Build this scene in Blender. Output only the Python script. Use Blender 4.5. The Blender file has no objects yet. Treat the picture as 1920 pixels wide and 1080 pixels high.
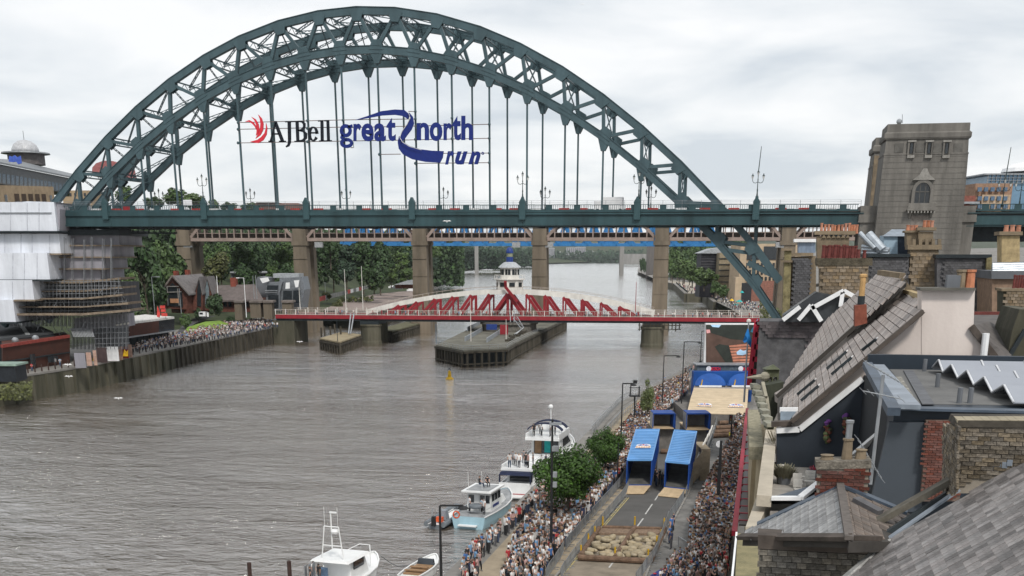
import bpy,bmesh,math,random
import numpy as np
from mathutils import Vector,Matrix
random.seed(7)
rnd = random.Random(11)
scene = bpy.context.scene
COL = scene.collection

# ---------------------------------------------------------------- camera
F_PX,PPY,YAW,PIT = 2143.11,1180.0,math.radians(-11.787),math.radians(18.1396)
CAM = Vector((75.08,-232.82,27.0))
FH = Vector((math.sin(YAW),math.cos(YAW),0))
RT = Vector((math.cos(YAW),-math.sin(YAW),0))
UZ = Vector((0,0,1))
FWD = FH * math.cos(PIT) - UZ * math.sin(PIT)
UPV = UZ * math.cos(PIT) + FH * math.sin(PIT)
cd = bpy.data.cameras.new('camera')
cam = bpy.data.objects.new('camera',cd)
COL.objects.link(cam)
cam.matrix_world = Matrix(((RT.x,UPV.x,-FWD.x,CAM.x),(RT.y,UPV.y,-FWD.y,CAM.y),
      (RT.z,UPV.z,-FWD.z,CAM.z),(0,0,0,1)))
cd.sensor_width = 36
cd.lens = 36 * F_PX / 1920
cd.shift_y = (PPY - 540) / 1920
cd.clip_start = 0.5
cd.clip_end = 20000
scene.camera = cam

# ---------------------------------------------------------------- world, sun, exposure
SUN_EL,SUN_AZ = math.radians(48),math.radians(150)
world = bpy.data.worlds.new('World')
scene.world = world
world.use_nodes = True
wn = world.node_tree
wn.nodes.clear()
def wnode(t,**k):
 n = wn.nodes.new(t)
 for a,b in k.items(): setattr(n,a,b)
 return n
sky = wnode('ShaderNodeTexSky',sky_type='NISHITA')
sky.sun_disc = False
sky.sun_elevation = SUN_EL
sky.sun_rotation = SUN_AZ
bg1 = wnode('ShaderNodeBackground');bg1.inputs[1].default_value = 0.12
wn.links.new(sky.outputs[0],bg1.inputs[0])
tc = wnode('ShaderNodeTexCoord')
sep = wnode('ShaderNodeSeparateXYZ');wn.links.new(tc.outputs['Generated'],sep.inputs[0])
# cloud layer seen in perspective: direction / (z + c)
zc = wnode('ShaderNodeMath',operation='ADD');zc.inputs[1].default_value = 0.16
zm = wnode('ShaderNodeMath',operation='MAXIMUM');zm.inputs[1].default_value = 0.0
wn.links.new(sep.outputs[2],zm.inputs[0]);wn.links.new(zm.outputs[0],zc.inputs[0])
dx = wnode('ShaderNodeMath',operation='DIVIDE');wn.links.new(sep.outputs[0],dx.inputs[0]);wn.links.new(zc.outputs[0],dx.inputs[1])
dy = wnode('ShaderNodeMath',operation='DIVIDE');wn.links.new(sep.outputs[1],dy.inputs[0]);wn.links.new(zc.outputs[0],dy.inputs[1])
cmb = wnode('ShaderNodeCombineXYZ');wn.links.new(dx.outputs[0],cmb.inputs[0]);wn.links.new(dy.outputs[0],cmb.inputs[1])
n1 = wnode('ShaderNodeTexNoise');n1.inputs['Scale'].default_value = 1.25;n1.inputs['Detail'].default_value = 7;n1.inputs['Roughness'].default_value = 0.5
n1.inputs['Distortion'].default_value = 0.35
wn.links.new(cmb.outputs[0],n1.inputs['Vector'])
cr = wnode('ShaderNodeValToRGB')
e = cr.color_ramp.elements
e[0].position = 0.37;e[0].color = (0.615,0.662,0.712,1)
e[1].position = 0.60;e[1].color = (0.925,0.928,0.93,1)
m_ = cr.color_ramp.elements.new(0.48);m_.color = (0.785,0.812,0.835,1)
wn.links.new(n1.outputs['Fac'],cr.inputs[0])
bg2 = wnode('ShaderNodeBackground');bg2.inputs[1].default_value = 1.05
wn.links.new(cr.outputs[0],bg2.inputs[0])
mx = wnode('ShaderNodeMixShader');mx.inputs[0].default_value = 0.93
wn.links.new(bg1.outputs[0],mx.inputs[1]);wn.links.new(bg2.outputs[0],mx.inputs[2])
wo = wnode('ShaderNodeOutputWorld');wn.links.new(mx.outputs[0],wo.inputs[0])
sd = bpy.data.lights.new('sun','SUN');sd.energy = 2.4;sd.angle = math.radians(10);sd.color = (1.0,0.95,0.88)
so = bpy.data.objects.new('sun',sd);COL.objects.link(so)
sdir = Vector((math.sin(SUN_AZ) * math.cos(SUN_EL),math.cos(SUN_AZ) * math.cos(SUN_EL),math.sin(SUN_EL)))
so.rotation_euler = sdir.to_track_quat('Z','Y').to_euler()
so.location = (0,0,200)
scene.view_settings.view_transform = 'Standard'
scene.view_settings.look = 'None'
scene.view_settings.exposure = 0.10
scene.view_settings.gamma = 1
scene.view_settings.use_curve_mapping = False

# ---------------------------------------------------------------- surveying: rays onto real planes
def ray(x,y): return FWD + RT * ((x - 960) / F_PX) - UPV * ((y - PPY) / F_PX)
def gz(x,y,z=0.0):
 d = ray(x,y);return CAM + d * ((z - CAM.z) / d.z)
def gy(x,y,Y):
 d = ray(x,y);return CAM + d * ((Y - CAM.y) / d.y)
def gd(x,y,D):
 d = ray(x,y);return CAM + d * (D / d.dot(FH))
def gpl(x,y,p,n):
 d = ray(x,y);return CAM + d * ((p - CAM).dot(n) / d.dot(n))

# ---------------------------------------------------------------- materials
MATS = {}
def mat(name,rgb,rough=0.7,metal=0.0,var=0.18,scale=1.5,bump=0.0,bscale=20.0,rand=0.0,rgb2=None,spec=0.28,streak=False):
 if name in MATS: return MATS[name]
 m = bpy.data.materials.new(name);m.use_nodes = True
 nt = m.node_tree;L = nt.links;b = nt.nodes['Principled BSDF']
 b.inputs['Roughness'].default_value = rough;b.inputs['Metallic'].default_value = metal
 b.inputs['Specular IOR Level'].default_value = spec
 t = nt.nodes.new('ShaderNodeTexCoord')
 src = t.outputs['Object']
 if streak:
  mp = nt.nodes.new('ShaderNodeMapping');mp.inputs['Scale'].default_value = (1,1,0.15);L.new(src,mp.inputs[0]);src2 = mp.outputs[0]
 else: src2 = src
 n = nt.nodes.new('ShaderNodeTexNoise');n.inputs['Scale'].default_value = scale;n.inputs['Detail'].default_value = 6;n.inputs['Roughness'].default_value = 0.65
 L.new(src2,n.inputs['Vector'])
 mr = nt.nodes.new('ShaderNodeMapRange');mr.inputs[1].default_value = 0.3;mr.inputs[2].default_value = 0.7
 L.new(n.outputs['Fac'],mr.inputs[0])
 mixc = nt.nodes.new('ShaderNodeMix');mixc.data_type = 'RGBA'
 a = rgb;c2 = rgb2 if rgb2 else tuple(max(0,v * (1 - 2 * var)) for v in rgb)
 a1 = rgb if rgb2 else tuple(min(1,v * (1 + var)) for v in rgb)
 mixc.inputs[6].default_value = (*c2,1);mixc.inputs[7].default_value = (*a1,1)
 L.new(mr.outputs[0],mixc.inputs[0])
 out = mixc.outputs[2]
 if rand:
  oi = nt.nodes.new('ShaderNodeObjectInfo');ge = nt.nodes.new('ShaderNodeNewGeometry')
  ad = nt.nodes.new('ShaderNodeMath');ad.operation = 'ADD';L.new(oi.outputs['Random'],ad.inputs[0]);L.new(ge.outputs['Random Per Island'],ad.inputs[1])
  fr = nt.nodes.new('ShaderNodeMath');fr.operation = 'FRACT';L.new(ad.outputs[0],fr.inputs[0])
  m2 = nt.nodes.new('ShaderNodeMath');m2.operation = 'MULTIPLY';m2.inputs[1].default_value = 7.31;L.new(ad.outputs[0],m2.inputs[0])
  f2 = nt.nodes.new('ShaderNodeMath');f2.operation = 'FRACT';L.new(m2.outputs[0],f2.inputs[0])
  hs = nt.nodes.new('ShaderNodeHueSaturation')
  r1 = nt.nodes.new('ShaderNodeMapRange');r1.inputs[3].default_value = 1 - rand;r1.inputs[4].default_value = 1 + rand;L.new(fr.outputs[0],r1.inputs[0]);L.new(r1.outputs[0],hs.inputs['Value'])
  r2 = nt.nodes.new('ShaderNodeMapRange');r2.inputs[3].default_value = max(0,1 - rand * .9);r2.inputs[4].default_value = 1 + rand * .35;L.new(f2.outputs[0],r2.inputs[0]);L.new(r2.outputs[0],hs.inputs['Saturation'])
  L.new(out,hs.inputs['Color']);out = hs.outputs[0]
 L.new(out,b.inputs['Base Color'])
 if bump:
  nb = nt.nodes.new('ShaderNodeTexNoise');nb.inputs['Scale'].default_value = bscale;nb.inputs['Detail'].default_value = 4
  L.new(src,nb.inputs['Vector'])
  bp = nt.nodes.new('ShaderNodeBump');bp.inputs['Strength'].default_value = bump;bp.inputs['Distance'].default_value = 0.1
  L.new(nb.outputs['Fac'],bp.inputs['Height']);L.new(bp.outputs[0],b.inputs['Normal'])
 MATS[name] = m
 return m

# ---------------------------------------------------------------- mesh builder
class B:
 def __init__(s): s.v = [];s.f = [];s.m = []
 def add(s,vs,fs,mi=0):
  o = len(s.v);s.v += [tuple(p) for p in vs];s.f += [tuple(i + o for i in f) for f in fs];s.m += [mi] * len(fs);return s
 def hexa(s,p,mi=0):   # p: 8 points, bottom ring 0-3, top ring 4-7
  return s.add(p,[(3,2,1,0),(4,5,6,7),(0,1,5,4),(1,2,6,5),(2,3,7,6),(3,0,4,7)],mi)
 def box(s,x0,x1,y0,y1,z0,z1,mi=0):
  return s.hexa([(x0,y0,z0),(x1,y0,z0),(x1,y1,z0),(x0,y1,z0),(x0,y0,z1),(x1,y0,z1),(x1,y1,z1),(x0,y1,z1)],mi)
 def obox(s,c,u,v,w,mi=0):   # centre and three half-extent vectors
  c,u,v,w = Vector(c),Vector(u),Vector(v),Vector(w)
  return s.hexa([c - u - v - w,c + u - v - w,c + u + v - w,c - u + v - w,c - u - v + w,c + u - v + w,c + u + v + w,c - u + v + w],mi)
 def beam(s,a,b,w,h,up=(0,0,1),mi=0):
  a,b = Vector(a),Vector(b);d = (b - a);L = d.length
  if L < 1e-6: return s
  d /= L;up = Vector(up)
  sd = d.cross(up)
  if sd.length < 1e-4: sd = d.cross(Vector((1,0,0)))
  sd.normalize();u2 = sd.cross(d)
  return s.obox((a + b) / 2,d * L / 2,sd * w / 2,u2 * h / 2,mi)
 def tube(s,a,b,r,n=6,r2=None,mi=0):
  a,b = Vector(a),Vector(b);d = (b - a)
  if d.length < 1e-6: return s
  d.normalize();r2 = r if r2 is None else r2
  x = d.cross(Vector((0,0,1)))
  if x.length < 1e-4: x = Vector((1,0,0))
  x.normalize();y = d.cross(x)
  ps = []
  for c,rr in ((a,r),(b,r2)):
   for i in range(n):
    t = 2 * math.pi * i / n;ps.append(c + x * math.cos(t) * rr + y * math.sin(t) * rr)
  fs = [(i,(i + 1) % n,n + (i + 1) % n,n + i) for i in range(n)] + [tuple(range(n - 1,-1,-1)),tuple(range(n,2 * n))]
  return s.add(ps,fs,mi)
 def poly(s,pts,r,n=5,mi=0):
  for a,b in zip(pts[:-1],pts[1:]): s.tube(a,b,r,n,None,mi)
  return s
 def lathe(s,c,prof,n=10,mi=0):
  c = Vector(c);ps = [];k = len(prof)
  for r,z in prof:
   for i in range(n):
    t = 2 * math.pi * i / n;ps.append((c.x + r * math.cos(t),c.y + r * math.sin(t),c.z + z))
  fs = []
  for j in range(k - 1):
   for i in range(n): fs.append((j * n + i,j * n + (i + 1) % n,(j + 1) * n + (i + 1) % n,(j + 1) * n + i))
  fs += [tuple(range(n - 1,-1,-1)),tuple(range((k - 1) * n,k * n))]
  return s.add(ps,fs,mi)
 def prism(s,pts,ext,mi=0):     # polygon extruded by vector ext
  pts = [Vector(p) for p in pts];ext = Vector(ext);n = len(pts)
  return s.add(pts + [p + ext for p in pts],[tuple(range(n)),tuple(range(2 * n - 1,n - 1,-1))] + [(i,i + n,(i + 1) % n + n,(i + 1) % n) for i in range(n)],mi)
 def sph(s,c,r,n=8,k=5,sz=1.0,mi=0):
  return s.lathe((c[0],c[1],c[2]),[(max(.001,r * math.sin(math.pi * j / k)),-r * sz * math.cos(math.pi * j / k)) for j in range(k + 1)],n,mi)
 def mesh(s,name,mats,origin=(0,0,0),smooth=False):
  me = bpy.data.meshes.new(name);o = Vector(origin)
  vs = np.array(s.v,dtype=float).reshape(-1,3) - np.array(o)
  me.from_pydata(vs.tolist(),[],s.f)
  if not isinstance(mats,(list,tuple)): mats = [mats]
  for m in mats: me.materials.append(m)
  if len(mats) > 1: me.polygons.foreach_set('material_index',s.m)
  me.update()
  bm = bmesh.new();bm.from_mesh(me);bmesh.ops.recalc_face_normals(bm,faces=bm.faces)
  bm.to_mesh(me);bm.free()
  if smooth: me.polygons.foreach_set('use_smooth',[True] * len(me.polygons))
  return me
 def build(s,name,mats,parent=None,smooth=False,origin=None,**props):
  if not s.v: return None
  org = Vector(origin) if origin is not None else Vector((0,0,0))
  if parent is not None:
   r = parent;org = Vector(parent['_org']) if '_org' in parent else org
  me = s.mesh(name,mats,org,smooth)
  o = bpy.data.objects.new(name,me);COL.objects.link(o)
  if parent is not None: o.parent = parent;o['_org'] = list(org)
  else: o.location = org;o['_org'] = list(org)
  for k,v in props.items(): o[k] = v
  return o

def thing(name,label,cat,loc=(0,0,0),group=None):
 o = bpy.data.objects.new(name,None);COL.objects.link(o);o.empty_display_size = 0.5
 o.location = Vector(loc);o['_org'] = list(Vector(loc));o['label'] = label;o['category'] = cat
 if group: o['group'] = group
 return o
def tag(o,label,cat,group=None):
 o['label'] = label;o['category'] = cat
 if group: o['group'] = group
 return o
def struct(o): o['kind'] = 'structure';return o
def stuff(o): o['kind'] = 'stuff';return o
def inst(name,me,parent,loc,rot=None,mw=None):
 o = bpy.data.objects.new(name,me);COL.objects.link(o)
 if parent is not None: o.parent = parent
 if mw is not None:
  org = Vector(parent['_org']) if parent is not None else Vector((0,0,0))
  o.matrix_local = Matrix.Translation(-org) @ mw
 else:
  o.location = Vector(loc) - (Vector(parent['_org']) if parent is not None else Vector((0,0,0)))
  if rot: o.rotation_euler = rot
 return o
def kids(o,table): return table.get(o.name,[])
def dup(root,loc,rotz=None,label=None,group=None,scale=None):
 r = root.copy();COL.objects.link(r);r.location = Vector(loc)
 if rotz is not None: r.rotation_euler = (0,0,rotz)
 if scale: r.scale = (scale,) * 3 if not isinstance(scale,(tuple,list)) else scale
 if label: r['label'] = label
 if group: r['group'] = group
 for ch in list(root.children):
  c = ch.copy();COL.objects.link(c);c.parent = r
  for g in list(ch.children):
   d = g.copy();COL.objects.link(d);d.parent = c
 return r

def glyph_mesh(ch,shear=0.0,bold=0.0):
 cu = bpy.data.curves.new('glyph','FONT');cu.body = ch;cu.shear = shear;cu.offset = bold;cu.resolution_u = 4
 ob = bpy.data.objects.new('glyph',cu);COL.objects.link(ob)
 dg = bpy.context.evaluated_depsgraph_get();me = bpy.data.meshes.new_from_object(ob.evaluated_get(dg))
 vs = [tuple(v.co) for v in me.vertices];fs = [tuple(p.vertices) for p in me.polygons]
 bpy.data.objects.remove(ob);bpy.data.curves.remove(cu);bpy.data.meshes.remove(me)
 return vs,fs
def glyph_to(bd,ch,P00,ex,ey,ext,shear=0.0,bold=0.0,mi=0):
 """fit glyph's box to origin P00 (lower left) with edge vectors ex, ey, thickness ext"""
 vs,fs = glyph_mesh(ch,shear,bold)
 if not vs: return
 a = np.array(vs);x0,x1 = a[:,0].min(),a[:,0].max();y0,y1 = a[:,1].min(),a[:,1].max()
 P00,ex,ey,ext = Vector(P00),Vector(ex),Vector(ey),Vector(ext)
 q = [P00 + ex * ((v[0] - x0) / (x1 - x0)) + ey * ((v[1] - y0) / (y1 - y0)) for v in vs]
 n = len(q);ed = {}
 for f in fs:
  for i in range(len(f)):
   k = (f[i],f[(i + 1) % len(f)]);ed[k] = 1
 side = [(a_,b_,b_ + n,a_ + n) for (a_,b_) in ed if (b_,a_) not in ed]
 bd.add(q + [p + ext for p in q],fs + [tuple(i + n for i in reversed(f)) for f in fs] + side,mi)
def stroke(bd,pts,ws,ext,mi=0,close=False):
 """ribbon polygon along 3D pts (in a plane with normal ext) with widths ws"""
 pts = [Vector(p) for p in pts];ext = Vector(ext);n = ext.normalized();L = [];R_ = []
 k = len(pts)
 for i in range(k):
  a = pts[max(0,i - 1)] if not close else pts[(i - 1) % k];b = pts[min(k - 1,i + 1)] if not close else pts[(i + 1) % k]
  s_ = (b - a).cross(n).normalized() * (ws[i] / 2 if isinstance(ws,(list,tuple)) else ws / 2)
  L.append(pts[i] + s_);R_.append(pts[i] - s_)
 rng = range(k if close else k - 1)
 for i in rng:
  j = (i + 1) % k
  bd.hexa([L[i],L[j],R_[j],R_[i],L[i] + ext,L[j] + ext,R_[j] + ext,R_[i] + ext],mi)
# ================================================================ river
def water_mat():
 m = bpy.data.materials.new('river_water');m.use_nodes = True;nt = m.node_tree;L = nt.links;b = nt.nodes['Principled BSDF']
 b.inputs['Base Color'].default_value = (.20,.175,.15,1);b.inputs['Roughness'].default_value = .06;b.inputs['IOR'].default_value = 3.0
 g = nt.nodes.new('ShaderNodeNewGeometry')
 def noise(sx,sy,det,ro=.6,dist=0.0):
  mp = nt.nodes.new('ShaderNodeMapping');mp.inputs['Scale'].default_value = (sx,sy,1);mp.inputs['Rotation'].default_value = (0,0,.2);L.new(g.outputs['Position'],mp.inputs[0])
  n = nt.nodes.new('ShaderNodeTexNoise');n.inputs['Scale'].default_value = 1;n.inputs['Detail'].default_value = det;n.inputs['Roughness'].default_value = ro;n.inputs['Distortion'].default_value = dist
  L.new(mp.outputs[0],n.inputs['Vector']);return n.outputs['Fac']
 def math_(op,a,b_):
  n = nt.nodes.new('ShaderNodeMath');n.operation = op
  for i,q in enumerate((a,b_)):
   if isinstance(q,(int,float)): n.inputs[i].default_value = q
   else: L.new(q,n.inputs[i])
  return n.outputs[0]
 main = noise(.52,.86,4,.6,1.0)
 fine = noise(1.9,3.4,3,.6,.4)
 swell = noise(.07,.16,3,.5,.8)
 big = noise(.016,.03,4,.6,1.4)
 mr = nt.nodes.new('ShaderNodeMapRange');mr.inputs[1].default_value = .36;mr.inputs[2].default_value = .62;mr.inputs[3].default_value = .3;mr.inputs[4].default_value = 1.5;L.new(big,mr.inputs[0])
 calm = nt.nodes.new('ShaderNodeMapRange');calm.inputs[1].default_value = -40;calm.inputs[2].default_value = 260;calm.inputs[3].default_value = 1.0;calm.inputs[4].default_value = .38;sx = nt.nodes.new('ShaderNodeSeparateXYZ');L.new(g.outputs['Position'],sx.inputs[0]);L.new(sx.outputs[1],calm.inputs[0])
 h = math_('ADD',math_('MULTIPLY',math_('MULTIPLY',main,mr.outputs[0]),.62),math_('ADD',math_('MULTIPLY',fine,.07),math_('MULTIPLY',swell,.75)))
 silt = noise(.011,.017,5,.6,1.5);cr_ = nt.nodes.new('ShaderNodeValToRGB');ce = cr_.color_ramp.elements;ce[0].position = .36;ce[0].color = (.115,.086,.060,1);ce[1].position = .56;ce[1].color = (.165,.138,.108,1);L.new(silt,cr_.inputs[0]);L.new(cr_.outputs[0],b.inputs['Base Color'])
 bp = nt.nodes.new('ShaderNodeBump');bp.inputs['Strength'].default_value = 1.0;bp.inputs['Distance'].default_value = 1.0
 L.new(math_('MULTIPLY',h,calm.outputs[0]),bp.inputs['Height']);L.new(bp.outputs[0],b.inputs['Normal']);L.new(bp.outputs[0],b.inputs['Coat Normal']);b.inputs['Coat Weight'].default_value = 1;b.inputs['Coat IOR'].default_value = 2.2;b.inputs['Coat Roughness'].default_value = .13
 return m
bb = B();bb.add([(-6000,-600,0),(3000,-600,0),(3000,9000,0),(-6000,9000,0)],[(0,1,2,3)])
struct(bb.build('river_water',water_mat()))
_w = bpy.data.objects['river_water']
if _w.data.polygons[0].normal.z < 0: _w.data.flip_normals()
# ================================================================ steel arch bridge
TEAL = mat('teal_paint',(0.058,0.098,0.113),0.45,0,0.16,0.35,0.05,6,streak=True)
TEAL2 = mat('teal_paint_deck',(0.034,0.073,0.082),0.45,0,0.22,0.3,0.05,6,streak=True)
DARKST = mat('dark_steel',(0.022,0.03,0.035),0.6)
ASPH = mat('asphalt',(0.075,0.075,0.078),0.85,0,0.15,0.6,0.2,30)
PN = 7.36;XC = -3.68;TW = 16.5
def LZ(d): return 64.5 - 0.00716 * d * d
def UZt(d): return 71.2 - 0.00718 * d * d
UD = [0,7.7,15.9,24.3,32.0,40.0,47.7,55.1,62.5,69.9,77.0]
LD = [(k + .5) * PN for k in range(11)]
arch = thing('arch_bridge','tall teal steel arch bridge spanning the river with hangers and lattice truss','bridge',(XC,8,12))
def node(d,up,Y):
 return Vector((XC + d,Y,UZt(abs(d)) if up else LZ(abs(d))))
for Y in (0.0,TW):
 for sg in (1,-1):
  # chords, one part for each straight length
  us = [node(sg * d,1,Y) for d in UD]
  ls = ([node(-PN / 2,0,Y)] if sg == 1 else []) + [node(sg * d,0,Y) for d in LD]
  for a,b in zip(us[:-1],us[1:]):
   bb = B();wv = .004 * (len(arch.children) % 2);bb.beam(a,b + (b - a).normalized() * .12,1.15 + wv,1.25 + wv);bb.beam(a + Vector((0,0,.72)),b + Vector((0,0,.72)),1.45,.1);bb.build('upper_chord',TEAL,arch)
  end = Vector((XC + sg * 84.5,Y,12.2))
  bb = B();bb.beam(us[-1],Vector((XC + sg * 82.2,Y,22.2)),1.2,1.4);bb.beam(Vector((XC + sg * 82.4,Y,22.6)),Vector((XC + sg * 76.0,Y,25.6)),1.0,1.0);bb.build('upper_chord',TEAL,arch)
  ls2 = ls + [end]
  for a,b in zip(ls2[:-1],ls2[1:]):
   bb = B();wv = .004 * (len(arch.children) % 2);bb.beam(a,b + (b - a).normalized() * .12,1.15 + wv,1.3 + wv);bb.beam(a + Vector((0,0,.74)),b + Vector((0,0,.74)),1.45,.1);bb.build('lower_chord',TEAL,arch)
  for j in range(len(UD)):
   U = node(sg * UD[j],1,Y)
   Lj = node(sg * LD[j],0,Y)
   if j or sg == 1:
    pass
   bb = B();bb.beam(U,Lj,.6,.8,(0,1,0));bb.build('web_post',TEAL,arch)
   if j:
    Lk = node(sg * LD[j - 1],0,Y);bb = B();bb.beam(U,Lk,.58,.7,(0,1,0));bb.build('web_diagonal',TEAL,arch)
   for q,s_ in ((U,-1),(Lj,1)):
    if q is U and j == 0 and sg == -1: continue
    t = Vector((1,0,-sg * 0.0144 * (q.x - XC) * sg)).normalized()
    nn = Vector((-t.z,0,t.x)) * s_
    pl = [q - t * 1.45,q + t * 1.45,q + t * .75 + nn * 1.75,q - t * .75 + nn * 1.75]
    bb = B();bb.prism([p + Vector((0,-.66,0)) for p in pl],(0,.1,0));bb.prism([p + Vector((0,.56,0)) for p in pl],(0,.1,0));bb.build('gusset_plate',TEAL,arch)
  for j,d in enumerate(LD):
   q = node(sg * d,0,Y)
   if q.z < 36: continue
   t = Vector((1,0,-sg * 0.0144 * d)).normalized()
   pl = [q - t * 1.5,q + t * 1.5,q + Vector((.42,0,-2.4)),q + Vector((-.42,0,-2.4))]
   bb = B();bb.prism([p + Vector((0,-.5,0)) for p in pl],(0,1.0,0));bb.build('hanger_bracket',TEAL,arch)
   bb = B();bb.beam(q + Vector((0,0,-2)),(q.x,Y,34.6),.33,.3,(0,1,0));bb.build('hanger',TEAL,arch)
# cross bracing between the two trusses
def lattice(a,b,hgt,up,wd=.22,n=8):
 bb = B();a,b,up = Vector(a),Vector(b),Vector(up).normalized() * hgt / 2
 bb.beam(a + up,b + up,wd,wd);bb.beam(a - up,b - up,wd,wd)
 for i in range(n):
  p = a.lerp(b,i / n);q = a.lerp(b,(i + 1) / n);s_ = 1 if i % 2 else -1
  bb.beam(p + up * s_,q - up * s_,.09,.09)
 return bb
for sg in (1,-1):
 for j,d in enumerate(UD[:-1]):
  if j == 0 and sg == -1: continue
  a = node(sg * d,1,.6);b = node(sg * d,1,TW - .6)
  lattice(a,b,1.3,(0,0,1),.24).build('cross_brace',TEAL,arch)
 for j,d in enumerate(LD):
  a = node(sg * d,0,.6);b = node(sg * d,0,TW - .6)
  if abs(a.z - 35) > 3: lattice(a,b,1.1,(0,0,1),.24).build('cross_brace',TEAL,arch)
  if j < 10:
   u = node(sg * UD[j],1,.6);u2 = node(sg * UD[j],1,TW - .6)
   if u.z > 40 and a.z > 36:
    lattice(u.lerp(a,.1),b.lerp(u2,.1),.35,(0,0,1),.1,14).build('sway_brace',TEAL,arch)
    lattice(u2.lerp(b,.1),a.lerp(u,.1),.35,(0,0,1),.1,14).build('sway_brace',TEAL,arch)
 for k in range(9):
  for (arr,up,nm) in ((UD,1,'lateral_brace'),(LD,0,'lateral_brace')):
   a = node(sg * arr[k],up,.5);b = node(sg * arr[k + 1],up,TW - .5);c = node(sg * arr[k],up,TW - .5);e_ = node(sg * arr[k + 1],up,.5)
   mid = (a + b) / 2
   if mid.z < 38: continue
   lattice(a,(node(sg * arr[k + 1],up,TW / 2)),.5,(0,0,1),.15,9).build(nm,TEAL,arch)
   lattice(c,(node(sg * arr[k + 1],up,TW / 2)),.5,(0,0,1),.15,9).build(nm,TEAL,arch)
# deck girders, cornice, roadway
def zr(x): return 36.35 - 0.0062 * x
DX0,DX1 = -72.0,92.6
def deck_side(x0,x1,Y,out,parent):
 bb = B()
 n = 1
 def band(za,zb,o,th):     # follows the gentle fall of the deck
  y0,y1 = sorted((Y + out * o,Y + out * (o - th)))
  dz0,dz1 = zr(x0) - 36.35,zr(x1) - 36.35
  bb.hexa([(x0,y0,za + dz0 * .6),(x1,y0,za + dz1 * .6),(x1,y1,za + dz1 * .6),(x0,y1,za + dz0 * .6),(x0,y0,zb + dz0),(x1,y0,zb + dz1),(x1,y1,zb + dz1),(x0,y1,zb + dz0)])
 band(32.55,34.45,0,.3)
 band(32.4,32.56,.12,.6)
 band(34.45,34.9,.35,.8)
 band(34.9,35.15,.2,.7)
 return bb.build('deck_girder',TEAL2,parent)
YF = -2.9;YB = TW + 2.9
xs = [-72,-58,-36.5,-14.4,7.3,29.2,51,73.0,92.6]
for a,b in zip(xs[:-1],xs[1:]):
 deck_side(a,b - .04,YF,-1,arch);deck_side(a,b - .04,YB,1,arch)
bb = B();bb.hexa([(-90,YF + .35,33.6),(98,YF + .35,33.0),(98,YB - .35,33.0),(-90,YB - .35,33.6),(-90,YF + .35,35.5),(98,YF + .35,34.5),(98,YB - .35,34.5),(-90,YB - .35,35.5)])
bb.build('road_deck',ASPH,arch)
for i in range(22):
 x = XC + (i - 10.5) * PN
 if DX0 < x < DX1:
  bb = B();bb.box(x - .25,x + .25,YF + .3,YB - .3,32.3,33.7);bb.build('cross_girder',DARKST,arch)
bb = B()
for y in (2.5,6,10,14): bb.box(DX0,DX1,y - .2,y + .2,32.5,33.6)
bb.build('stringer',DARKST,arch)
# parapet: panels of 5.45 m made of a solid slab, rails and thin balusters
def parapet_panel():
 bb = B();bb.box(-.62,.62,-.07,.07,0,1.12)
 bb.box(-2.72,2.72,-.12,.12,1.12,1.24);bb.box(-2.72,-.62,-.05,.05,0,.34);bb.box(.62,2.72,-.05,.05,0,.34)
 for s_ in (-1,1):
  for k in range(5):
   x = s_ * (.62 + (k + .6) * .42);bb.box(x - .035,x + .035,-.03,.03,.34,1.12)
 return bb.mesh('parapet_panel',TEAL2)
pm = parapet_panel()
for Y in (YF - .05,YB + .05):
 for i in range(31):
  x = -69.2 + 5.45 * i
  if x > 92: break
  o = inst('parapet_panel',pm,arch,(x,Y,zr(x) - 1.24))
# parapet piers with pointed caps
def ppier():
 bb = B();bb.box(-.62,.62,-.45,.45,-1.5,1.55)
 bb.prism([(-.7,-.5,1.55),(.7,-.5,1.55),(.28,-.5,2.25),(.12,-.5,2.6),(-.12,-.5,2.6),(-.28,-.5,2.25)],(0,1.0,0));
 return bb.mesh('parapet_pier',TEAL2)
ppm = ppier()
PX = []
for px in (198,383,575,773,980,1195,1418):
 x = gy(px,390,YF).x;PX.append(x);inst('parapet_pier',ppm,arch,(x,YF - .1,zr(x) - 1.2))
# suicide-guard wires / barrier mesh above the parapet
bb = B()
for Y in (YF + .6,YB - .6):
 x = -70
 while x < 92:
  bb.tube((x,Y,zr(x) - 1),(x,Y,zr(x) + .75),.035,4);x += 3.6
 for h in (.15,.45,.75): bb.tube((-70,Y,zr(-70) + h),(92,Y,zr(92) + h),.022,4)
bb.build('guard_rail',mat('galvanised',(.42,.44,.46),.4,.7),arch)
# support struts below the deck on the right
for Y in (0,TW):
 bb = B();bb.beam((XC + 77.2,Y,25.5),(XC + 77.2,Y,32.5),.6,.7,(0,1,0));bb.beam((XC + 72,Y,27.9),(XC + 79,Y,27.0),.6,.7);bb.build('strut',TEAL,arch)
 bb = B();bb.beam((88.5,Y,8),(88.5,Y,32.5),.9,1.0,(0,1,0));bb.build('column',TEAL2,arch)
# land span to the right of the stone tower
for a,b in ((110.5,131),(131,152),(152,174)): deck_side(a,b - .04,YF,-1,arch)
for i in range(12):
 x = 113.4 + 5.45 * i;inst('parapet_panel',pm,arch,(x,YF - .05,zr(x) - 1.24))
for x in (137.0,): inst('parapet_pier',ppm,arch,(x,YF - .1,zr(x) - 1.2))
bb = B();bb.hexa([(98,YF + .35,33.0),(175,YF + .35,32.6),(175,YB,32.6),(98,YB,33.0),(98,YF + .35,34.5),(175,YF + .35,34.0),(175,YB,34.0),(98,YB,34.5)]);bb.build('road_deck',ASPH,arch)
for y in (1,8,14):
 bb = B();bb.box(110,175,y,y + .5,29.4,32.5);bb.build('land_girder',DARKST,arch)

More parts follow.
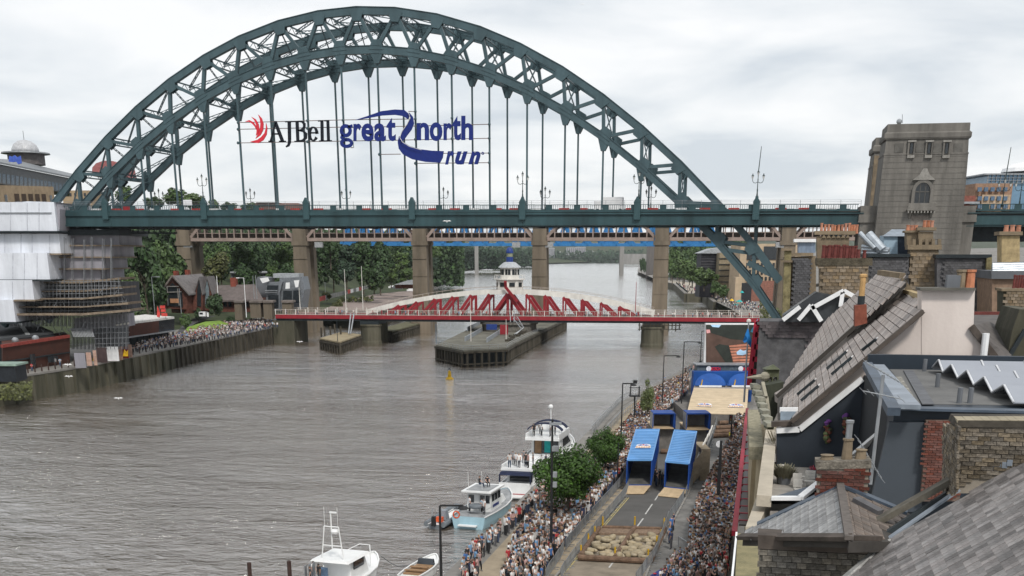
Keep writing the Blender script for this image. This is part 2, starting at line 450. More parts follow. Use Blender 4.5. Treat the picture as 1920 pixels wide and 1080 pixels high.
# ornate lamp standards
LAMPM = mat('lamp_green',(.03,.05,.05),.45);GLASS = mat('lamp_glass',(.55,.56,.55),.25)
def lamp(name,label,loc,mast=0.0,group='ornate lamp standards along the arch bridge'):
 t = thing(name,label,'street lamp',loc,group)
 x,y,z = loc
 bb = B();bb.lathe(loc,[(.28,0),(.3,.4),(.16,.6),(.1,1.2),(.13,1.6),(.08,1.8),(.07,3.2),(.12,3.3),(.06,3.5),(.06,4.1)],8)
 bb.build('post',LAMPM,t)
 for s_ in (-1,1):
  bb = B();pts = [Vector((x + s_ * .95 * math.sin(a),y,z + 3.15 - .75 * math.sin(a * 2) * .5 + .0)) for a in (0,.3,.7,1.1,1.4,1.57)]
  bb.poly([(x,y,z + 3.0),(x + s_ * .4,y,z + 2.75),(x + s_ * .8,y,z + 2.85),(x + s_ * .98,y,z + 3.2),(x + s_ * .98,y,z + 3.45)],.05,5)
  bb.build('bracket',LAMPM,t)
 for dx_,zz in ((0,4.1),(-.98,3.45),(.98,3.45)):
  bb = B();bb.lathe((x + dx_,y,z + zz),[(.1,0),(.12,.05),(.21,.5),(.19,.52)],6);ln = bb.build('lantern',GLASS,t)
  bb = B();bb.lathe((x + dx_,y,z + zz),[(.26,.51),(.2,.62),(.08,.75),(.1,.8),(.02,1.0)],6);bb.build('lantern_cap',LAMPM,ln)
 if mast:
  bb = B();bb.tube((x,y,z + 4.8),(x + .25,y,z + 4.8 + mast),.1,6,.06);bb.build('mast',LAMPM,t)
 return t
for px,ms,lb in ((383,0,'three-lantern lamp on the near parapet by the left foot of the arch'),(980,0,'three-lantern lamp on the near parapet, between sign and right arch foot'),
    (1197,0,'near three-lantern lamp beside the right arch hangers'),(1418,4.2,'lamp standard with a tall dark mast rising above its lanterns')):
 x = gy(px,390,YF).x;lamp('street_lamp',lb,(x,YF - .1,zr(x) + .9),ms)
for px,lb in ((215,'lamp behind the foot of the arch at the left end of the deck'),(300,'far lamp seen in the crook of the left arch foot'),(471,'far-side lamp below the left end of the red and black lettering'),(650,'far-side lamp standing below the first two great letters'),(832,'far-side lamp under the blue word run'),
   (1022,'far-side lamp just right of the near lamp, in mid bridge'),(1220,'far-side lamp just right of the near one by the right arch foot')):
 x = gy(px,390,YB).x;lamp('street_lamp',lb,(x,YB,zr(x) - .6))
# signs & barriers on the deck
bb = B();p = gy(1407 / 4,520 / 4 + 250,-1.5);bb.box(p.x - .95,p.x + .95,-1.55,-1.45,p.z - .6,p.z + .55);bb.tube((p.x - .7,-1.4,34.8),(p.x - .7,-1.4,p.z + .5),.04);bb.tube((p.x + .7,-1.4,34.8),(p.x + .7,-1.4,p.z + .5),.04)
tag(bb.build('road_sign',mat('white_sign',(.75,.76,.78),.5,var=.05)),'small blank white sign above the parapet at the left of the arch bridge','sign')
bb = B();a = gy(1130,385,5);bb.box(gy(1130,385,5).x,gy(1168,385,5).x,4,6.3,35.2,zr(40) + 1.6)
WH = mat('white_paint',(.78,.79,.8),.45,var=.06)
van = thing('van','large white van body crossing the arch bridge between the right hangers','van',(a.x,5,35));bb.build('cargo_box',WH,van)
bb = B();bb.box(a.x - 1.6,a.x - .05,4.1,6.2,35.3,37.0);bb.build('cab',WH,van)
for dx_ in (-.9,3.6):
 bb = B();bb.tube((a.x + dx_,3.95,35.2),(a.x + dx_,4.25,35.2),.4,10);bb.build('wheel',DARKST,van)
RED = mat('red_paint',(.38,.02,.025),.5,var=.12);
a = gy(241,385,5)
bb = B();bb.box(a.x - 1.9,a.x + 1.9,4.2,5.9,35.3,36.1);bb.box(a.x - 1.0,a.x + 1.2,4.3,5.8,36.1,36.8)
car = thing('car','red car on the arch bridge deck near its left end','car',(a.x,5,35));bb.build('body',RED,car)
for dx_ in (-1.2,1.2):
 bb = B();bb.tube((a.x + dx_,4.1,35.6),(a.x + dx_,4.4,35.6),.34,10);bb.build('wheel',DARKST,car)
# red and white crowd barriers lined behind the parapet
REDM = mat('barrier_red',(.5,.06,.05),.6);k = 0
for i in range(34):
 x = -62 + i * 4.5 + rnd.uniform(-1,1)
 bb = B();bb.box(x - 1,x + 1,YF + 1.2,YF + 1.6,35.0,zr(x) - .55)
 for q in (-.8,.8): bb.box(x + q - .1,x + q + .1,YF + 1.0,YF + 1.8,34.9,35.1)
 tag(bb.build('road_barrier',REDM if i % 3 else WH),'white plastic barrier behind the near parapet of the arch bridge' if i % 3 == 0 else 'red plastic barrier behind the near parapet of the arch bridge','barrier','white barriers on the arch bridge' if i % 3 == 0 else 'red barriers on the arch bridge')
del DX0

# ================================================================ lettering hung on the arch
NAVY = mat('sign_navy',(.012,.026,.17),.55,var=.08,spec=.2);BLK = mat('sign_black',(.008,.011,.018),.6,var=.1,spec=.2);SRED = mat('sign_red',(.62,.03,.05),.45,var=.08)
SILV = mat('sign_edge',(.6,.6,.62),.5)
YS = -1.0
sign = thing('banner_sign','large AJBell great north run lettering with blue ribbon hung on the arch hangers','sign',tuple(gy(700,260,YS)))
def c3(x,y,Y=YS): return gy(440 + x / 4,180 + y / 4,Y)
def c7(x,y,Y=YS): return gy(440 + x / 7.385,190 + y / 7.385,Y)
EXT = Vector((0,.25,0))
def sp(name,bb,m): return bb.build(name,m,sign)
S7 = (c7(100,100) - c7(0,100)).length / 100
S3 = (c3(100,100) - c3(0,100)).length / 100
for pts,ws in (([(145,280),(200,270),(250,300),(285,345),(300,395)],[3,20,26,20,2]),
    ([(230,215),(280,255),(312,320),(322,380),(310,440),(293,472)],[2,22,34,36,22,2]),
    ([(325,185),(360,240),(376,310),(370,390),(340,455),(288,515)],[2,28,42,44,36,2]),
    ([(432,300),(440,370),(425,450),(380,515),(320,555),(215,560)],[2,18,34,48,42,3])):
 bb = B();stroke(bb,[c7(*p) for p in pts],[w * S7 for w in ws],EXT);sp('swoosh',bb,SRED)
def P7(bb,l): bb.prism([c7(*p) for p in l],EXT)
bb = B();P7(bb,[(480,558),(506,558),(572,300),(556,290)]);P7(bb,[(545,272),(577,272),(685,556),(638,556),(552,330)]);P7(bb,[(522,440),(612,440),(620,462),(517,462)]);P7(bb,[(465,546),(530,546),(530,562),(465,562)]);P7(bb,[(612,545),(705,545),(705,562),(612,562)]);sp('letter',bb,BLK)
bb = B();P7(bb,[(730,285),(775,285),(778,520),(736,520)]);stroke(bb,[c7(757,515),c7(755,570),c7(740,610),c7(708,630)],[42 * S7,38 * S7,30 * S7,16 * S7],EXT);P7(bb,[(695,274),(800,270),(800,288),(697,291)]);sp('letter',bb,BLK)
bb = B();P7(bb,[(840,280),(882,280),(892,550),(852,550)]);P7(bb,[(805,272),(880,270),(880,285),(808,288)]);P7(bb,[(825,547),(890,545),(890,561),(825,563)])
stroke(bb,[c7(870,276),c7(930,280),c7(962,312),c7(960,360),c7(925,395),c7(870,402)],[w * S7 for w in (14,26,36,36,24,14)],EXT)
stroke(bb,[c7(870,402),c7(945,412),c7(984,450),c7(980,505),c7(940,542),c7(870,552)],[w * S7 for w in (14,26,38,38,26,16)],EXT);sp('letter',bb,BLK)
bb = B();stroke(bb,[c7(1085 + 52 * math.cos(t),450 - 92 * math.sin(t)) for t in [math.radians(a) for a in range(0,331,22)]],[(16 + 24 * abs(math.cos(math.radians(a)))) * S7 for a in range(0,331,22)],EXT);P7(bb,[(1040,425),(1145,425),(1145,445),(1040,447)]);sp('letter',bb,BLK)
bb = B();P7(bb,[(1185,265),(1225,265),(1230,548),(1190,548)]);P7(bb,[(1150,262),(1225,260),(1225,276),(1152,280)]);P7(bb,[(1165,540),(1255,538),(1255,553),(1165,556)]);sp('letter',bb,BLK)
bb = B();P7(bb,[(1268,263),(1306,263),(1316,546),(1278,546)]);P7(bb,[(1238,260),(1305,258),(1305,274),(1240,278)]);P7(bb,[(1262,538),(1342,536),(1342,551),(1262,553)]);sp('letter',bb,BLK)
def ell(cx,cy,rx,ry,w,a0=0,a1=360,n=16):
 bb_ = [c3(cx + rx * math.cos(math.radians(a0 + (a1 - a0) * i / n)),cy - ry * math.sin(math.radians(a0 + (a1 - a0) * i / n))) for i in range(n + (a1 - a0 != 360))]
 return bb_
bb = B();stroke(bb,ell(832,260,33,36,0),24 * S3,EXT,close=True);stroke(bb,ell(838,352,38,26,0),22 * S3,EXT,close=True);stroke(bb,[c3(808,290),c3(800,312),c3(815,328),c3(845,330)],20 * S3,EXT);stroke(bb,[c3(850,232),c3(882,222)],18 * S3,EXT);sp('letter',bb,NAVY)
def L3(ch,x0,y0,x1,y1,shear=0.0,bold=.03):
 bb = B();P = c3(x0,y1);glyph_to(bb,ch,P,c3(x1,y1) - P,c3(x0,y0) - P,EXT,shear,bold);sp('letter',bb,NAVY)
for a in (('r',890,207,947,335),('e',950,205,1040,340),('a',1046,205,1132,340),('t',1138,165,1206,338),('n',1365,200,1456,332),('o',1462,197,1556,338),('r',1566,203,1628,331),('t',1632,150,1695,332),('h',1699,148,1786,330)): L3(*a)
for a in (('r',1578,412,1645,514),('u',1652,415,1745,514),('n',1752,415,1842,512)): L3(*a,shear=.35,bold=.045)
bb = B();stroke(bb,ell(1860,430,8,8,0,n=8),5 * S3,EXT,close=True);sp('registered_mark',bb,NAVY)
def P3(bb,l,Y): bb.prism([c3(x,y,Y) for x,y in l],EXT)
bb = B();stroke(bb,[c3(*p) for p in ((905,180),(1000,157),(1100,130),(1200,121),(1265,127),(1308,158))],[w * S3 for w in (2,14,28,34,40,30)],EXT);sp('ribbon',bb,NAVY)
bb = B();P3(bb,[(1307,122),(1335,155),(1344,205),(1326,252),(1292,296),(1268,330),(1246,344),(1240,300),(1262,258),(1296,210),(1314,165)],YS - .35);sp('ribbon',bb,NAVY)
bb = B();P3(bb,[(1232,300),(1222,345),(1230,395),(1262,438),(1330,474),(1430,494),(1540,500),(1560,462),(1567,413),(1480,410),(1400,400),(1310,374),(1264,345),(1245,312)],YS);sp('ribbon',bb,NAVY)
bb = B();stroke(bb,[c3(*p,YS - .5) for p in ((1300,112),(1316,165),(1290,215),(1255,262),(1238,310),(1258,345),(1310,378),(1400,404))],3.5 * S3,Vector((0,.1,0)));sp('ribbon_edge',bb,SILV)
def rail(x0,y0,x1,y1):
 bb = B();bb.tube(c3(x0,y0,YS + .4),c3(x1,y1,YS + .4),.075,5);sp('support_rail',bb,mat('rail_bronze',(.2,.15,.14),.5,.3))
for a in ((22,200,790,180),(22,250,820,233),(40,352,1235,331),(790,180,1352,172),(1300,115,1352,117),(820,238,1915,212),(1230,331,1915,317),(1090,438,1245,436),(1370,505,1912,500),(1560,430,1915,428),(870,388,892,387)): rail(*a)
bb = B()
for (x,ys) in ((25,(200,250,352)),(545,(186,242,343)),(812,(182,236)),(1085,(176,230,325,438)),(1355,(117,172,325,505)),(1630,(165,320,430)),(1910,(212,317,428,500))):
 for y in ys: q = c3(x,y,YS + .45);bb.sph(q,.3,6,4)
bb.build('clamp',TEAL,sign)
bb = B();bb.tube(c3(892,385),c3(890,345),.06,4);bb.build('support_rail',TEAL,sign)
# ================================================================ banks, walls and hills
def pbox(bb,x0,x1,yt,yb,D,dep,mi=0,dz=None):
 """upright box whose front stands square to the survey axis at distance D"""
 ym = (yt + yb) / 2;P = gd(x0,ym,D);Q = gd(x1,ym,D);zt = gd((x0 + x1) / 2,yt,D).z;zb = gd((x0 + x1) / 2,yb,D).z
 if dz is not None: zb = dz
 e_ = FH * dep
 pts = [Vector((p.x,p.y,z)) for z in (zb,zt) for p in (P,Q,Q + e_,P + e_)]
 return bb.hexa(pts,mi)
def fpoly(bb,pts,D,dep,mi=0):
 return bb.prism([gd(x,y,D) for x,y in pts],FH * dep,mi)
STONE = mat('quay_stone',(.125,.115,.085),.9,0,.3,.25,.5,2.5,rgb2=(.03,.032,.02),streak=True)
PAVE = mat('paving',(.30,.265,.22),.85,0,.18,.35,.1,20)
PAVE2 = mat('paving_grey',(.22,.21,.195),.85,0,.18,.3,.1,20)
EARTH = mat('hill_ground',(.045,.06,.025),.95,0,.3,.05)
MOSS = mat('old_timber',(.085,.075,.058),.85,0,.3,.8,.3,6,rgb2=(.022,.02,.015),streak=True)
def hp(x,y,z=0.0): p = gz(x,y,z);return (p.x,p.y)
LB = [(-50,-330),(-58,-200),(-62,-100),hp(0,762),hp(165,732),hp(330,690),hp(525,640),(-93,200),(-106,279),(-116,350),(-140,450),(-170,600),(-205,753),(-245,950),(-330,1250),(-373,1428),(-440,1850),(-520,2600),(-560,3300),(-540,3900),(-470,4290)]
RB = [(53.8,-330),(54.0,-240),(54.3,-142),(54.5,-47),(60.6,7.5),(66,60),(70,132),(68,250),hp(1342,584),hp(1321,565),hp(1287,565),hp(1266,543),(-15,850),(-40,1050),(-62,1216),(-100,1486),(-150,2000),(-210,2700),(-280,3500),(-370,4290)]
def bank(name,pts,side,prof,m):
 """terrain sheet rising from a shoreline; prof(y) gives (offset, height) pairs"""
 vs = [];fs = [];k = None
 for (x,y) in pts:
  pr = prof(y);k = len(pr)
  for t,h in pr: vs.append((x + side * t,y,h))
 for i in range(len(pts) - 1):
  for j in range(k - 1):
   a = i * k + j;fs.append((a,a + 1,a + k + 1,a + k))
 bb = B();bb.add(vs,fs);return struct(bb.build(name,m,smooth=False))
def densify(pts,step=40):
 out = []
 for a,b in zip(pts[:-1],pts[1:]):
  n = max(1,int(math.dist(a,b) / (step if a[1] < 1200 else 150)))
  out += [(a[0] + (b[0] - a[0]) * i / n,a[1] + (b[1] - a[1]) * i / n) for i in range(n)]
 return out + [pts[-1]]
def lp(y):
 if y < 170: return [(0,5),(22,5),(45,5.2),(60,8),(95,22),(140,32),(220,38),(1500,40)]
 if y < 420: return [(0,5),(14,5),(34,6),(50,10),(85,24),(140,34),(220,40),(1500,42)]
 if y < 1300: return [(0,3),(10,5),(30,6),(45,12),(80,24),(150,34),(260,38),(2500,40)]
 return [(0,3),(15,6),(40,8),(90,12),(160,22),(300,32),(600,44),(4500,60)]
def rp(y):
 if y < 260: return [(0,4),(14,4),(40,4),(80,5),(150,8),(250,12),(400,16),(1500,20)]
 if y < 900: return [(0,4.6),(12,4.8),(28,5),(60,8),(120,18),(200,24),(300,26),(2500,30)]
 return [(0,4),(10,5),(30,8),(80,14),(160,22),(300,30),(600,38),(4500,50)]
bank('left_bank_ground',densify(LB),-1,lp,EARTH)
bank('right_bank_ground',densify(RB),1,rp,PAVE2)
bb = B();bb.add([(-1500,4285,0),(1500,4285,0),(1500,4330,8),(-1500,4330,8),(1500,5200,60),(-1500,5200,60),(3000,8500,190),(-4500,8500,170),(-4500,4285,0),(3000,4285,0),(3000,5200,70),(-4500,5200,60)],[(0,1,2,3),(3,2,4,5),(5,4,6,7),(8,0,3,5,11),(1,9,10,4,2),(11,5,7),(4,10,6)])
struct(bb.build('far_hills',EARTH))
# left quay: paved strip, wall with buttresses and a timber front
bb = B();q = LB[2:7] + [(-90,185)]
for a,b in zip(q[:-1],q[1:]):
 bb.add([(a[0] - .3,a[1],5.03),(b[0] - .3,b[1],5.03),(b[0] - 46,b[1],5.03),(a[0] - 46,a[1],5.03)],[(0,1,2,3)])
struct(bb.build('left_quay_paving',PAVE2))
def qwall(name,pts,zt,th,m,label,cat,buttress=None,bm_=None,cope=True):
 t = thing(name,label,cat,(pts[0][0],pts[0][1],0))
 for a,b in zip(pts[:-1],pts[1:]):
  A,Bv = Vector((*a,0)),Vector((*b,0));d = (Bv - A).normalized();n = Vector((-d.y,d.x,0)) * th
  bb = B();bb.hexa([A + Vector((0,0,-2)),Bv + Vector((0,0,-2)),Bv + n + Vector((0,0,-2)),A + n + Vector((0,0,-2)),A + Vector((0,0,zt - .3)),Bv + Vector((0,0,zt - .3)),Bv + n + Vector((0,0,zt - .3)),A + n + Vector((0,0,zt - .3))])
  bb.build('wall',m,t)
  if cope:
   o = -n.normalized() * .15
   bb = B();bb.hexa([A + o + Vector((0,0,zt - .3)),Bv + o + Vector((0,0,zt - .3)),Bv + n + Vector((0,0,zt - .3)),A + n + Vector((0,0,zt - .3)),A + o + Vector((0,0,zt + .08)),Bv + o + Vector((0,0,zt + .08)),Bv + n + Vector((0,0,zt + .08)),A + n + Vector((0,0,zt + .08))])
   bb.build('coping',PAVE2,t)
  if buttress:
   L = (Bv - A).length;k = 0
   while k * buttress < L:
    p = A + d * (k * buttress + .5);o = -n.normalized()
    w = rnd.uniform(.25,.4)
    bb = B();bb.obox(p + o * .25 + Vector((0,0,zt / 2 - 1.2)),d * w,o * .3,Vector((0,0,zt / 2 + .8)))
    bb.build('fender_post',bm_ or MOSS,t);k += 1
 return t
qwall('quay_wall',LB[2:6],5.0,2.0,STONE,'long stained stone quay wall along the left bank with dark tide mark','quay wall',4.6,STONE)
qwall('quay_wall',LB[5:7] + [(-90,185)],5.0,2.0,MOSS,'dark timber-fronted quay wall on the left bank below the dense crowd','quay wall',3.2)
RW = [RB[1],RB[2],RB[3],RB[4],RB[5],RB[6]]
qwall('quay_wall',RW,4.0,1.2,STONE,'stone quay edge along the crowded street where the white boats are moored','quay wall')
qwall('quay_wall',RB[8:12] + [RB[12]],4.8,1.5,STONE,'curving stone embankment wall beyond the swing bridge on the right bank','quay wall',3.0)
bb = B();q = RB[8:13]
for a,b in zip(q[:-1],q[1:]):
 bb.add([(a[0],a[1],4.86),(b[0],b[1],4.86),(b[0] + 16,b[1],4.86),(a[0] + 16,a[1],4.86)],[(0,1,2,3)])
struct(bb.build('far_promenade',mat('pale_paving',(.40,.36,.30),.85,0,.1,.3)))

# ================================================================ high arched bridge on stone piers
HPK = mat('bridge_pink_beige',(.30,.235,.205),.6,0,.15,.3)
PSTN = mat('pier_stone',(.22,.18,.135),.9,0,.28,.3,.4,2.0,rgb2=(.095,.08,.06),streak=True)
a6 = math.radians(6)
Hd = FH * math.cos(a6) + RT * math.sin(a6);Hr = RT * math.cos(a6) - FH * math.sin(a6)
H0 = gd(787,452,430)
def hpt(x,y,off=0.0): return gpl(x,y,H0 + Hd * off,Hd)
hlb = thing('high_level_bridge','double-deck pale pinkish girder bridge on tall stone piers behind the teal arch','bridge',(H0.x,H0.y,0))
pxs = [345,563,787,1012,1241,1478,1720]
for k,px in enumerate(pxs):
 c = hpt(px,452);c.z = 0
 for side,off in ((0,0),(1,9.5)):
  cc = c + Hd * (off + .8)
  hw = 2.45 if side == 0 else 2.3
  bb = B()
  for (z0,z1,w0,w1) in ((-2,4.5,hw + 1.2,hw + 1.0),(4.5,5.6,hw + 1.0,hw + .35),(5.6,30.2,hw + .35,hw),(30.2,31.6,hw + .45,hw + .45),(31.6,41.5,hw,hw - .1)):
   pts = []
   for z,w in ((z0,w0),(z1,w1)):
    for s1,s2 in ((-1,-1),(1,-1),(1,1),(-1,1)): pts.append(cc + Hr * s1 * w + Hd * s2 * w * .85 + Vector((0,0,z)))
   bb.hexa(pts)
  bb.build('pier',PSTN,hlb)
  for q in range(4):
   bb = B();bb.obox(cc + Hd * (-hw * .86 - .16) + Vector((0,0,8 + q * 5.9)),Hr * (hw + .42 - q * .06),Hd * .12,Vector((0,0,.14)));bb.build('pier_course',PSTN,hlb)
 bb = B();bb.obox(c + Hd * 5.5 + Vector((0,0,33)),Hr * 1.9,Hd * 5,Vector((0,0,2.2)));bb.build('cross_wall',PSTN,hlb)
for k in range(len(pxs) - 1):
 A = hpt(pxs[k],452);Bq = hpt(pxs[k + 1],452);u = (Bq - A);L = u.length - 5.2;u.normalize();A = A + u * 2.6;A.z = 31.7
 for off in (0.0,9.8):
  o = A + Hd * off
  bb = B();bb.beam(o + Vector((0,0,.55)),o + u * L + Vector((0,0,.55)),.5,1.15);bb.build('bottom_chord',HPK,hlb)
  bb = B();bb.beam(o + Vector((0,0,2.7)),o + u * L + Vector((0,0,2.7)),.12,.14);bb.build('railing',HPK,hlb)
  bb = B();bb.beam(o + Vector((0,0,9.4)),o + u * L + Vector((0,0,9.4)),.7,.8);bb.build('top_deck_edge',HPK,hlb)
  n = 14;prev = None
  ribs = []
  for i in range(n + 1):
   t = i / n;z = 1.2 + 8.6 * (1 - (2 * t - 1) ** 2) ** .8
   p = o + u * L * t + Vector((0,0,min(z,8.9)))
   ribs.append(p)
  for a_,b_ in zip(ribs[:-1],ribs[1:]):
   if (a_.z + b_.z) / 2 - A.z > 8.85: continue
   bb = B();bb.beam(a_,b_ + (b_ - a_) * .05,.55,.95);bb.build('arch_rib',HPK,hlb)
  for i in range(1,n):
   p = o + u * L * i / n
   bb = B();bb.beam(p + Vector((0,0,1)),p + Vector((0,0,9)),.4,.3,(0,1,0));bb.build('hanger',HPK,hlb)
 bb = B();bb.beam(A + Hd * 5 + Vector((0,0,.2)),A + Hd * 5 + u * L + Vector((0,0,.2)),9.0,.5);bb.build('road_deck',DARKST,hlb)
 bb = B();bb.beam(A + Hd * 5 + Vector((0,0,9.6)),A + Hd * 5 + u * L + Vector((0,0,9.6)),9.2,.6);bb.build('rail_deck',DARKST,hlb)
 bb = B();bb.beam(A + Hd * 8.8 + Vector((0,0,1.9)),A + Hd * 8.8 + u * L + Vector((0,0,1.9)),.15,2.0);bb.build('rear_parapet',mat('brown_parapet',(.10,.075,.06),.8),hlb)
# maintenance boxes hung under the deck
for px in (352,598,968,1030,1462):
 bb = B();c = hpt(px,459,-.5);bb.obox(c,Hr * 1.4,Hd * .8,Vector((0,0,.9)))
 tag(bb.build('inspection_cradle',mat('cradle_grey',(.32,.33,.34),.6)),'small grey cradle hung under the pinkish girder deck %s' % {352: 'at the far left span',598: 'right of the second pier',968: 'left of the middle pier',1030: 'right of the middle pier',1462: 'by the rightmost pier'}[px],'cradle')
# ================================================================ blue truss bridge behind
BLUE = mat('bridge_blue',(.03,.17,.40),.5,0,.12)
blu = thing('truss_bridge','bright blue lattice rail bridge running behind the stone-pier bridge','bridge',tuple(gd(1000,459,560)))
def bpt(x,y,off=0): return gd(x,y,560 + off)
A,Bq = bpt(640,458),bpt(1345,461.5);Bq.z = A.z - .3
n = 52;u = (Bq - A) / n
for off in (0,10):
 o = A + FH * off
 bb = B();bb.beam(o,o + u * n,.8,1.3);bb.build('bottom_chord',BLUE,blu)
 bb = B();bb.beam(o + Vector((0,0,9.5)),o + u * n + Vector((0,0,9.5)),.8,1.0);bb.build('top_chord',BLUE,blu)
 for i in range(n):
  s_ = i % 2
  bb = B();bb.beam(o + u * i + Vector((0,0,9.3 * s_)),o + u * (i + 1) + Vector((0,0,9.3 * (1 - s_))),1.3,1.2,(0,1,0));bb.build('diagonal',BLUE,blu)
 for i in range(1,n,3):
  c = o + u * i + Vector((0,0,.6));bb = B();bb.prism([c - u.normalized() * 2.4,c + u.normalized() * 2.4,c + Vector((0,0,1.5)) + u.normalized() * .6,c + Vector((0,0,1.5)) - u.normalized() * .6],FH * .5);bb.build('gusset_plate',BLUE,blu)
bb = B();bb.beam(A + FH * 5 + Vector((0,0,.3)),Bq + FH * 5 + Vector((0,0,.3)),9,.5);bb.build('deck',DARKST,blu)
CONC = mat('concrete',(.25,.245,.235),.8,0,.15,.2,streak=True);CDK = mat('dark_pier',(.13,.12,.115),.85,0,.2,.2,streak=True)
def pierpx(x0,x1,yt,yb,dep,m,label,foot=0):
 p = gz((x0 + x1) / 2,yb,0);D = (p - CAM).dot(FH);t = thing('bridge_pier',label,'bridge pier',(p.x,p.y,0))
 bb = B();pbox(bb,x0,x1,yt,yb,D,dep,dz=-1);bb.build('shaft',m,t)
 if foot: bb = B();pbox(bb,x0 - foot,x1 + foot,yb - 8,yb,D - .5,dep + 1,dz=-1);bb.build('footing',CDK,t)
pierpx(890,897,456,513,8,CONC,'slim pale concrete pier standing in the river left of the middle stone pier')
pierpx(1162,1170,456,515,8,CONC,'slim concrete pier standing in mid river between the two right stone piers')
pierpx(808,820,456,535,6,CONC,'twin-shafted concrete pier just right of the second stone pier',2)
pierpx(822,829,456,521,5,CDK,'thin dark pier behind the twin-shafted concrete pier')
pierpx(1213,1229,456,523,6,CDK,'dark grey pier left of and behind the right stone pier by the bank',1)
# low far bridge and causeway
bb = B();pbox(bb,1170,1216,476,490,3200,30,dz=2)
tag(bb.build('far_viaduct',CONC),'distant grey road bridge deck meeting the right bank upstream','bridge')
bb = B();pbox(bb,760,1200,455.5,457.5,1650,20,dz=None);bb.build('deck',CONC,tag(thing('road_bridge','distant thin concrete road bridge mostly hidden behind the blue truss','bridge',tuple(gd(980,457,1650))),'distant thin concrete road bridge mostly hidden behind the blue truss','bridge'))

# ================================================================ swing bridge
SWR = mat('swing_red',(.27,.022,.032),.5,0,.15,.4);SWW = mat('swing_white',(.68,.66,.62),.55,0,.1,.6,streak=True);TAN = mat('railing_cream',(.42,.37,.33),.6)
S0,S1 = Vector((-76.3,121.8,0)),Vector((76.2,132.0,0));Su = (S1 - S0).normalized();Sn = Vector((-Su.y,Su.x,0))
def spt(x,z,off=0.0):      # x metres east of S0 measured in world x
 t = (x - S0.x) / (S1.x - S0.x);p = S0.lerp(S1,t) + Sn * off;p.z = z;return p
swb = thing('swing_bridge','low red and white swing bridge with arched trusses crossing the river on short piers','bridge',tuple(spt(-1.7,7)))
segs = [(-76,-46),(-46,43.5),(43.5,76)]
for a,b in segs:
 for off in (0,13):
  bb = B();bb.beam(spt(a,8.3,off),spt(b,8.3,off),.5,1.15);bb.build('deck_girder',SWR,swb)
  bb = B();bb.beam(spt(a,7.4,off + .5),spt(b,7.4,off + .5),.6,.7);bb.build('lower_girder',DARKST,swb)
  bb = B();bb.beam(spt(a,10.45,off),spt(b,10.45,off),.16,.14);bb.beam(spt(a,9.0,off),spt(b,9.0,off),.16,.16);bb.build('handrail',TAN,swb)
  x = a;
  bb = B()
  while x < b:
   bb.beam(spt(x,8.9,off),spt(x,10.5,off),.07,.07,(0,1,0));x += .55
  bb.build('balusters',TAN,swb,kind='stuff')
  x = a
  while x < b:
   bb = B();bb.beam(spt(x,8.9,off),spt(x,10.6,off),.22,.22,(0,1,0));bb.build('railing_post',SWW,swb);x += 3.3
 bb = B();bb.beam(spt(a,8.5,6.5),spt(b,8.5,6.5),12.4,.4);bb.build('road_deck',mat('swing_deck',(.2,.19,.18),.8),swb)
def arcz(x): t = (x + 1.5) / 45.0;return 10.4 + 6.2 * max(0,1 - t * t)
for off in (2.2,10.8):
 xsw = [-46.5 + i * 4.5 for i in range(21)]
 for a,b in zip(xsw[:-1],xsw[1:]):
  bb = B();wv = .004 * (len(swb.children) % 2);th = 1.35
  bb.beam(spt(a,arcz(a) - .55,off),spt(b,arcz(b) - .55,off) + (spt(b,arcz(b),off) - spt(a,arcz(a),off)) * .02,.7 + wv,th + wv);bb.build('top_chord',SWW,swb)
  bb = B();bb.beam(spt(a,arcz(a) + .95,off),spt(b,arcz(b) + .95,off),.1,.1);bb.beam(spt(a,arcz(a),off),spt(a,arcz(a) + .95,off),.08,.08,(0,1,0));bb.build('walk_rail',TAN,swb)
 for i in range(-7,8):
  x = -1.6 + i * 5.75;z = arcz(x) - 1.1
  if z < 9.8: continue
  bb = B();bb.beam(spt(x,8.8,off),spt(x,z,off),.4 if i % 2 else .75,.7,(0,1,0));bb.build('web_post',SWR,swb)
  s_ = -1 if i < 0 else 1
  if i:
   x2 = x - s_ * 0;xb = x + s_ * 4.6
   bb = B();bb.beam(spt(x,z,off),spt(xb,8.9,off),.8,.75,(0,1,0)) if abs(i) < 7 else None;bb.build('web_diagonal',SWR,swb)
  else:
   for q in (-5,5): bb = B();bb.beam(spt(x,z,off),spt(x + q,8.9,off),1.0,.95,(0,1,0));bb.build('web_diagonal',SWR,swb)
# control cabin on the crown
def cabpart(nm,m,prof,n=8,px=950):
 c = spt(-1.7,0,7);bb = B();bb.lathe(c,prof,n);return bb.build(nm,m,swb)
cabpart('cabin',SWW,[(4.3,16.4),(4.3,19.4),(4.35,19.5)]);cabpart('gallery',SWW,[(4.9,19.6),(4.9,19.9)],12)
cabpart('upper_cabin',SWW,[(3.0,19.9),(3.0,23.2)],8);cabpart('cabin_roof',mat('lead_grey',(.38,.4,.42),.5),[(3.7,23.2),(3.5,23.5),(2.0,24.7),(1.5,24.9)],12)
SBL = mat('dome_blue',(.02,.05,.22),.45);cabpart('lantern_base',SBL,[(1.1,24.9),(1.1,26.4)],10);cabpart('lantern_window',mat('lantern_glass',(.25,.27,.18),.3),[(1.0,26.4),(1.0,27.5)],10)
cabpart('dome',SBL,[(1.15,27.5),(1.15,28.2),(.95,28.8),(.5,29.2),(.1,29.35)],12)
c0 = spt(-1.7,0,7)
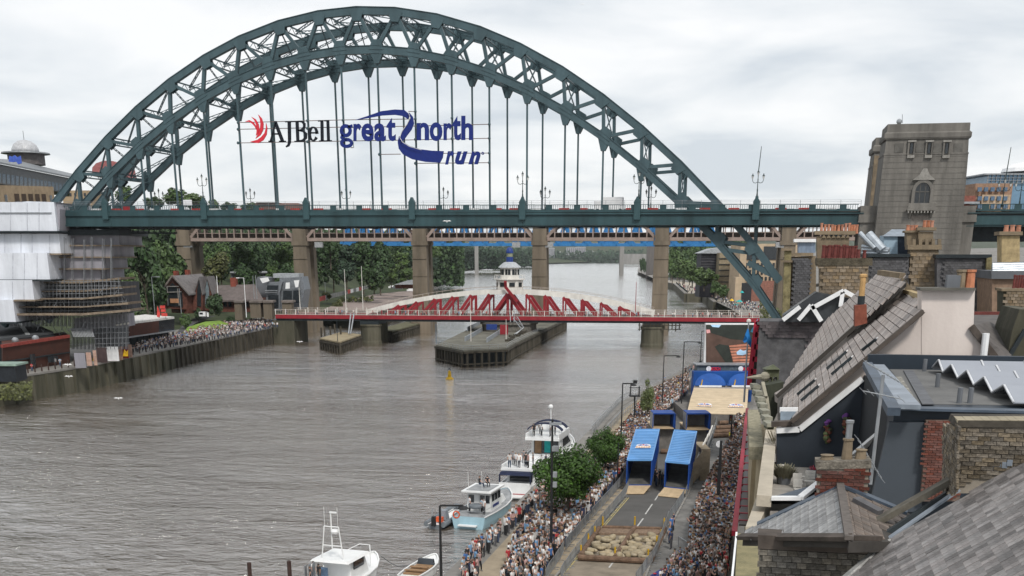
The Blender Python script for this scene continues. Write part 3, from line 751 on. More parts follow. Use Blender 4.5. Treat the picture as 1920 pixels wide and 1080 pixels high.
for i in range(8):
 t = math.pi / 8 + i * math.pi / 4;nn = Vector((math.cos(t),math.sin(t),0));tt = Vector((-nn.y,nn.x,0))
 for s_ in (-.42,.42):
  bb = B();bb.obox(c0 + nn * 2.78 + tt * s_ * 1.6 + Vector((0,0,21.9)),tt * .42,nn * .05,Vector((0,0,.85)));bb.build('window',mat('dark_glass',(.02,.025,.03),.15,spec=.6),swb)
 bb = B();bb.obox(c0 + nn * 3.98 + Vector((0,0,18.1)),tt * .9,nn * .05,Vector((0,0,.7)));bb.build('window',MATS['dark_glass'],swb)
for i in range(16):
 t = i * math.pi / 8;p = c0 + Vector((math.cos(t) * 4.8,math.sin(t) * 4.8,19.9));t2 = t + math.pi / 8;p2 = c0 + Vector((math.cos(t2) * 4.8,math.sin(t2) * 4.8,19.9))
 bb = B();bb.tube(p,p + Vector((0,0,1.1)),.06,4);bb.tube(p + Vector((0,0,1.1)),p2 + Vector((0,0,1.1)),.05,4);bb.build('gallery_rail',SWW,swb)
bb = B();bb.beam(spt(-2.0,19.3,-.4),spt(-2.0,17.4,.5),.8,.5,(0,1,0));bb.beam(spt(-2.1,17.6,.4),spt(1.5,13.2,1.2),.8,.6,(0,1,0));bb.build('pivot_strut',SWR,swb)
for x,h in ((-68,7),(-53,12.5),(-47.5,13.5),(38,9)):
 bb = B();p = spt(x,10.2,.6);bb.tube(p,p + Vector((0,0,h)),.13,6,.07)
 tag(bb.build('signal_mast',SWW if x < 0 else SWR),{-68: 'short white mast at the far left end of the swing bridge',-53: 'left of two tall white masts on the swing bridge left approach',-47.5: 'right of two tall white masts on the swing bridge left approach',38: 'red mast at the right end of the white arch of the swing bridge'}[x],'mast')
# piers of the swing bridge
for x0,r,lb,m in ((-45.4,3.2,'squat dark round pier under the left end of the swing span',STONE),(43.3,3.4,'round stone pier under the right end of the swing span',STONE)):
 c = spt(x0,0,1.5);t = thing('bridge_pier',lb,'bridge pier',tuple(c))
 bb = B();bb.lathe(c,[(r + .3,-1),(r + .2,.6),(r,1.2),(r,5.4),(r + .3,5.6),(r + .3,6.1)],20);bb.build('shaft',m,t,smooth=False)
 bb = B();bb.obox(c + Sn * 3 + Vector((0,0,6.5)),Su * 3,Sn * 5,Vector((0,0,.5)));bb.build('bearing_block',DARKST,t)
 c2 = c + Sn * 9;bb = B();bb.lathe(c2,[(r + .3,-1),(r,1.2),(r,6.1)],16);bb.build('shaft',m,t)
t = thing('timber_fender','black timber fender frame hung under the deck at the right swing pier','fender',tuple(spt(45,0,0)))
for k in range(12):
 x = 39.4 + k * 1.1
 bb = B();bb.beam(spt(x,4.8 + (k % 2) * .5,-.6),spt(x,7.2,-.6),.3,.4,(0,1,0));bb.build('post',MOSS,t)
for z in (5.4,6.6): bb = B();bb.beam(spt(39,z,-.8),spt(52,z,-.8),.25,.25);bb.build('rail',MOSS,t)
bb = B();bb.beam(spt(-77,3,6.5),spt(-70,3,6.5),14,8);tag(bb.build('bridge_abutment',STONE),'dark stone abutment carrying the left end of the swing bridge','abutment')
bb = B();bb.beam(spt(71.5,3.2,6.5),spt(84,3.2,6.5),14,7.6);tag(bb.build('bridge_abutment',STONE),'stone abutment under the right end of the swing bridge','abutment')
# people on the swing bridge come with the crowd section

# ---- river island with timber piling
isl = thing('pier_island','long timber-piled island with grey deck under the middle of the swing bridge','island',tuple(gz(900,650,0)))
def g4(x,y,z=4.2): return gz(x,y,z)
top = [g4(817,647),g4(869,657),g4(950,653),g4(962,645),g4(1010,622),g4(1062,597),g4(1045,594),g4(960,597),g4(897,606),g4(873,620)]
bb = B();bb.prism([p - Vector((0,0,.7)) for p in top],(0,0,.7));bb.build('deck',mat('island_deck',(.185,.18,.15),.85,0,.25,.2,rgb2=(.07,.068,.052)),isl)
inner = []
cc = sum(top,Vector()) / len(top)
bb = B();bb.prism([cc + (p - cc) * .93 - Vector((0,0,6 + p.z * 0)) for p in top],(0,0,5.5));bb.build('core',DARKST,isl)
for a,b in zip(top,top[1:] + top[:1]):
 L = (b - a).length;n = max(2,int(L / 1.9))
 if a.y > 215 and b.y > 215: n = 3
 for i in range(n):
  p = a.lerp(b,(i + .5) / n)
  bb = B();bb.tube(Vector((p.x,p.y,-1.5)),Vector((p.x,p.y,3.5)),.34,7);bb.build('pile',MOSS,isl)
 bb = B();bb.beam(a - Vector((0,0,.55)),b - Vector((0,0,.55)),.9,.5);bb.build('edge_beam',MOSS,isl)
 bb = B();bb.beam(Vector((a.x,a.y,.7)),Vector((b.x,b.y,.7)),.6,.3);bb.build('waling',MOSS,isl)
bb = B();gal = MATS['galvanised']
for a,b in zip(top[:4],top[1:5]):
 n = max(2,int((b - a).length / 2.2))
 for i in range(n):
  p = a.lerp(b,i / n);bb.tube(p,p + Vector((0,0,1.1)),.04,4)
 bb.tube(a + Vector((0,0,1.1)),b + Vector((0,0,1.1)),.035,4);bb.tube(a + Vector((0,0,.6)),b + Vector((0,0,.6)),.03,4)
bb.build('railing',gal,isl)
bb = B();bb.lathe(spt(-1.7,0,6),[(8.6,3),(8.6,6.2),(9.2,6.4),(9.2,7.0)],28);bb.build('pivot_house',mat('pivot_stone',(.14,.13,.115),.9,0,.25),isl)
c = gd(945,618,352);bb = B();bb.obox(c,RT * 1.2,FH * .15,Vector((0,0,1.4)));bb.build('red_door',SWR,isl)
bb = B();c = gd(922,613,356);bb.obox(c,RT * 1.6,FH * .6,Vector((0,0,.8)));bb.build('blue_box',SBL,isl)
for (x0,y0,x1,y1,nm) in ((872,640,918,613,'ramp_wall'),(913,642,950,617,'ramp_wall'),(876,621,900,608,'screen_wall')):
 a,b = g4(x0,y0),g4(x1,y1);bb = B();bb.beam(a + Vector((0,0,.6)),b + Vector((0,0,.6)),.25,1.2);bb.build(nm,mat('grey_panel',(.30,.33,.36),.5),isl)
for i in range(40):
 x = rnd.uniform(950,985);y = 645 - (x - 950) * .55 - rnd.uniform(2,9);p = g4(x,y)
 bb = B();bb.obox(p + Vector((0,0,.2)),Vector((rnd.uniform(.2,.7),rnd.uniform(-.3,.3),0)),Vector((0,rnd.uniform(.2,.6),0)),Vector((0,0,rnd.uniform(.1,.4))));bb.build('timber_scrap',MOSS,isl)
for px,y,h,lb in ((883,640,11.5,'white flagpole on the near end of the river island'),(949,636,5.5,'short white pole on the right of the river island deck')):
 p = g4(px,y);bb = B();bb.tube(p,p + Vector((0,0,h)),.11,6,.06);tag(bb.build('flagpole',SWW),lb,'flagpole')
bb = B();p = g4(818,644);bb.tube(p,p + Vector((0,0,5)),.09,6);tag(bb.build('depth_gauge_post',mat('post_blue',(.1,.16,.22),.5)),'thin blue post at the left corner of the river island','post')
# access stairs from the swing bridge to the island
st = thing('access_stair','grey metal stair zigzagging from the swing bridge down to the island','stair',tuple(gd(965,610,355)))
for (x0,y0,x1,y1) in ((957,588,957,604),(964,588,964,604),(962,596,978,617),(970,594,982,614),(978,617,964,627),(982,614,968,626)):
 bb = B();bb.beam(gd(x0,y0,352),gd(x1,y1,350),.18,.18,(0,1,0));bb.build('stringer',gal,st)
for i in range(9):
 f_ = i / 9;bb = B();bb.beam(gd(962 + 16 * f_,596 + 21 * f_,352),gd(970 + 12 * f_,594 + 20 * f_,352),.25,.08);bb.build('tread',gal,st)
# mid-river jetties
def jetty(lb,poly,z,tall=(),deckm=None):
 pts = [gz(x,y,z) for x,y in poly];c = sum(pts,Vector()) / len(pts)
 t = thing('timber_jetty',lb,'jetty',(c.x,c.y,0))
 bb = B();bb.prism([p - Vector((0,0,.4)) for p in pts],(0,0,.4));bb.build('deck',deckm or mat('jetty_deck',(.30,.25,.16),.85,0,.2,.5),t)
 for a,b in zip(pts,pts[1:] + pts[:1]):
  n = max(2,int((b - a).length / 2.0))
  for i in range(n):
   p = a.lerp(b,i / n);bb = B();bb.tube(Vector((p.x,p.y,-1.5)),p - Vector((0,0,.3)),.28,6);bb.build('pile',MOSS,t)
   if i % 2 == 0:
    q = a.lerp(b,min(1,(i + 2) / n));bb = B();bb.beam(Vector((p.x,p.y,.6)),q - Vector((0,0,.6)),.2,.25);bb.build('brace',MOSS,t)
  bb = B();bb.beam(a - Vector((0,0,.9)),b - Vector((0,0,.9)),.5,.4);bb.build('waling',MOSS,t)
 for x,y,h in tall:
  p = gz(x,y,z);bb = B();bb.tube(p,p + Vector((0,0,h)),.3,6);bb.build('mooring_post',MOSS,t)
jetty('small timber jetty with four upright posts left of the swing bridge pier',[(600,634),(637,641),(677,627),(640,622)],3.4,((603,632,2.8),(609,630,2.8),(620,628,2.6),(628,625,2.8),(639,627,2.4)))
jetty('dark timber jetty running behind the swing bridge beside its left pier',[(708,617),(735,621),(788,606),(770,601)],3.4,(),mat('mossy_deck',(.13,.125,.075),.9,0,.3,.6))
gw = thing('gangway','steep grey gangway from the swing bridge down to the small jetty','gangway',tuple(gd(660,605,365)))
for dx_ in (0,6): bb = B();bb.beam(gd(658 + dx_,588,366),gd(654 + dx_ * .6,626,362),.3,.4,(0,1,0));bb.build('stringer',gal,gw)
bb = B();p = gz(633,640,3.4);bb.tube(p,p + Vector((0,0,6)),.1,6);tag(bb.build('lamp_post',DARKST),'thin black post on the near edge of the small jetty','post')
# yellow buoy
by = thing('buoy','small yellow marker buoy floating in front of the river island','buoy',tuple(gz(843,711,0)))
YEL = mat('yellow_paint',(.62,.38,.02),.45);c = gz(843,711,0)
bb = B();bb.lathe(c,[(.9,-.3),(1.0,.1),(.6,.45),(.3,.6)],10);bb.build('float',YEL,by)
bb = B();bb.lathe(c,[(.45,.6),(.32,1.7),(.1,2.0)],8);bb.build('tower',YEL,by)
bb = B();bb.beam(c + Vector((-.4,0,2.1)),c + Vector((.4,0,2.7)),.12,.12,(0,1,0));bb.beam(c + Vector((.4,0,2.1)),c + Vector((-.4,0,2.7)),.12,.12,(0,1,0));bb.build('topmark',DARKST,by)
# ================================================================ trees and woods
def leafmat(name,rgb,rgb2,rand=.35):
 m = mat(name,rgb,.75,0,.2,.6,rand=rand,rgb2=rgb2,spec=.25)
 return m
LEAF = [leafmat('leaves_mid',(.095,.155,.048),(.045,.082,.026)),leafmat('leaves_dark',(.058,.102,.038),(.028,.055,.022)),leafmat('leaves_olive',(.115,.125,.045),(.07,.08,.03)),leafmat('leaves_light',(.10,.155,.045),(.055,.095,.028)),leafmat('leaves_blue',(.05,.085,.05),(.03,.055,.034))]
BARK = mat('bark',(.11,.09,.07),.9,0,.3,2,.3,10)
def crown_mesh(name,seed,nl,nq,qs,sx=1.0,sz=.85,m=None,conic=0.0):
 r = random.Random(seed);vs = [];fs = []
 lobes = []
 for i in range(nl):
  while True:
   p = Vector((r.uniform(-1,1),r.uniform(-1,1),r.uniform(-1,1)))
   if p.length < 1: break
  p = p * .72;
  if conic: k = 1 - conic * (p.z + .7) / 1.4;p.x *= k;p.y *= k
  p = p * (1.0 if r.random() < .6 else .8);lobes.append((Vector((p.x * sx,p.y * sx,p.z * sz)),r.uniform(.15,.34)))
 for c,rad in lobes:
  for k in range(nq):
   d = Vector((r.gauss(0,1),r.gauss(0,1),r.gauss(0,1) + .25)).normalized();p = c + d * rad * r.uniform(.65,1.12)
   n = (d + Vector((r.uniform(-.7,.7),r.uniform(-.7,.7),r.uniform(-.3,.9)))).normalized()
   t = n.cross(Vector((r.uniform(-1,1),r.uniform(-1,1),r.uniform(-1,1)))).normalized();b = n.cross(t);s_ = qs * r.uniform(.6,1.4)
   o = len(vs);vs += [p - t * s_,p - b * s_ * .7,p + t * s_,p + b * s_ * .7];fs.append((o,o + 1,o + 2,o + 3))
 me = bpy.data.meshes.new(name);me.from_pydata([tuple(v) for v in vs],[],fs);me.materials.append(m);me.update();return me
def trunk_mesh(name,seed,m=BARK,base=-1.9):
 r = random.Random(seed);bb = B();bb.tube((0,0,base),(0.03,.02,-.5),.085,7,.055)
 for i in range(7):
  a = r.uniform(0,6.28);z = r.uniform(-.9,-.3);l = r.uniform(.5,.85)
  p0 = Vector((.02,.01,z));p1 = p0 + Vector((math.cos(a) * l * .5,math.sin(a) * l * .5,l * .5));p2 = p1 + Vector((math.cos(a) * l * .3,math.sin(a) * l * .3,l * .45))
  bb.tube(p0,p1,.035,5,.022);bb.tube(p1,p2,.022,5,.01)
 return bb.mesh(name,m)
CR = {}
for mi_,nm in enumerate(('mid','dark','olive','light','blue')):
 for v in range(2):
  CR[(nm,v)] = crown_mesh('crown',10 * mi_ + v,24,95,.085,1.0,.95,LEAF[mi_],.25 * v)
TR = [trunk_mesh('trunk',s) for s in (1,2)]
def tree(x,y,z,h,w,kind,v,label,group='trees on the wooded banks',name='broadleaf_tree',trunk=True,cm=None,base=.28):
 """h total height, w crown width"""
 t = thing(name,label,'tree',(x,y,z),group) if group else thing(name,label,'tree',(x,y,z))
 ch = h * (1 - base * .6)
 c = bpy.data.objects.new('crown',cm or CR[(kind,v)]);COL.objects.link(c);c.parent = t;c.location = (0,0,h - ch / 2)
 c.scale = (w / 1.9,w / 1.9,ch / 1.9);c.rotation_euler = (0,0,rnd.uniform(0,6.28))
 if trunk:
  k = bpy.data.objects.new('trunk',TR[v % 2]);COL.objects.link(k);k.parent = t;sc = (h - ch / 2) / 1.9;k.location = (0,0,h - ch / 2);k.scale = (w / 2.6 * .9,w / 2.6 * .9,sc)
 return t
def treepx(px,ytop,ybase,D,wpx,kind,v,label,group=None,**k):
 P = gd(px,ytop,D);Q = gd(px,ybase,D);w = wpx * D / F_PX
 return tree(P.x,P.y,Q.z,P.z - Q.z,w,kind,v,label,group,**k)
# specific trees of the left bank (image column, top, foot, distance, width)
spec = [(262,436,600,372,80,'dark',0,'tall dark tree right beside the grey wrapped scaffolding'),
  (232,500,606,350,60,'light',0,'bright green bush growing against the scaffolding'),
  (250,540,620,345,62,'mid',1,'rounded green tree just right of the scaffold platforms'),
  (300,445,580,400,80,'mid',0,'big green tree between scaffolding and the left stone pier'),
  (283,500,610,380,70,'dark',1,'dark tree behind the white-roofed rusty pavilion'),
  (330,470,585,410,60,'dark',0,'dark tree left of the leftmost stone pier'),
  (404,470,545,440,66,'olive',0,'olive green rounded tree right of the leftmost stone pier'),
  (430,592,612,388,34,'dark',1,'small dark tree behind the lawn at the left bank'),
  (345,585,625,360,26,'mid',0,'small tree by the road left of the lawn'),
  (370,575,605,385,22,'dark',1,'shrubby tree before the brick gabled house'),
  (700,510,556,640,40,'mid',0,'round green tree at the upper end of the car park'),
  (732,490,540,660,42,'light',0,'light green round tree right of the car park, left of the second pier'),
  (762,498,540,690,34,'light',1,'small light green tree against the second stone pier'),
  (612,545,566,560,22,'olive',1,'low olive shrub behind the car park fence'),
  (632,560,588,500,26,'olive',0,'scrubby bush beside the swing bridge left approach')]
for s_ in spec: treepx(*s_)
# wooded slope behind: individual trees
pos = []
for D,y0,y1,x0,x1,dx_,hpx in ((520,440,540,385,560,30,66),(560,436,552,590,730,30,74),(600,430,520,400,560,30,60),(640,424,520,300,720,32,60),(720,430,525,590,790,26,60),(900,440,528,640,835,22,46),(470,446,548,450,545,28,70),(1150,450,520,690,860,18,38)):
 x = x0
 while x < x1:
  top = y0 + rnd.uniform(-4,14);pos.append((x + rnd.uniform(-6,6),top,top + hpx + rnd.uniform(0,14),D + rnd.uniform(-25,25),dx_ * rnd.uniform(1.35,1.9),rnd.choice(['dark','mid','dark','blue','mid']),rnd.randint(0,1)));x += dx_
 x = x0
 while x < x1:
  top = y0 + hpx * .55 + rnd.uniform(-4,12);pos.append((x + rnd.uniform(-6,6),top,min(top + hpx * .9,y1 + 4),D - 30 + rnd.uniform(-15,15),dx_ * rnd.uniform(1.3,1.8),rnd.choice(['dark','mid','dark','light','blue','dark']),rnd.randint(0,1)));x += dx_
lab = {'dark': 'dark green tree in the wooded hillside behind the stone piers','mid': 'mid green tree in the wooded hillside behind the stone piers','blue': 'bluish green tree in the wooded hillside behind the stone piers','light': 'bright green tree low on the wooded hillside','olive': 'olive tree on the wooded hillside'}
for p in pos: treepx(*p,lab[p[5]],'trees of the wooded hillside on the left bank, %s' % p[5])
# hilltop trees seen over the bridge deck
for px,yt,yb,D,w,kd in ((232,342,385,520,44,'mid'),(188,352,385,540,34,'dark'),(330,350,388,540,62,'mid'),(362,358,388,545,50,'light'),(398,372,390,560,30,'mid'),(285,365,388,560,40,'dark'),(430,376,392,640,34,'dark'),(470,378,392,700,40,'mid')):
 treepx(px,yt,yb + 14,D,w,kd,0,'treetop above the deck, %s' % {232: 'right behind the left arch foot',188: 'leftmost, by the tan block',330: 'widest one left of the first far lamp',362: 'bright one right of the widest',398: 'low one by the second hanger',285: 'dark one in the crook of the arch',430: 'dark low one near the left lettering',470: 'rightmost, by the brick block'}[px],None)
# right bank trees beyond the swing bridge
rt = [(1322,497,546,640,52),(1300,488,540,690,44),(1285,478,532,760,46),(1342,522,560,560,26),(1357,532,566,540,28)]
for i,(px,yt,yb,D,w) in enumerate(rt): treepx(px,yt,yb,D,w,'light' if i < 3 else 'mid',i % 2,['bright round tree nearest the river promenade on the right bank','light green promenade tree, second from the water end','light green promenade tree farthest back in its row','small dark green tree before the tan stone building','small round tree left of the turquoise parasols'][i])
for k in range(16):
 px = 1262 + (k % 8) * 11 + rnd.uniform(-3,3);D = 850 + (k // 8) * 180
 treepx(px,452 + (k % 3) * 5 + (8 - k % 8) * 1.2,535 - (k // 8) * 8,D,30,rnd.choice(['mid','mid','light','dark']),k % 2,'green tree in the wood on the right bank beyond the promenade','trees of the right bank wood')
for k in range(6):
 treepx(1204 + k * 5,480 + (k % 3) * 3,517,1550 + k * 10,12,'dark',k % 2,'small distant tree on the point beside the dark pier','trees on the far point')
# far woods: one mass, nobody could count them
def woods(name,rows,m,seed):
 r = random.Random(seed);vs = [];fs = []
 for (px0,px1,yt0,yt1,yb,D,n,q) in rows:
  for i in range(n):
   f_ = r.random();px = px0 + (px1 - px0) * f_;top = yt0 + (yt1 - yt0) * f_;y = top + (yb - top) * r.random() ** 1.2
   y += 2.2 * math.sin(px * .31 + D) + 1.5 * math.sin(px * .9) if y < top + 5 else 0
   c = gd(px,y,D + r.uniform(-.04,.04) * D);s_ = q * D / F_PX * r.uniform(.5,1.3)
   nrm = Vector((r.uniform(-1,1),r.uniform(-1,.2),r.uniform(-.2,1))).normalized();t = nrm.cross(Vector((r.uniform(-1,1),r.uniform(-1,1),.3))).normalized();b = nrm.cross(t)
   o = len(vs);vs += [c - t * s_,c - b * s_,c + t * s_,c + b * s_];fs.append((o,o + 1,o + 2,o + 3))
 me = bpy.data.meshes.new(name);me.from_pydata([tuple(v) for v in vs],[],fs);me.materials.append(m);me.update()
 o = bpy.data.objects.new(name,me);COL.objects.link(o);return stuff(o)
w = woods('far_woodland',[(820,955,456,470,503,1900,9000,2.6),(925,1010,462,468,499,2700,4500,2.2),(1000,1205,474,470,494,4400,7000,2.0),(990,1215,458,462,480,6000,4500,2.4),(780,850,455,456,512,1500,4000,3)],LEAF[4],3);tag(w,'hazy distant woodland closing the river bend','woodland')
w = woods('hillside_woodland',[(380,870,424,440,535,980,24000,3.4),(200,420,424,428,560,620,9500,4.6),(1255,1400,448,446,520,1150,6000,3.2)],LEAF[1],4);tag(w,'dark undergrowth filling the wooded slopes behind the bridges','woodland')
w = woods('bank_scrub',[(0,60,722,716,750,212,900,2.6),(640,700,562,556,566,560,500,2.5),(1425,1465,562,585,600,300,500,2.4)],LEAF[2],5);tag(w,'weeds and scrub growing on the quay walls','scrub')
bb = B();fpoly(bb,[(895,500),(893,492),(905,486),(925,487),(950,494),(958,498)],2250,60);tag(bb.build('grass_bank',mat('grass_bank',(.13,.16,.05),.9)),'pale grassy patch on the far left bank above the river wall','grass bank')
bb = B();pbox(bb,830,965,496,502,2200,10);tag(bb.build('river_wall',CDK),'far grey river wall below the distant woods on the left bank','wall')
# lawn on the left bank
bb = B();pts = [gz(343,624,5.3),gz(352,613,6.3),gz(385,603,7.3),gz(412,601,7.4),(gz(428,607,6.6)),gz(424,614,5.5),gz(385,622,5.2),gz(348,629,5.12)]
bb.add(pts,[tuple(range(8))]);l = bb.build('lawn',mat('lawn_green',(.17,.27,.045),.9,0,.2,.3));struct(l)
# ================================================================ wrapped south tower and scaffolding
SHEET = mat('white_sheeting',(.66,.69,.75),.6,0,.12,.3,.6,1.3,streak=True);SHEETG = mat('grey_sheeting',(.29,.285,.32),.65,0,.16,.35,.35,1.5,streak=True)
BOARD = mat('scaffold_board',(.22,.175,.13),.85,0,.25,1);TUBE = mat('scaffold_tube',(.36,.38,.40),.45,.6,.15)
RUST = mat('corten_steel',(.085,.032,.022),.85,0,.3,.5,rgb2=(.055,.025,.02));DGL = MATS['dark_glass']
wr = thing('wrapped_tower','bridge tower wrapped in white sheeting with stepped edges at the far left','tower',tuple(gd(50,640,262)))
steps = [(-60,104,379,433,250),(-60,112,438,475,251),(-60,91,474,524,249),(-60,62,525,562,248),(-60,27,562,604,247)]
for i,(x0,x1,yt,yb,D) in enumerate(steps):
 bb = B();pbox(bb,x0,x1,yt,yb,D,22);bb.build('sheeting',SHEET,wr)
 bb = B();pbox(bb,x0,x1 + 4,yb,yb + 3,D - .8,23);bb.build('ledge',BOARD if i % 2 else DARKST,wr)
for (x0,x1,yt,yb,D) in steps:
 x = x0 + 6
 while x < x1 - 5:
  bb = B();bb.beam(gd(x,yt + 1,D - .05),gd(x + rnd.uniform(-.6,.6),yb - 1,D - .05),.1,.12,(0,1,0));bb.build('sheet_seam',mat('sheet_seam',(.54,.565,.615),.7),wr);x += rnd.uniform(18,34)
bb = B();fpoly(bb,[(-60,378.5),(9,379),(11,384),(50,377.5),(104,379)],250.2,20);bb.build('sheet_roof',SHEET,wr)
bb = B();pbox(bb,-60,96,398,399.2,249.7,.4);bb.build('batten',TUBE,wr)
bb = B();fpoly(bb,[(104,379),(112,392),(112,432),(104,432)],251,14);bb.build('sheeting',SHEETG,wr)
sc = thing('scaffolding','dense grey tube scaffolding with sheeted steps and board platforms round the bridge abutment','scaffolding',tuple(gd(170,650,268)))
for (x0,x1,yt,yb,D) in ((118,223,440,459,258),(103,207,461,481,257),(94,194,484,503,256),(88,188,506,525,256)):
 bb = B();pbox(bb,x0,x1,yt,yb,D,16);bb.build('sheeting',SHEETG,sc)
 bb = B();pbox(bb,x0 - 8,x1 + 3,yb,yb + 2.6,D - 1.6,17);bb.build('platform_board',BOARD,sc)
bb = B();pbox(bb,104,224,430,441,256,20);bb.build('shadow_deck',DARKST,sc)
plats = [(64,226,528,533),(40,228,545,549),(38,229,559,563),(30,240,575,578),(14,244,588,593)]
for i,(x0,x1,yt,yb) in enumerate(plats):
 D = 254 - i * 1.5
 bb = B();pbox(bb,x0,150,yt,yb - 1.5,D,12);bb.build('platform_board',BOARD,sc)
 bb = B();fpoly(bb,[(150,yt),(x1,yt - 8),(x1,yt - 4),(150,yb - 1)],D,10);bb.build('platform_board',BOARD,sc)
bb = B();pbox(bb,60,226,530,588,262,14);bb.build('inner_sheeting',mat('dark_netting',(.09,.09,.10),.9,0,.35,.25,streak=True),sc)
bb = B();fpoly(bb,[(140,597),(238,588),(240,612),(170,617),(140,617)],257,5);bb.build('sheeting',SHEETG,sc)
bb = B();fpoly(bb,[(130,617),(172,617),(174,632),(150,632)],252,1);bb.build('sheeting',SHEETG,sc)
bb = B()
r = random.Random(5)
for D,jit in ((252,0),(254.5,2),(257,4)):
 x = 20
 while x < 243:
  top = 524 if x > 90 else (528 if x > 62 else 560 if x > 36 else 580)
  if int(x) % 3 == 0 and 105 < x < 215: top = 446
  if x >= 222: top = 560
  bb.beam(gd(x + jit + r.uniform(-1,1),top + r.uniform(-3,3),D),gd(x + jit,655 if x > 130 else 612,D),.11,.11,(0,1,0));x += 7.2
 for y in list(range(528,600,8)) + [606,616,626,636,646]:
  x0 = 130 if y > 596 else 110 - (y - 446) * .62;x1 = 205 + (y - 446) * .25
  bb.beam(gd(max(16,x0),y,D),gd(min(243,x1),y - (3 if y > 540 else 0),D),.1,.1)
 for i in range(26):
  x = r.uniform(60,220);y = r.uniform(530,620)
  bb.beam(gd(x,y,D),gd(x + r.choice((-9,9)),y + 16,D),.09,.09)
bb.build('scaffold_tubes',mat('scaffold_tube_dull',(.24,.25,.265),.5,.5,.2),sc,kind='stuff')
for i in range(14):
 x = 133 + i * 2.9;bb = B();bb.beam(gd(x,617,251.5),gd(x + 5.5,632,250.5),.22,.1);bb.build('awning_strip',TUBE,sc)
for i in range(12):
 x = 218 + i * 2.0;bb = B();bb.tube(gd(x,608 - i * .3,255),gd(x + 1.5,611 - i * .3,255),.2,5);bb.build('tube_end',SWW,sc)
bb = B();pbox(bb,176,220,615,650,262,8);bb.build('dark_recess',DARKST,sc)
# outrigger gantry below the deck at the left
gy_ = thing('access_gantry','dark lattice gantry slung beneath the bridge deck at the left','gantry',tuple(gd(270,432,262)))
a,b = gd(222,428,264),gd(332,428,264);a2,b2 = gd(222,437,264),gd(332,437,264)
bb = B();bb.beam(a,b,.3,.3);bb.beam(a2,b2,.3,.3);bb.build('rail',DARKST,gy_)
for i in range(22): bb = B();bb.beam(a.lerp(b,i / 22),a2.lerp(b2,(i + 1) / 22) if i % 2 else a2.lerp(b2,max(0,i - 1) / 22),.12,.12);bb.build('lattice_bar',DARKST,gy_)

# ================================================================ left bank buildings
BRK = mat('left_brick',(.13,.05,.035),.85,0,.25,1.2);SLT = mat('left_slate',(.15,.14,.14),.8,0,.18,.8,rand=.0);TANST = mat('tan_stone',(.36,.27,.175),.85,0,.15,.4)
GREYCL = mat('grey_cladding',(.13,.14,.155),.5,0,.15,.3);WHP = MATS['white_paint']
def win(t,x0,x1,yt,yb,D,m=DGL,nm='window',proud=.12):
 bb = B();pbox(bb,x0,x1,yt,yb,D - proud,proud + .1);return bb.build(nm,m,t)
# corten box and its dark roofed shed
t = thing('corten_building','rust-brown steel clad building on the left quay beside the scaffolding','building',tuple(gd(70,690,236)))
bb = B();P = [gd(5,650,228),gd(131,631,250)];q = [gd(5,702,228),gd(131,692,250)]
bb.prism([P[0],P[1],q[1],q[0]],(-10,14,0));bb.build('wall',RUST,t)
bb = B();bb.beam(P[0] + Vector((0,-.3,.1)),P[1] + Vector((0,-.3,.1)),.5,.6);bb.build('parapet',mat('red_edge',(.25,.05,.04),.7),t)
m_ = (P[0] + P[1]) / 2 + (q[0] - P[0]) * .52;
bb = B();bb.beam(P[0].lerp(q[0],.55) + Vector((.1,-.25,0)),P[1].lerp(q[1],.48) + Vector((.1,-.25,0)),.25,.25);bb.build('band',DARKST,t)
for k,(x,y) in enumerate(((63,676),(97,673),(104,673))):
 bb = B();c = gd(x,y,236 + (x - 60) * .18);bb.obox(c + Vector((.2,-.5,0)),(P[1] - P[0]).normalized() * (.6 if k == 0 else .9),Vector((.1,.1,0)),Vector((0,0,1.3 if k == 0 else .6)));bb.build('door' if k == 0 else 'window',DGL,t)
for x,y in ((29,640),(67,636)):
 bb = B();c = gd(x,y,240);bb.lathe(c,[(.7,0),(.7,.4),(.3,.8)],8);bb.build('roof_vent',TUBE,t)
t = thing('dark_roofed_shed','low dark grey shed roof with two pale strips at the far left','building',tuple(gd(30,640,258)))
roof = [gd(-40,640,240),gd(100,622,252),gd(46,598,285),gd(-40,598,285)]
bb = B();bb.prism(roof,(0,0,-.5));bb.build('roof',mat('dark_roof',(.055,.06,.065),.9,0,.1,.2),t)
bb = B();bb.prism([p - Vector((0,0,.6)) for p in (roof[0],roof[1],roof[2],roof[3])],(0,0,-7));bb.build('wall',DARKST,t)
for f0 in (.12,.55):
 a = roof[3].lerp(roof[2],f0 + .28);b = roof[0].lerp(roof[1],f0 + .1);bb = B();bb.beam(a + Vector((0,0,.08)),b + Vector((0,0,.08)),.9,.08);bb.build('rooflight',mat('rooflight',(.32,.34,.35),.4),t)
t = thing('dark_container','black box cabin with a pale green roof at the left edge of the quay','cabin',tuple(gd(10,712,216)))
bb = B();pbox(bb,-40,29,686,716,214,5);bb.build('wall',mat('black_cabin',(.02,.024,.03),.6),t)
bb = B();pbox(bb,-42,30,683,686.5,213.6,5.6);bb.build('roof',mat('pale_green',(.24,.33,.28),.6),t)
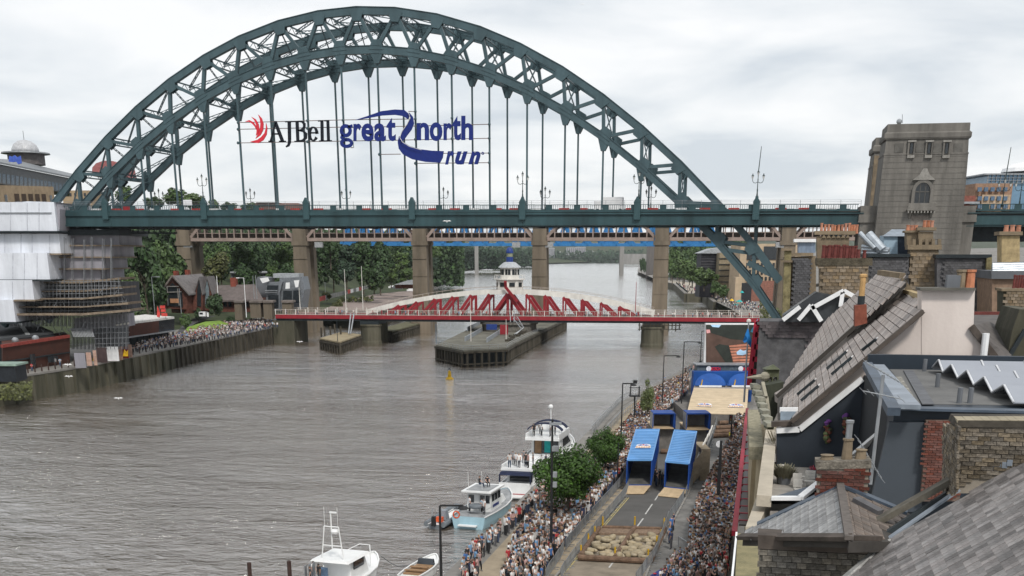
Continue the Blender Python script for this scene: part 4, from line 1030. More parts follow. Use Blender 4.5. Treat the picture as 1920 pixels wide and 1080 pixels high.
# pavilion with white roof
t = thing('pavilion','long rusty fronted pavilion with white flat roof behind the left bank crowd','building',tuple(gd(280,632,302)))
P0,P1 = gd(236,609,290),gd(327,597.5,318);Q0,Q1 = gd(236,633,290),gd(327,620,318);bk = Vector((-14,10,0))
bb = B();bb.prism([P0,P1,P1 + bk,P0 + bk],(0,0,.5));bb.build('roof',mat('white_roof',(.62,.61,.58),.6),t)
mid = lambda f_,g: P0.lerp(P1,f_).lerp(Q0.lerp(Q1,f_),g)
bb = B();bb.prism([mid(0,0),mid(.66,0),mid(.66,1),mid(0,1)],bk * .9);bb.build('wall',RUST,t)
bb = B();bb.prism([mid(.66,0),mid(1,0),mid(1,1),mid(.66,1)],bk * .8);bb.build('glazed_end',DGL,t)
bb = B();bb.beam(mid(0,1),mid(1,1),.6,.35);bb.build('ledge',TUBE,t)
for k in range(9):
 f_ = k / 8;b_ = mid(f_,1);bb = B();bb.beam(b_ + bk * .05,Vector((b_.x,b_.y,5)) + bk * .05,.3,.3,(0,1,0));bb.build('column',DARKST,t)
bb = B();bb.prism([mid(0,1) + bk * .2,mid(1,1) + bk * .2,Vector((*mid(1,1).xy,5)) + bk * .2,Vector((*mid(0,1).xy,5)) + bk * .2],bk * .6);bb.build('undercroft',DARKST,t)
t = thing('letter_sign','red block letter sign standing on the pavilion roof','sign',tuple(gd(304,594,312)))
PKR = mat('coral_red',(.62,.07,.06),.5)
bb = B();fpoly(bb,[(294,594),(295,574),(300,588),(299,595)],312,.4);bb.build('letter',PKR,t)
for y0,y1,x0,x1 in ((573,578.5,300,309),(580,585,301.5,310),(587,593,302.5,313)): bb = B();pbox(bb,x0,x1,y0,y1,311.8,.4);bb.build('letter',PKR,t)
bb = B();bb.tube(gd(298,596,312.5),gd(300,573,312.5),.08,4);bb.tube(gd(311,596,312.5),gd(309,574,312.5),.08,4);bb.build('frame',TUBE,t)
# gabled brick building
t = thing('gabled_building','brick building with glazed gable end and slate roofs behind the left bank lawn','building',tuple(gd(350,588,390)))
bb = B();fpoly(bb,[(302,551),(323,521),(350,548),(350,580),(302,578)],385,16);bb.build('wall',BRK,t)
for (a_,b_) in (((298,554),(323.5,517)),((323.5,517),(353,550))):
 bb = B();bb.beam(gd(*a_,384),gd(*b_,384),.5,.8,(0,1,0));bb.build('verge_board',mat('grey_brown_board',(.18,.155,.14),.8),t)
bb = B();fpoly(bb,[(311,545),(323,530),(341,548),(343,575),(313,573)],384.6,.6);bb.build('glazing',DGL,t)
for (x0,y0,x1,y1) in ((313,536,315,573),(333,541,336,573),(313,537,335,537),(312,548,340,547)): bb = B();bb.beam(gd(x0,y0,384.2),gd(x1,y1,384.2),.25,.3,(0,1,0));bb.build('mullion',mat('pale_mullion',(.25,.24,.23),.7),t)
bb = B();pbox(bb,319,335,560,568,384,.4);bb.build('panel',mat('tan_panel',(.42,.22,.12),.7),t)
bb = B();bb.prism([gd(323.5,517,383.5),gd(354,551,383.5),gd(402,543,398),gd(378,513,404)],(0,0,-.5));bb.build('roof',SLT,t)
bb = B();bb.prism([gd(350,549,385),gd(402,545,398),gd(402,585,398),gd(350,588,385)],(-8,5,0));bb.build('wall',BRK,t)
for (x0,xa,x1,ye,ya,yb,g) in ((362,373,380,550,519,582,1),(379,388,399,550,518,582,0)):
 D = 385 + (x0 - 350) * .2
 bb = B();fpoly(bb,[(x0,ye),(xa,ya + 2),(x1,ye),(x1,yb),(x0,yb)],D,9);bb.build('cross_gable',BRK,t)
 bb = B();fpoly(bb,[(x0 - 1,ye + 1),(xa,ya),(xa,ya + 4),(x0 + 1,ye + 4)],D - .6,9.5);bb.build('roof',SLT,t)
 bb = B();fpoly(bb,[(xa,ya),(x1 + 1,ye + 1),(x1 - 1,ye + 4),(xa,ya + 4)],D - .6,9.5);bb.build('roof',SLT,t)
 bb = B();fpoly(bb,[(xa - 3.5,ye - 8),(xa,ya + 8),(xa + 4,ye - 8),(xa + 4,yb - 8),(xa - 3.5,yb - 8)],D - .3,.5);bb.build('tall_window',DGL if g else mat('pale_glazing',(.16,.2,.22),.3),t)
for x in (328,350): bb = B();pbox(bb,x - 3,x + 3,508 if x < 340 else 506,524,394,3);bb.build('chimney',mat('orange_brick',(.22,.06,.04),.85),t)
# low slate-roofed house
t = thing('brick_house','low brick house with a long brown slate roof left of the dark modern block','house',tuple(gd(448,584,395)))
bb = B();pbox(bb,410,492,560,585,392,10);bb.build('wall',BRK,t)
bb = B();bb.prism([gd(403,563,390),gd(494,562,390),gd(478,533,398),(gd(405,535,398))],(0,0,-.5));bb.build('roof',mat('brown_slate',(.125,.105,.10),.85,0,.15,.8),t)
bb = B();pbox(bb,432,442,521,540,397,3);bb.build('chimney',MATS['orange_brick'],t)
for x in (419,428,460,470): win(t,x,x + 6,565,575,392)
# low flat dark building behind
t = thing('flat_roofed_block','long dark flat-roofed block at the foot of the wood behind the brick house','building',tuple(gd(480,525,470)))
bb = B();pbox(bb,433,548,512,530,470,14);bb.build('wall',GREYCL,t);bb = B();pbox(bb,431,550,509.5,512,469,16);bb.build('roof',mat('pale_roof_edge',(.34,.36,.38),.6),t)
for k in range(9): win(t,436 + k * 12,444 + k * 12,515,524,470)
# dark angular modern building
t = thing('modern_building','angular dark grey building with bright skylights next to the tall stone pier','building',tuple(gd(530,582,402)))
bb = B();fpoly(bb,[(480,525),(483,519),(502,521),(503,580),(484,580)],402,12);bb.build('wall',GREYCL,t)
bb = B();fpoly(bb,[(500,530),(530,528),(524,550),(526,583),(498,583)],398,10);bb.build('bay',mat('zinc_cladding',(.19,.205,.225),.4,.2),t)
bb = B();fpoly(bb,[(524,522),(566,519),(571,543),(566,580),(526,583)],400,12);bb.build('bay',MATS['zinc_cladding'],t)
for pl in ([(487,522),(502,520),(505,527),(492,531)],[(536,530),(543,529.5),(543,541),(535,541.5)],[(551,526),(561,525),(559,538),(554,539)]):
 bb = B();fpoly(bb,pl,397,.5);bb.build('skylight',WHP,t)
for pl in ([(501,535),(522,535),(520,546),(500,546)],[(531,545),(547,545),(547,568),(530,568)],[(550,545),(563,544),(562,568),(549,568)],[(503,553),(522,553),(522,575),(502,575)]):
 bb = B();fpoly(bb,pl,397.4,.4);bb.build('window',DGL,t)
bb = B();pbox(bb,497,520,544,545.5,396.8,.3);pbox(bb,497,520,548,549,396.8,.3);bb.build('balcony_rail',TUBE,t)
bb = B();pbox(bb,512,560,513,521,410,10);bb.build('roof_plant',mat('pale_roof_edge',(.34,.36,.38),.6),t)
# stone gateway pillars at the swing bridge end
for x,w,yb in ((447,7,600),(479,10,596),(502,8,598),(538,9,590)):
 t = thing('gateway_pillar',{447: 'leftmost dark stone pillar with flat cap by the lawn bush',479: 'broad stone kiosk pillar with a shallow cap between the others',502: 'stone pillar next to the swing bridge railing end',538: 'stone kiosk right of the red railing end'}[x],'pillar',tuple(gd(x,yb,386)))
 bb = B();pbox(bb,x - w,x + w,567,yb,386,4);bb.build('shaft',PSTN,t)
 bb = B();pbox(bb,x - w - 2,x + w + 2,563.5,567.5,385.5,5);bb.build('cap',MATS['grey_brown_board'],t)
# hotel on the hill, far left
t = thing('hotel_building','tan stone and glass hotel with a grey dome on its roof at the left edge','building',tuple(gd(60,390,380)))
bb = B();P0,P1 = gd(-40,346,330),gd(100,350,380);h_ = Vector((0,0,-12));bk = Vector((-14,22,0))
bb.prism([P0,P1,P1 + h_,P0 + h_],bk);bb.build('wall',TANST,t)
U0,U1 = gd(-40,300,334),gd(131,334,400)
bb = B();L0,L1 = gd(-40,340,334),gd(131,362,400);bb.prism([U0,U1,L1,L0],bk);bb.build('upper_storey',mat('grey_facade',(.13,.14,.15),.5,0,.1),t)
rd = Vector((-12,34,2.2));bb = B();bb.prism([U0 + Vector((1,-1.5,0)),U1 + Vector((1,-1.5,0)),U1 + rd * .6,U0 + rd],(0,0,.5));bb.build('roof',mat('silver_roof',(.22,.235,.25),.5,.1),t)
for k in range(22):
 f_ = k / 22;a = U0.lerp(U1,f_);b = U0.lerp(U1,f_ + .032);al = L0.lerp(L1,f_);bl = L0.lerp(L1,f_ + .032);nn = Vector((.12,-.25,0))
 bb = B();bb.prism([a.lerp(al,.45) + nn,b.lerp(bl,.45) + nn,b.lerp(bl,.95) + nn,a.lerp(al,.95) + nn],-nn * 1.2);bb.build('window',mat('blue_grey_glass',(.2,.25,.3),.25),t)
for k in range(5):
 f_ = .43 + k * .095;a = P0.lerp(P1,f_) + Vector((.2,-.4,-2.2));b = P0.lerp(P1,f_ + .06) + Vector((.2,-.4,-2.2))
 bb = B();bb.prism([a,b,b + Vector((0,0,-7)),a + Vector((0,0,-7))],(-.1,.3,0));bb.build('loggia_recess',mat('brown_recess',(.07,.045,.03),.8),t)
for k in (.06,.16,.3,.93):
 for zz in (-2.5,-6.5):
  a = P0.lerp(P1,k) + Vector((.2,-.4,zz));b = P0.lerp(P1,k + .03) + Vector((.2,-.4,zz));bb = B();bb.prism([a,b,b + Vector((0,0,-1.8)),a + Vector((0,0,-1.8))],(-.1,.3,0));bb.build('window',DGL,t)
c = gd(50,303,390);bb = B();bb.lathe(c + Vector((0,0,0)),[(5.6,-1),(5.6,2.2)],16);bb.build('drum',mat('grey_drum',(.12,.11,.11),.7),t)
bb = B();bb.lathe(c,[(7.4,2.2),(7.2,2.6)],16);bb.build('eaves_disc',MATS['silver_roof'],t)
bb = B();bb.lathe(c,[(4.2,2.6),(4.1,3.6),(3.4,5),(2,6),(.3,6.4)],16);bb.build('dome',mat('pale_dome',(.45,.46,.48),.4),t,smooth=True)
bb = B();bb.tube(c + Vector((0,0,6.3)),c + Vector((0,0,9)),.08,4);bb.build('spike',DARKST,t)
bb = B();fpoly(bb,[(16,303),(17,292),(22,294),(27,291),(32,295),(38,292),(40,306),(34,308),(30,303),(24,304)],333,.5);bb.build('blue_sign',mat('sign_blue',(.06,.12,.5),.5),t)
t = thing('red_domed_hall','low rounded red roof seen through the left foot of the arch','building',tuple(gd(197,330,600)))
bb = B();fpoly(bb,[(172,330),(173,314),(180,306),(195,301),(212,302),(222,309),(227,330)],600,25);bb.build('shell',mat('pale_red',(.34,.12,.12),.6),t)
t = thing('flat_block','low tan and grey block behind the left end of the bridge deck','building',tuple(gd(150,385,470)))
bb = B();pbox(bb,118,172,357,392,470,12);bb.build('wall',TANST,t)
for k in range(6): win(t,121 + k * 9,125 + k * 9,362,368,470)
t = thing('brick_block','low red brick block with grey roofs far behind the deck left of centre','building',tuple(gd(515,390,760)))
bb = B();pbox(bb,477,560,381,400,760,20);bb.build('wall',mat('far_brick',(.20,.11,.09),.85),t);bb = B();pbox(bb,480,520,379,381,758,20);bb.build('roof',SLT,t)
# car park and fence
bb = B();pts = [gz(602,582,6.3),gz(640,566,6.6),gz(700,552,6.8),(gz(765,545,6.8)),gz(800,548,6.4),gz(790,560,6.2),gz(745,575,6.0),gz(690,588,5.8)]
bb.add(pts,[tuple(range(8))]);struct(bb.build('car_park',mat('pinkish_tarmac',(.26,.21,.19),.9,0,.12,.1)))
t = thing('site_fence','long hoarding fence with red and white panels along the back of the car park','fence',tuple(gz(660,552,7)))
for k in range(22):
 a = gz(600 + k * 5.2,565 - k * 1.4,7).lerp(gz(600 + k * 5.2,565 - k * 1.4,7),0);b = gz(600 + (k + 1) * 5.2,565 - (k + 1) * 1.4,7)
 bb = B();bb.beam(a + Vector((0,0,1.0)),b + Vector((0,0,1.0)),.15,2.0);bb.build('panel',(REDM if k in (0,1,10,14,18,20) else WHP if k in (2,11,13,15,19) else CONC),t)
for i,(px,py) in enumerate(((735,540),(741,541),(748,542),(770,546))):
 c = gz(px,py,7);bb = B();bb.obox(c + Vector((0,0,.5)),RT * 2.2,FH * .9,Vector((0,0,.45)));bb.obox(c + Vector((0,0,1.2)),RT * 1.2,FH * .8,Vector((0,0,.35)))
 tag(bb.build('parked_car',[WHP,GREYCL,mat('car_silver',(.4,.42,.45),.3,.5),WHP][i]),['white','dark grey','silver','white van-like'][i] + ' car parked at the far end of the car park by the round trees','car')
t = thing('boat_house','low brick hut with pale roof by the second stone pier across the car park','hut',tuple(gd(765,552,610)))
bb = B();pbox(bb,741,786,533,541,610,10);bb.build('wall',BRK,t);bb = B();fpoly(bb,[(738,534),(760,527),(790,522),(790,533)],608,12);bb.build('roof',mat('pale_roof_edge',(.34,.36,.38),.6),t)
# road and white van by the lawn
bb = B();pts = [gz(328,628,5.15),gz(345,606,6.0),gz(370,594,6.6),gz(405,592,6.8),gz(368,605,6.4),gz(344,622,5.3)]
bb.add(pts,[tuple(range(6))]);struct(bb.build('quayside_road',ASPH))
t = thing('parked_van','white van parked in front of the brick gabled building','van',tuple(gd(379,594,382)))
bb = B();pbox(bb,373,385,585,593,381,3);bb.build('body',WHP,t);bb = B();pbox(bb,374,380,586,589,380.8,.4);bb.build('windscreen',DGL,t)
bb = B();pbox(bb,388,391,586,594,380,.4);tag(bb.build('notice_board',WHP),'white upright board right of the parked white van','sign')
treepx(402,545,606,383,40,'dark',0,'dense dark round bush between lawn and stone pillars',None,trunk=False)
# graffiti hoarding, posts and lamp posts on the left quay
hoard = thing('painted_hoarding','hoarding panels painted with orange and white flames beside the scaffold legs','hoarding',tuple(gz(205,672,5)))
PNK = mat('bare_pink_panel',(.45,.30,.24),.8);ORG = mat('flame_orange',(.6,.16,.02),.6);YLW = mat('flame_yellow',(.75,.45,.02),.6)
for k,(x0,x1,yt,yb,m) in enumerate(((140,160,662,690,SHEETG),(162,171,661,686,PNK),(175,181,657,685,PNK),(182,200,652,680,mat('dark_mural',(.06,.04,.04),.7)),(200,222,650,677,WHP),(222,229,650,675,PNK),(229,240,650,672,mat('mural_red',(.22,.03,.02),.7)),(240,247,646,670,PNK))):
 bb = B();c = gz((x0 + x1) / 2,yb,5.05);D = (c - CAM).dot(FH);pbox(bb,x0,x1,yt,yb,D,.25,dz=5.05);bb.build('panel',m,hoard)
for pl,m in (([(202,672),(204,654),(208,664),(211,652),(214,668),(219,655),(221,672)],ORG),([(206,676),(210,660),(216,674)],YLW),([(230,668),(233,655),(237,660),(240,656),(240,668)],YLW),([(173,680),(175,668),(178,672),(180,682)],YLW)):
 c = gz(pl[0][0],676,5.05);D = (c - CAM).dot(FH) - .6;bb = B();fpoly(bb,pl,D,.08);bb.build('painted_flame',m,hoard)
for k in range(40):
 f_ = k / 39;x = 42 + 480 * f_;yb = 722 - 48 * min(1,f_ * 2.45) - (0 if f_ < .41 else (f_ - .41) * 100)
 p = Vector((*([LB[3][0] + (LB[4][0] - LB[3][0]) * 0,0]),0))
 # follow the wall line in plan
 s_ = f_ * 3.0;i = min(2,int(s_));a = LB[3 + i];b = LB[4 + i];u_ = s_ - i;px_ = a[0] + (b[0] - a[0]) * u_ - 1.0;py_ = a[1] + (b[1] - a[1]) * u_
 bb = B();bb.tube((px_,py_,5),(px_,py_,6.5),.16,6,.13)
 tag(bb.build('quay_bollard_post',mat('rusty_post',(.05,.03,.025),.8)),'dark rusty post in the row along the left quay wall edge','post','posts along the left quay edge')
for px,yt,yb,D,arm,lb in ((284,519,600,350,1,'grey street lamp among the trees left of the gabled building'),(457,521,595,380,-1,'white street lamp in front of the low brick house'),(474,517,560,384,0,'left of two thin pale poles by the modern building'),(479,516,560,384,0,'right of two thin pale poles by the modern building'),(406,517,560,390,0,'thin white pole at the left end of the brown slate roof'),(336,541,600,372,0,'pale pole in front of the glazed gable'),(609,525,565,560,0,'thin lamp post at the back left of the car park'),(678,520,552,640,0,'thin lamp post at the back of the car park before the dark trees')):
 p = gd(px,yb,D);q = gd(px,yt,D);bb = B();bb.tube(Vector((q.x,q.y,p.z)),q,.14,6,.09)
 if arm: bb.beam(q,q + RT * 1.6 * arm,.12,.1);bb.obox(q + RT * 1.9 * arm,RT * .5,FH * .2,Vector((0,0,.12)))
 tag(bb.build('street_lamp' if arm else 'pole',WHP if 'white' in lb else TUBE),lb,'street lamp' if arm else 'pole')

# ================================================================ far right bank buildings
TAN2 = mat('sandstone_far',(.46,.36,.25),.85,0,.1,.3)
t = thing('sandstone_building','tan stone office block with tall dark windows behind the right arch leg','building',tuple(gd(1430,562,600)))
bb = B();pbox(bb,1388,1500,457,560,600,30,dz=4);bb.build('wall',TAN2,t)
for x in range(0,3): win(t,1399 + x * 33,1424 + x * 33,462,487,600,proud=.4)
for rr_,(y0,y1) in enumerate(((493,502),(506,515),(519,526))):
 for x in range(13): win(t,1397 + x * 7.4,1401 + x * 7.4,y0,y1,600,proud=.3)
bb = B();pbox(bb,1386,1398,463,560,597,6,dz=4);bb.build('corner_pier',TAN2,t)
bb = B();pbox(bb,1402,1500,527,560,596,4,dz=4);bb.build('base_storey',mat('red_sandstone',(.26,.12,.09),.85),t)
t = thing('slatted_building','black louvred building with pale sloping roof behind the promenade trees','building',tuple(gd(1332,535,650)))
bb = B();pbox(bb,1314,1348,474,528,650,16,dz=5);bb.build('wall',mat('black_louvre',(.04,.04,.05),.7),t)
for k in range(9): bb = B();pbox(bb,1314,1348,480 + k * 5,481.2 + k * 5,649.6,.4);bb.build('louvre',mat('louvre_edge',(.10,.095,.105),.6),t)
bb = B();fpoly(bb,[(1311,475),(1335,466),(1390,460),(1385,476)],648,18);bb.build('roof',mat('pale_roof_edge',(.34,.36,.38),.6),t)
t = thing('stepped_block','tan stone block with horizontal bands between louvred building and dark shaft','building',tuple(gd(1360,540,640)))
bb = B();pbox(bb,1348,1371,474,534,640,16,dz=5);bb.build('wall',mat('banded_tan',(.30,.25,.17),.85),t)
for k in range(5): bb = B();pbox(bb,1348,1371,484 + k * 11,485.5 + k * 11,639.5,.6);bb.build('band',DARKST,t)
bb = B();pbox(bb,1371,1376,478,540,639,8,dz=5);bb.build('dark_shaft',DARKST,t);bb = B();pbox(bb,1376,1388,480,545,640,8,dz=5);bb.build('balcony_stack',TAN2,t)
for k in range(5): bb = B();pbox(bb,1375,1387,486 + k * 11,489 + k * 11,638.6,.6);bb.build('balcony',WHP,t)
t = thing('quayside_pub','dark boarded pub building right of the small round trees across the river','building',tuple(gd(1400,562,575)))
bb = B();pbox(bb,1389,1409,531,566,575,8,dz=4.6);bb.build('wall',mat('black_boarding',(.03,.032,.038),.8),t);bb = B();pbox(bb,1378,1390,520,568,572,8,dz=4.6);bb.build('tower',TAN2,t)
TURQ = mat('turquoise',(.02,.38,.38),.6)
for i,(x,y,w,m,lb) in enumerate(((1391,549,8,TURQ,'turquoise awning high on the dark pub front'),(1386,566,13,TURQ,'wide turquoise parasol over the far promenade crowd'),(1372,564,9,YLW,'yellow parasol left of the wide turquoise one'),(1380,572,9,TURQ,'lower turquoise parasol nearest the far railing'))):
 p = gd(x,y,545);t = thing('parasol',lb,'parasol',tuple(p));ww = w * 545 / F_PX / 2
 bb = B();bb.lathe(p,[(ww,0),(ww * .6,.5),(.1,.95)],8);bb.build('canopy',m,t);bb = B();bb.tube((p.x,p.y,4.8),p,.06,5);bb.build('pole',TUBE,t)
# promenade lamp posts and railings
bb = B()
q = [Vector((a[0] + .5,a[1],4.85)) for a in RB[8:12]]
for a,b in zip(q[:-1],q[1:]):
 n = int((b - a).length / 2.4)
 for i in range(n + 1): p = a.lerp(b,i / max(1,n));bb.tube(p,p + Vector((0,0,1.25)),.07,4)
 for h in (.5,1.2): bb.tube(a + Vector((0,0,h)),b + Vector((0,0,h)),.05,4)
tag(bb.build('promenade_railing',DARKST),'dark railing along the curved far promenade edge','railing')
# far tower blocks
for i,(x0,x1,yt,yb,D) in enumerate(((991,998,466,486,4200),(1027,1040,465,487,4250),(1062,1080,464,482,4300),(1080,1098,463,484,4350))):
 t = thing('tower_block',['slim pale tower block left of the middle stone pier','pale tower block right of the middle stone pier','left half of the twin pale tower blocks on the far bank','right half of the twin pale tower blocks on the far bank'][i],'tower block',tuple(gd(x0,yb,D)))
 bb = B();pbox(bb,x0,x1,yt,yb,D,40);bb.build('wall',mat('pale_tower',(.42,.43,.45),.7),t)
 for k in range(5):
  xx = x0 + (k + .3) * (x1 - x0) / 5;bb = B();pbox(bb,xx,xx + (x1 - x0) / 9,yt + 1,yb - 1,D - 1,1.2);bb.build('window_strip',mat('strip_glass',(.2,.2,.23),.5),t)
for i in range(16):
 x = r.uniform(1040,1200);y = r.uniform(470,480);bb = B();pbox(bb,x,x + r.uniform(4,14),y,y + 3,4600,30)
 tag(bb.build('distant_shed',WHP),'tiny pale building on the distant hillside beyond the river bend','building','pale buildings on the distant hillside')
for i,(x0,x1,y) in enumerate(((980,1060,458),(1100,1160,457))): pass
# ================================================================ right bank: tools for roofs and masonry
D1 = Vector((.0305,1,0)).normalized();DX = Vector((1,0,0))
def pj(P):
 d = Vector(P) - CAM;z = d.dot(FWD);return (960 + F_PX * d.dot(RT) / z,PPY - F_PX * d.dot(UPV) / z)
def inpoly(x,y,pl):
 c = False;j = len(pl) - 1
 for i in range(len(pl)):
  if (pl[i][1] > y) != (pl[j][1] > y) and x < (pl[j][0] - pl[i][0]) * (y - pl[i][1]) / (pl[j][1] - pl[i][1]) + pl[i][0]: c = not c
  j = i
 return c
def pieces(t,name,P0,U,V,pl,w,h,th,m,tilt=0.0,over=1.0,gap=.006,lim=300,rng=60,stag=.5,jit=.004,sr=7):
 """courses of separate pieces on the plane P0,U,V inside outline pl"""
 N = U.cross(V).normalized()
 if N.dot(CAM - P0) < 0: N = -N
 rr = random.Random(sr)
 ms = []
 for k in range(4):
  bb = B();a = (w - gap) / 2;b = h * over / 2;t_ = th * (1 + .25 * k)
  bb.box(-a,a,-b + gap / 2,b - gap / 2,-t_ / 2,t_ / 2);ms.append(bb.mesh(name,m))
 L = []
 for j in range(-rng,rng):
  for i in range(-rng,rng):
   c = P0 + U * (w * (i + (stag if j % 2 else 0) + rr.uniform(-.03,.03))) + V * (h * j)
   x,y = pj(c)
   if inpoly(x,y,pl): L.append(((c - CAM).length,c,rr.randint(0,3),rr.uniform(-jit,jit),rr.uniform(-.012,.012)))
 L.sort(key=lambda q: q[0])
 M0 = Matrix((U,V if U.cross(V).dot(N) > 0 else V,N)).transposed()
 if U.cross(V).dot(N) < 0: M0 = Matrix((-U,V,N)).transposed()
 R0 = M0.to_4x4();st = B()
 for n,(_,c,k,dz,ro) in enumerate(L):
  mw = Matrix.Translation(c + N * (th / 2 + dz)) @ R0 @ Matrix.Rotation(ro,4,'Z') @ Matrix.Rotation(tilt,4,'X')
  if n < lim: inst(name,ms[k],t,None,mw=mw)
  else:
   me = ms[k];st.add([mw @ v.co for v in me.vertices],[tuple(p.vertices) for p in me.polygons])
 if st.v: st.build(name + '_far',m,t,kind='stuff')
 return len(L)
def yquad(bb,pl,Y,ext,mi=0): return bb.prism([gy(x,y,Y) for x,y in pl],ext,mi)
def slopeplane(pe,pr,Y):
 E,R_ = gy(*pe,Y),gy(*pr,Y);V = (R_ - E).normalized();return E,V,D1.cross(V).normalized()
def roofslab(bb,pl,P,N,th=.12):
 bb.prism([gpl(x,y,P,N) for x,y in pl],(0,0,-th));return bb
LEAD = mat('lead_flashing',(.26,.30,.35),.4,.3,.15,1.5);DKSL = mat('dark_slate_wall',(.105,.104,.11),.8,0,.22,1.2,.15,8,rand=.25)
SAND = mat('weathered_sandstone',(.27,.21,.14),.9,0,.3,.7,.4,4,rgb2=(.13,.105,.075));POT = mat('terracotta_pot',(.45,.19,.11),.8,0,.15,3,rand=.15);POTR = mat('dark_red_pot',(.15,.04,.035),.7,0,.25,3)
TOWM = mat('tower_stone',(.205,.194,.176),.9,0,.22,.45,.5,1.6,rgb2=(.088,.083,.076),streak=True);TOWD = mat('tower_dark_panel',(.13,.125,.115),.9,0,.2,.8)
# ---------------- granite tower pair
def tower(name,label,Y,x0t,x1t,ys,dep,detail):
 t = thing(name,label,'tower',tuple(gy(x0t,470,Y)))
 X = lambda px,py: gy(px,py,Y)
 yt,y1,y2,y3,yb = ys
 k = (478 - yt) / 246
 f = lambda a,q: 478 - (478 - a) * k
 L0,R0_ = X(x0t,y2).x,X(x1t,y2).x;zt,z1,z2,z3 = (X(x0t,q).z for q in (yt,y1,y2,y3));zb = 4
 def ring(za,zb_,e0,e1,nm,m=TOWM):
  bb = B();bb.hexa([(L0 - e0,Y - e0,za),(R0_ + e0,Y - e0,za),(R0_ + e0,Y + dep + e0,za),(L0 - e0,Y + dep + e0,za),(L0 - e1,Y - e1,zb_),(R0_ + e1,Y - e1,zb_),(R0_ + e1,Y + dep + e1,zb_),(L0 - e1,Y + dep + e1,zb_)])
  return bb.build(nm,m,t)
 ring(zb,z3,-.7 + 0 * k,.1,'shaft') if False else None
 bw = .035
 ring(4,33.5,.95,.55,'lower_shaft');ring(33.5,z3,.55,.28,'shaft');ring(z3,z3 + .25,.36,.34,'string_course');ring(z3 + .25,z2,.22,.1,'frieze');ring(z2,z2 + .25,.35,.46,'cornice');ring(z2 + .25,z1 - .25,.48,.48,'torus');ring(z1 - .25,z1,.42,.2,'torus');ring(z1,zt,.12,.08,'attic')
 bb = B()
 if not detail: return t
 return t,L0,R0_,zt,z1,z2,z3
t,L0,R0_,zt,z1,z2,z3 = tower('stone_tower','massive grey stone bridge tower with arched window and balcony at the right',-5,1663,1815,(233,248,262,291,470),10,1)
for px in (1709,1742,1775):
 c = gy(px,278,-5.4)
 bb = B();bb.box(c.x - .22,c.x + .22,-5.45,-5.2,c.z - .85,c.z + .85);bb.build('slit_window',DGL,t)
 for s_ in (-1,1): bb = B();bb.box(c.x + s_ * .5 - .14,c.x + s_ * .5 + .14,-5.55,-5.2,c.z - 1.1,c.z + 1.0);bb.build('slit_jamb',TOWM,t)
 bb = B();bb.box(c.x - .7,c.x + .7,-5.65,-5.2,c.z + 1.0,c.z + 1.3);bb.build('slit_hood',mat('carved_stone',(.27,.26,.24),.85),t);bb = B();bb.box(c.x - .6,c.x + .6,-5.75,-5.2,c.z - 1.6,c.z - 1.12);bb.build('slit_sill',MATS['carved_stone'],t)
for px in (1686,1725.5,1758.5,1797): c = gy(px,278,-5.4);bb = B();bb.box(c.x - .75,c.x + .75,-5.28,-5.1,c.z - .7,c.z + .8);bb.build('recessed_panel',TOWD,t)
c = gy(1729,366,-5.5)
bb = B();stroke(bb,[Vector((c.x + 1.55 * math.cos(math.radians(a)),-6.0,c.z + .6 + 1.75 * math.sin(math.radians(a)))) for a in range(-0,181,15)],.55,Vector((0,.7,0)));bb.box(c.x - 1.83,c.x - 1.28,-6.0,-5.2,c.z - 2,c.z + .6);bb.box(c.x + 1.28,c.x + 1.83,-6.0,-5.2,c.z - 2,c.z + .6);bb.build('arch_surround',TOWM,t)
bb = B();bb.prism([Vector((c.x + 1.3 * math.cos(math.radians(a)),-5.62,c.z + .6 + 1.5 * math.sin(math.radians(a)))) for a in range(0,181,20)] + [Vector((c.x - 1.3,-5.62,c.z - 2)),Vector((c.x + 1.3,-5.62,c.z - 2))],(0,.3,0));aw = bb.build('arched_window',DGL,t)
for dx_ in (-.45,.45): bb = B();bb.box(c.x + dx_ - .05,c.x + dx_ + .05,-5.7,-5.6,c.z - 2,c.z + 1.8);bb.build('glazing_bar',TOWD,aw)
bb = B();bb.box(c.x - 1.3,c.x + 1.3,-5.72,-5.6,c.z + .5,c.z + .65);bb.build('glazing_bar',TOWD,aw)
bb = B();bb.box(c.x - 2.4,c.x + 2.4,-6.9,-5.3,c.z - 2.6,c.z - 2.3);bb.box(c.x - 2.3,c.x + 2.3,-6.8,-6.55,c.z - 2.3,c.z - 1.35);bb.build('balcony',TOWM,t)
for k in range(9): bb = B();bb.box(c.x - 2.3 + k * .55,c.x - 2.08 + k * .55,-6.85,-6.4,c.z - 3.0,c.z - 2.62);bb.build('dentil',MATS['carved_stone'],t)
for s_ in (-1,1): bb = B();bb.prism([(c.x + s_ * 1.8 - .2,-5.3,c.z - 2.62),(c.x + s_ * 1.8 - .2,-6.4,c.z - 2.62),(c.x + s_ * 1.8 - .2,-5.3,c.z - 4.3)],(.4,0,0));bb.build('bracket',TOWM,t)
bb = B();bb.box(c.x - 1.5,c.x + 1.5,-5.62,-5.3,c.z - 5.2,c.z - 3.4);bb.build('recessed_panel',mat('pinkish_panel',(.21,.185,.165),.9),t)
bb = B();bb.prism([(c.x - 1.9,-6.1,c.z + 2.5),(c.x + 1.9,-6.1,c.z + 2.5),(c.x + .9,-6.1,c.z + 3.3),(c.x + .3,-6.1,c.z + 4.4),(c.x - .3,-6.1,c.z + 4.4),(c.x - .9,-6.1,c.z + 3.3)],(0,.9,0));bb.build('carved_crest',MATS['carved_stone'],t)
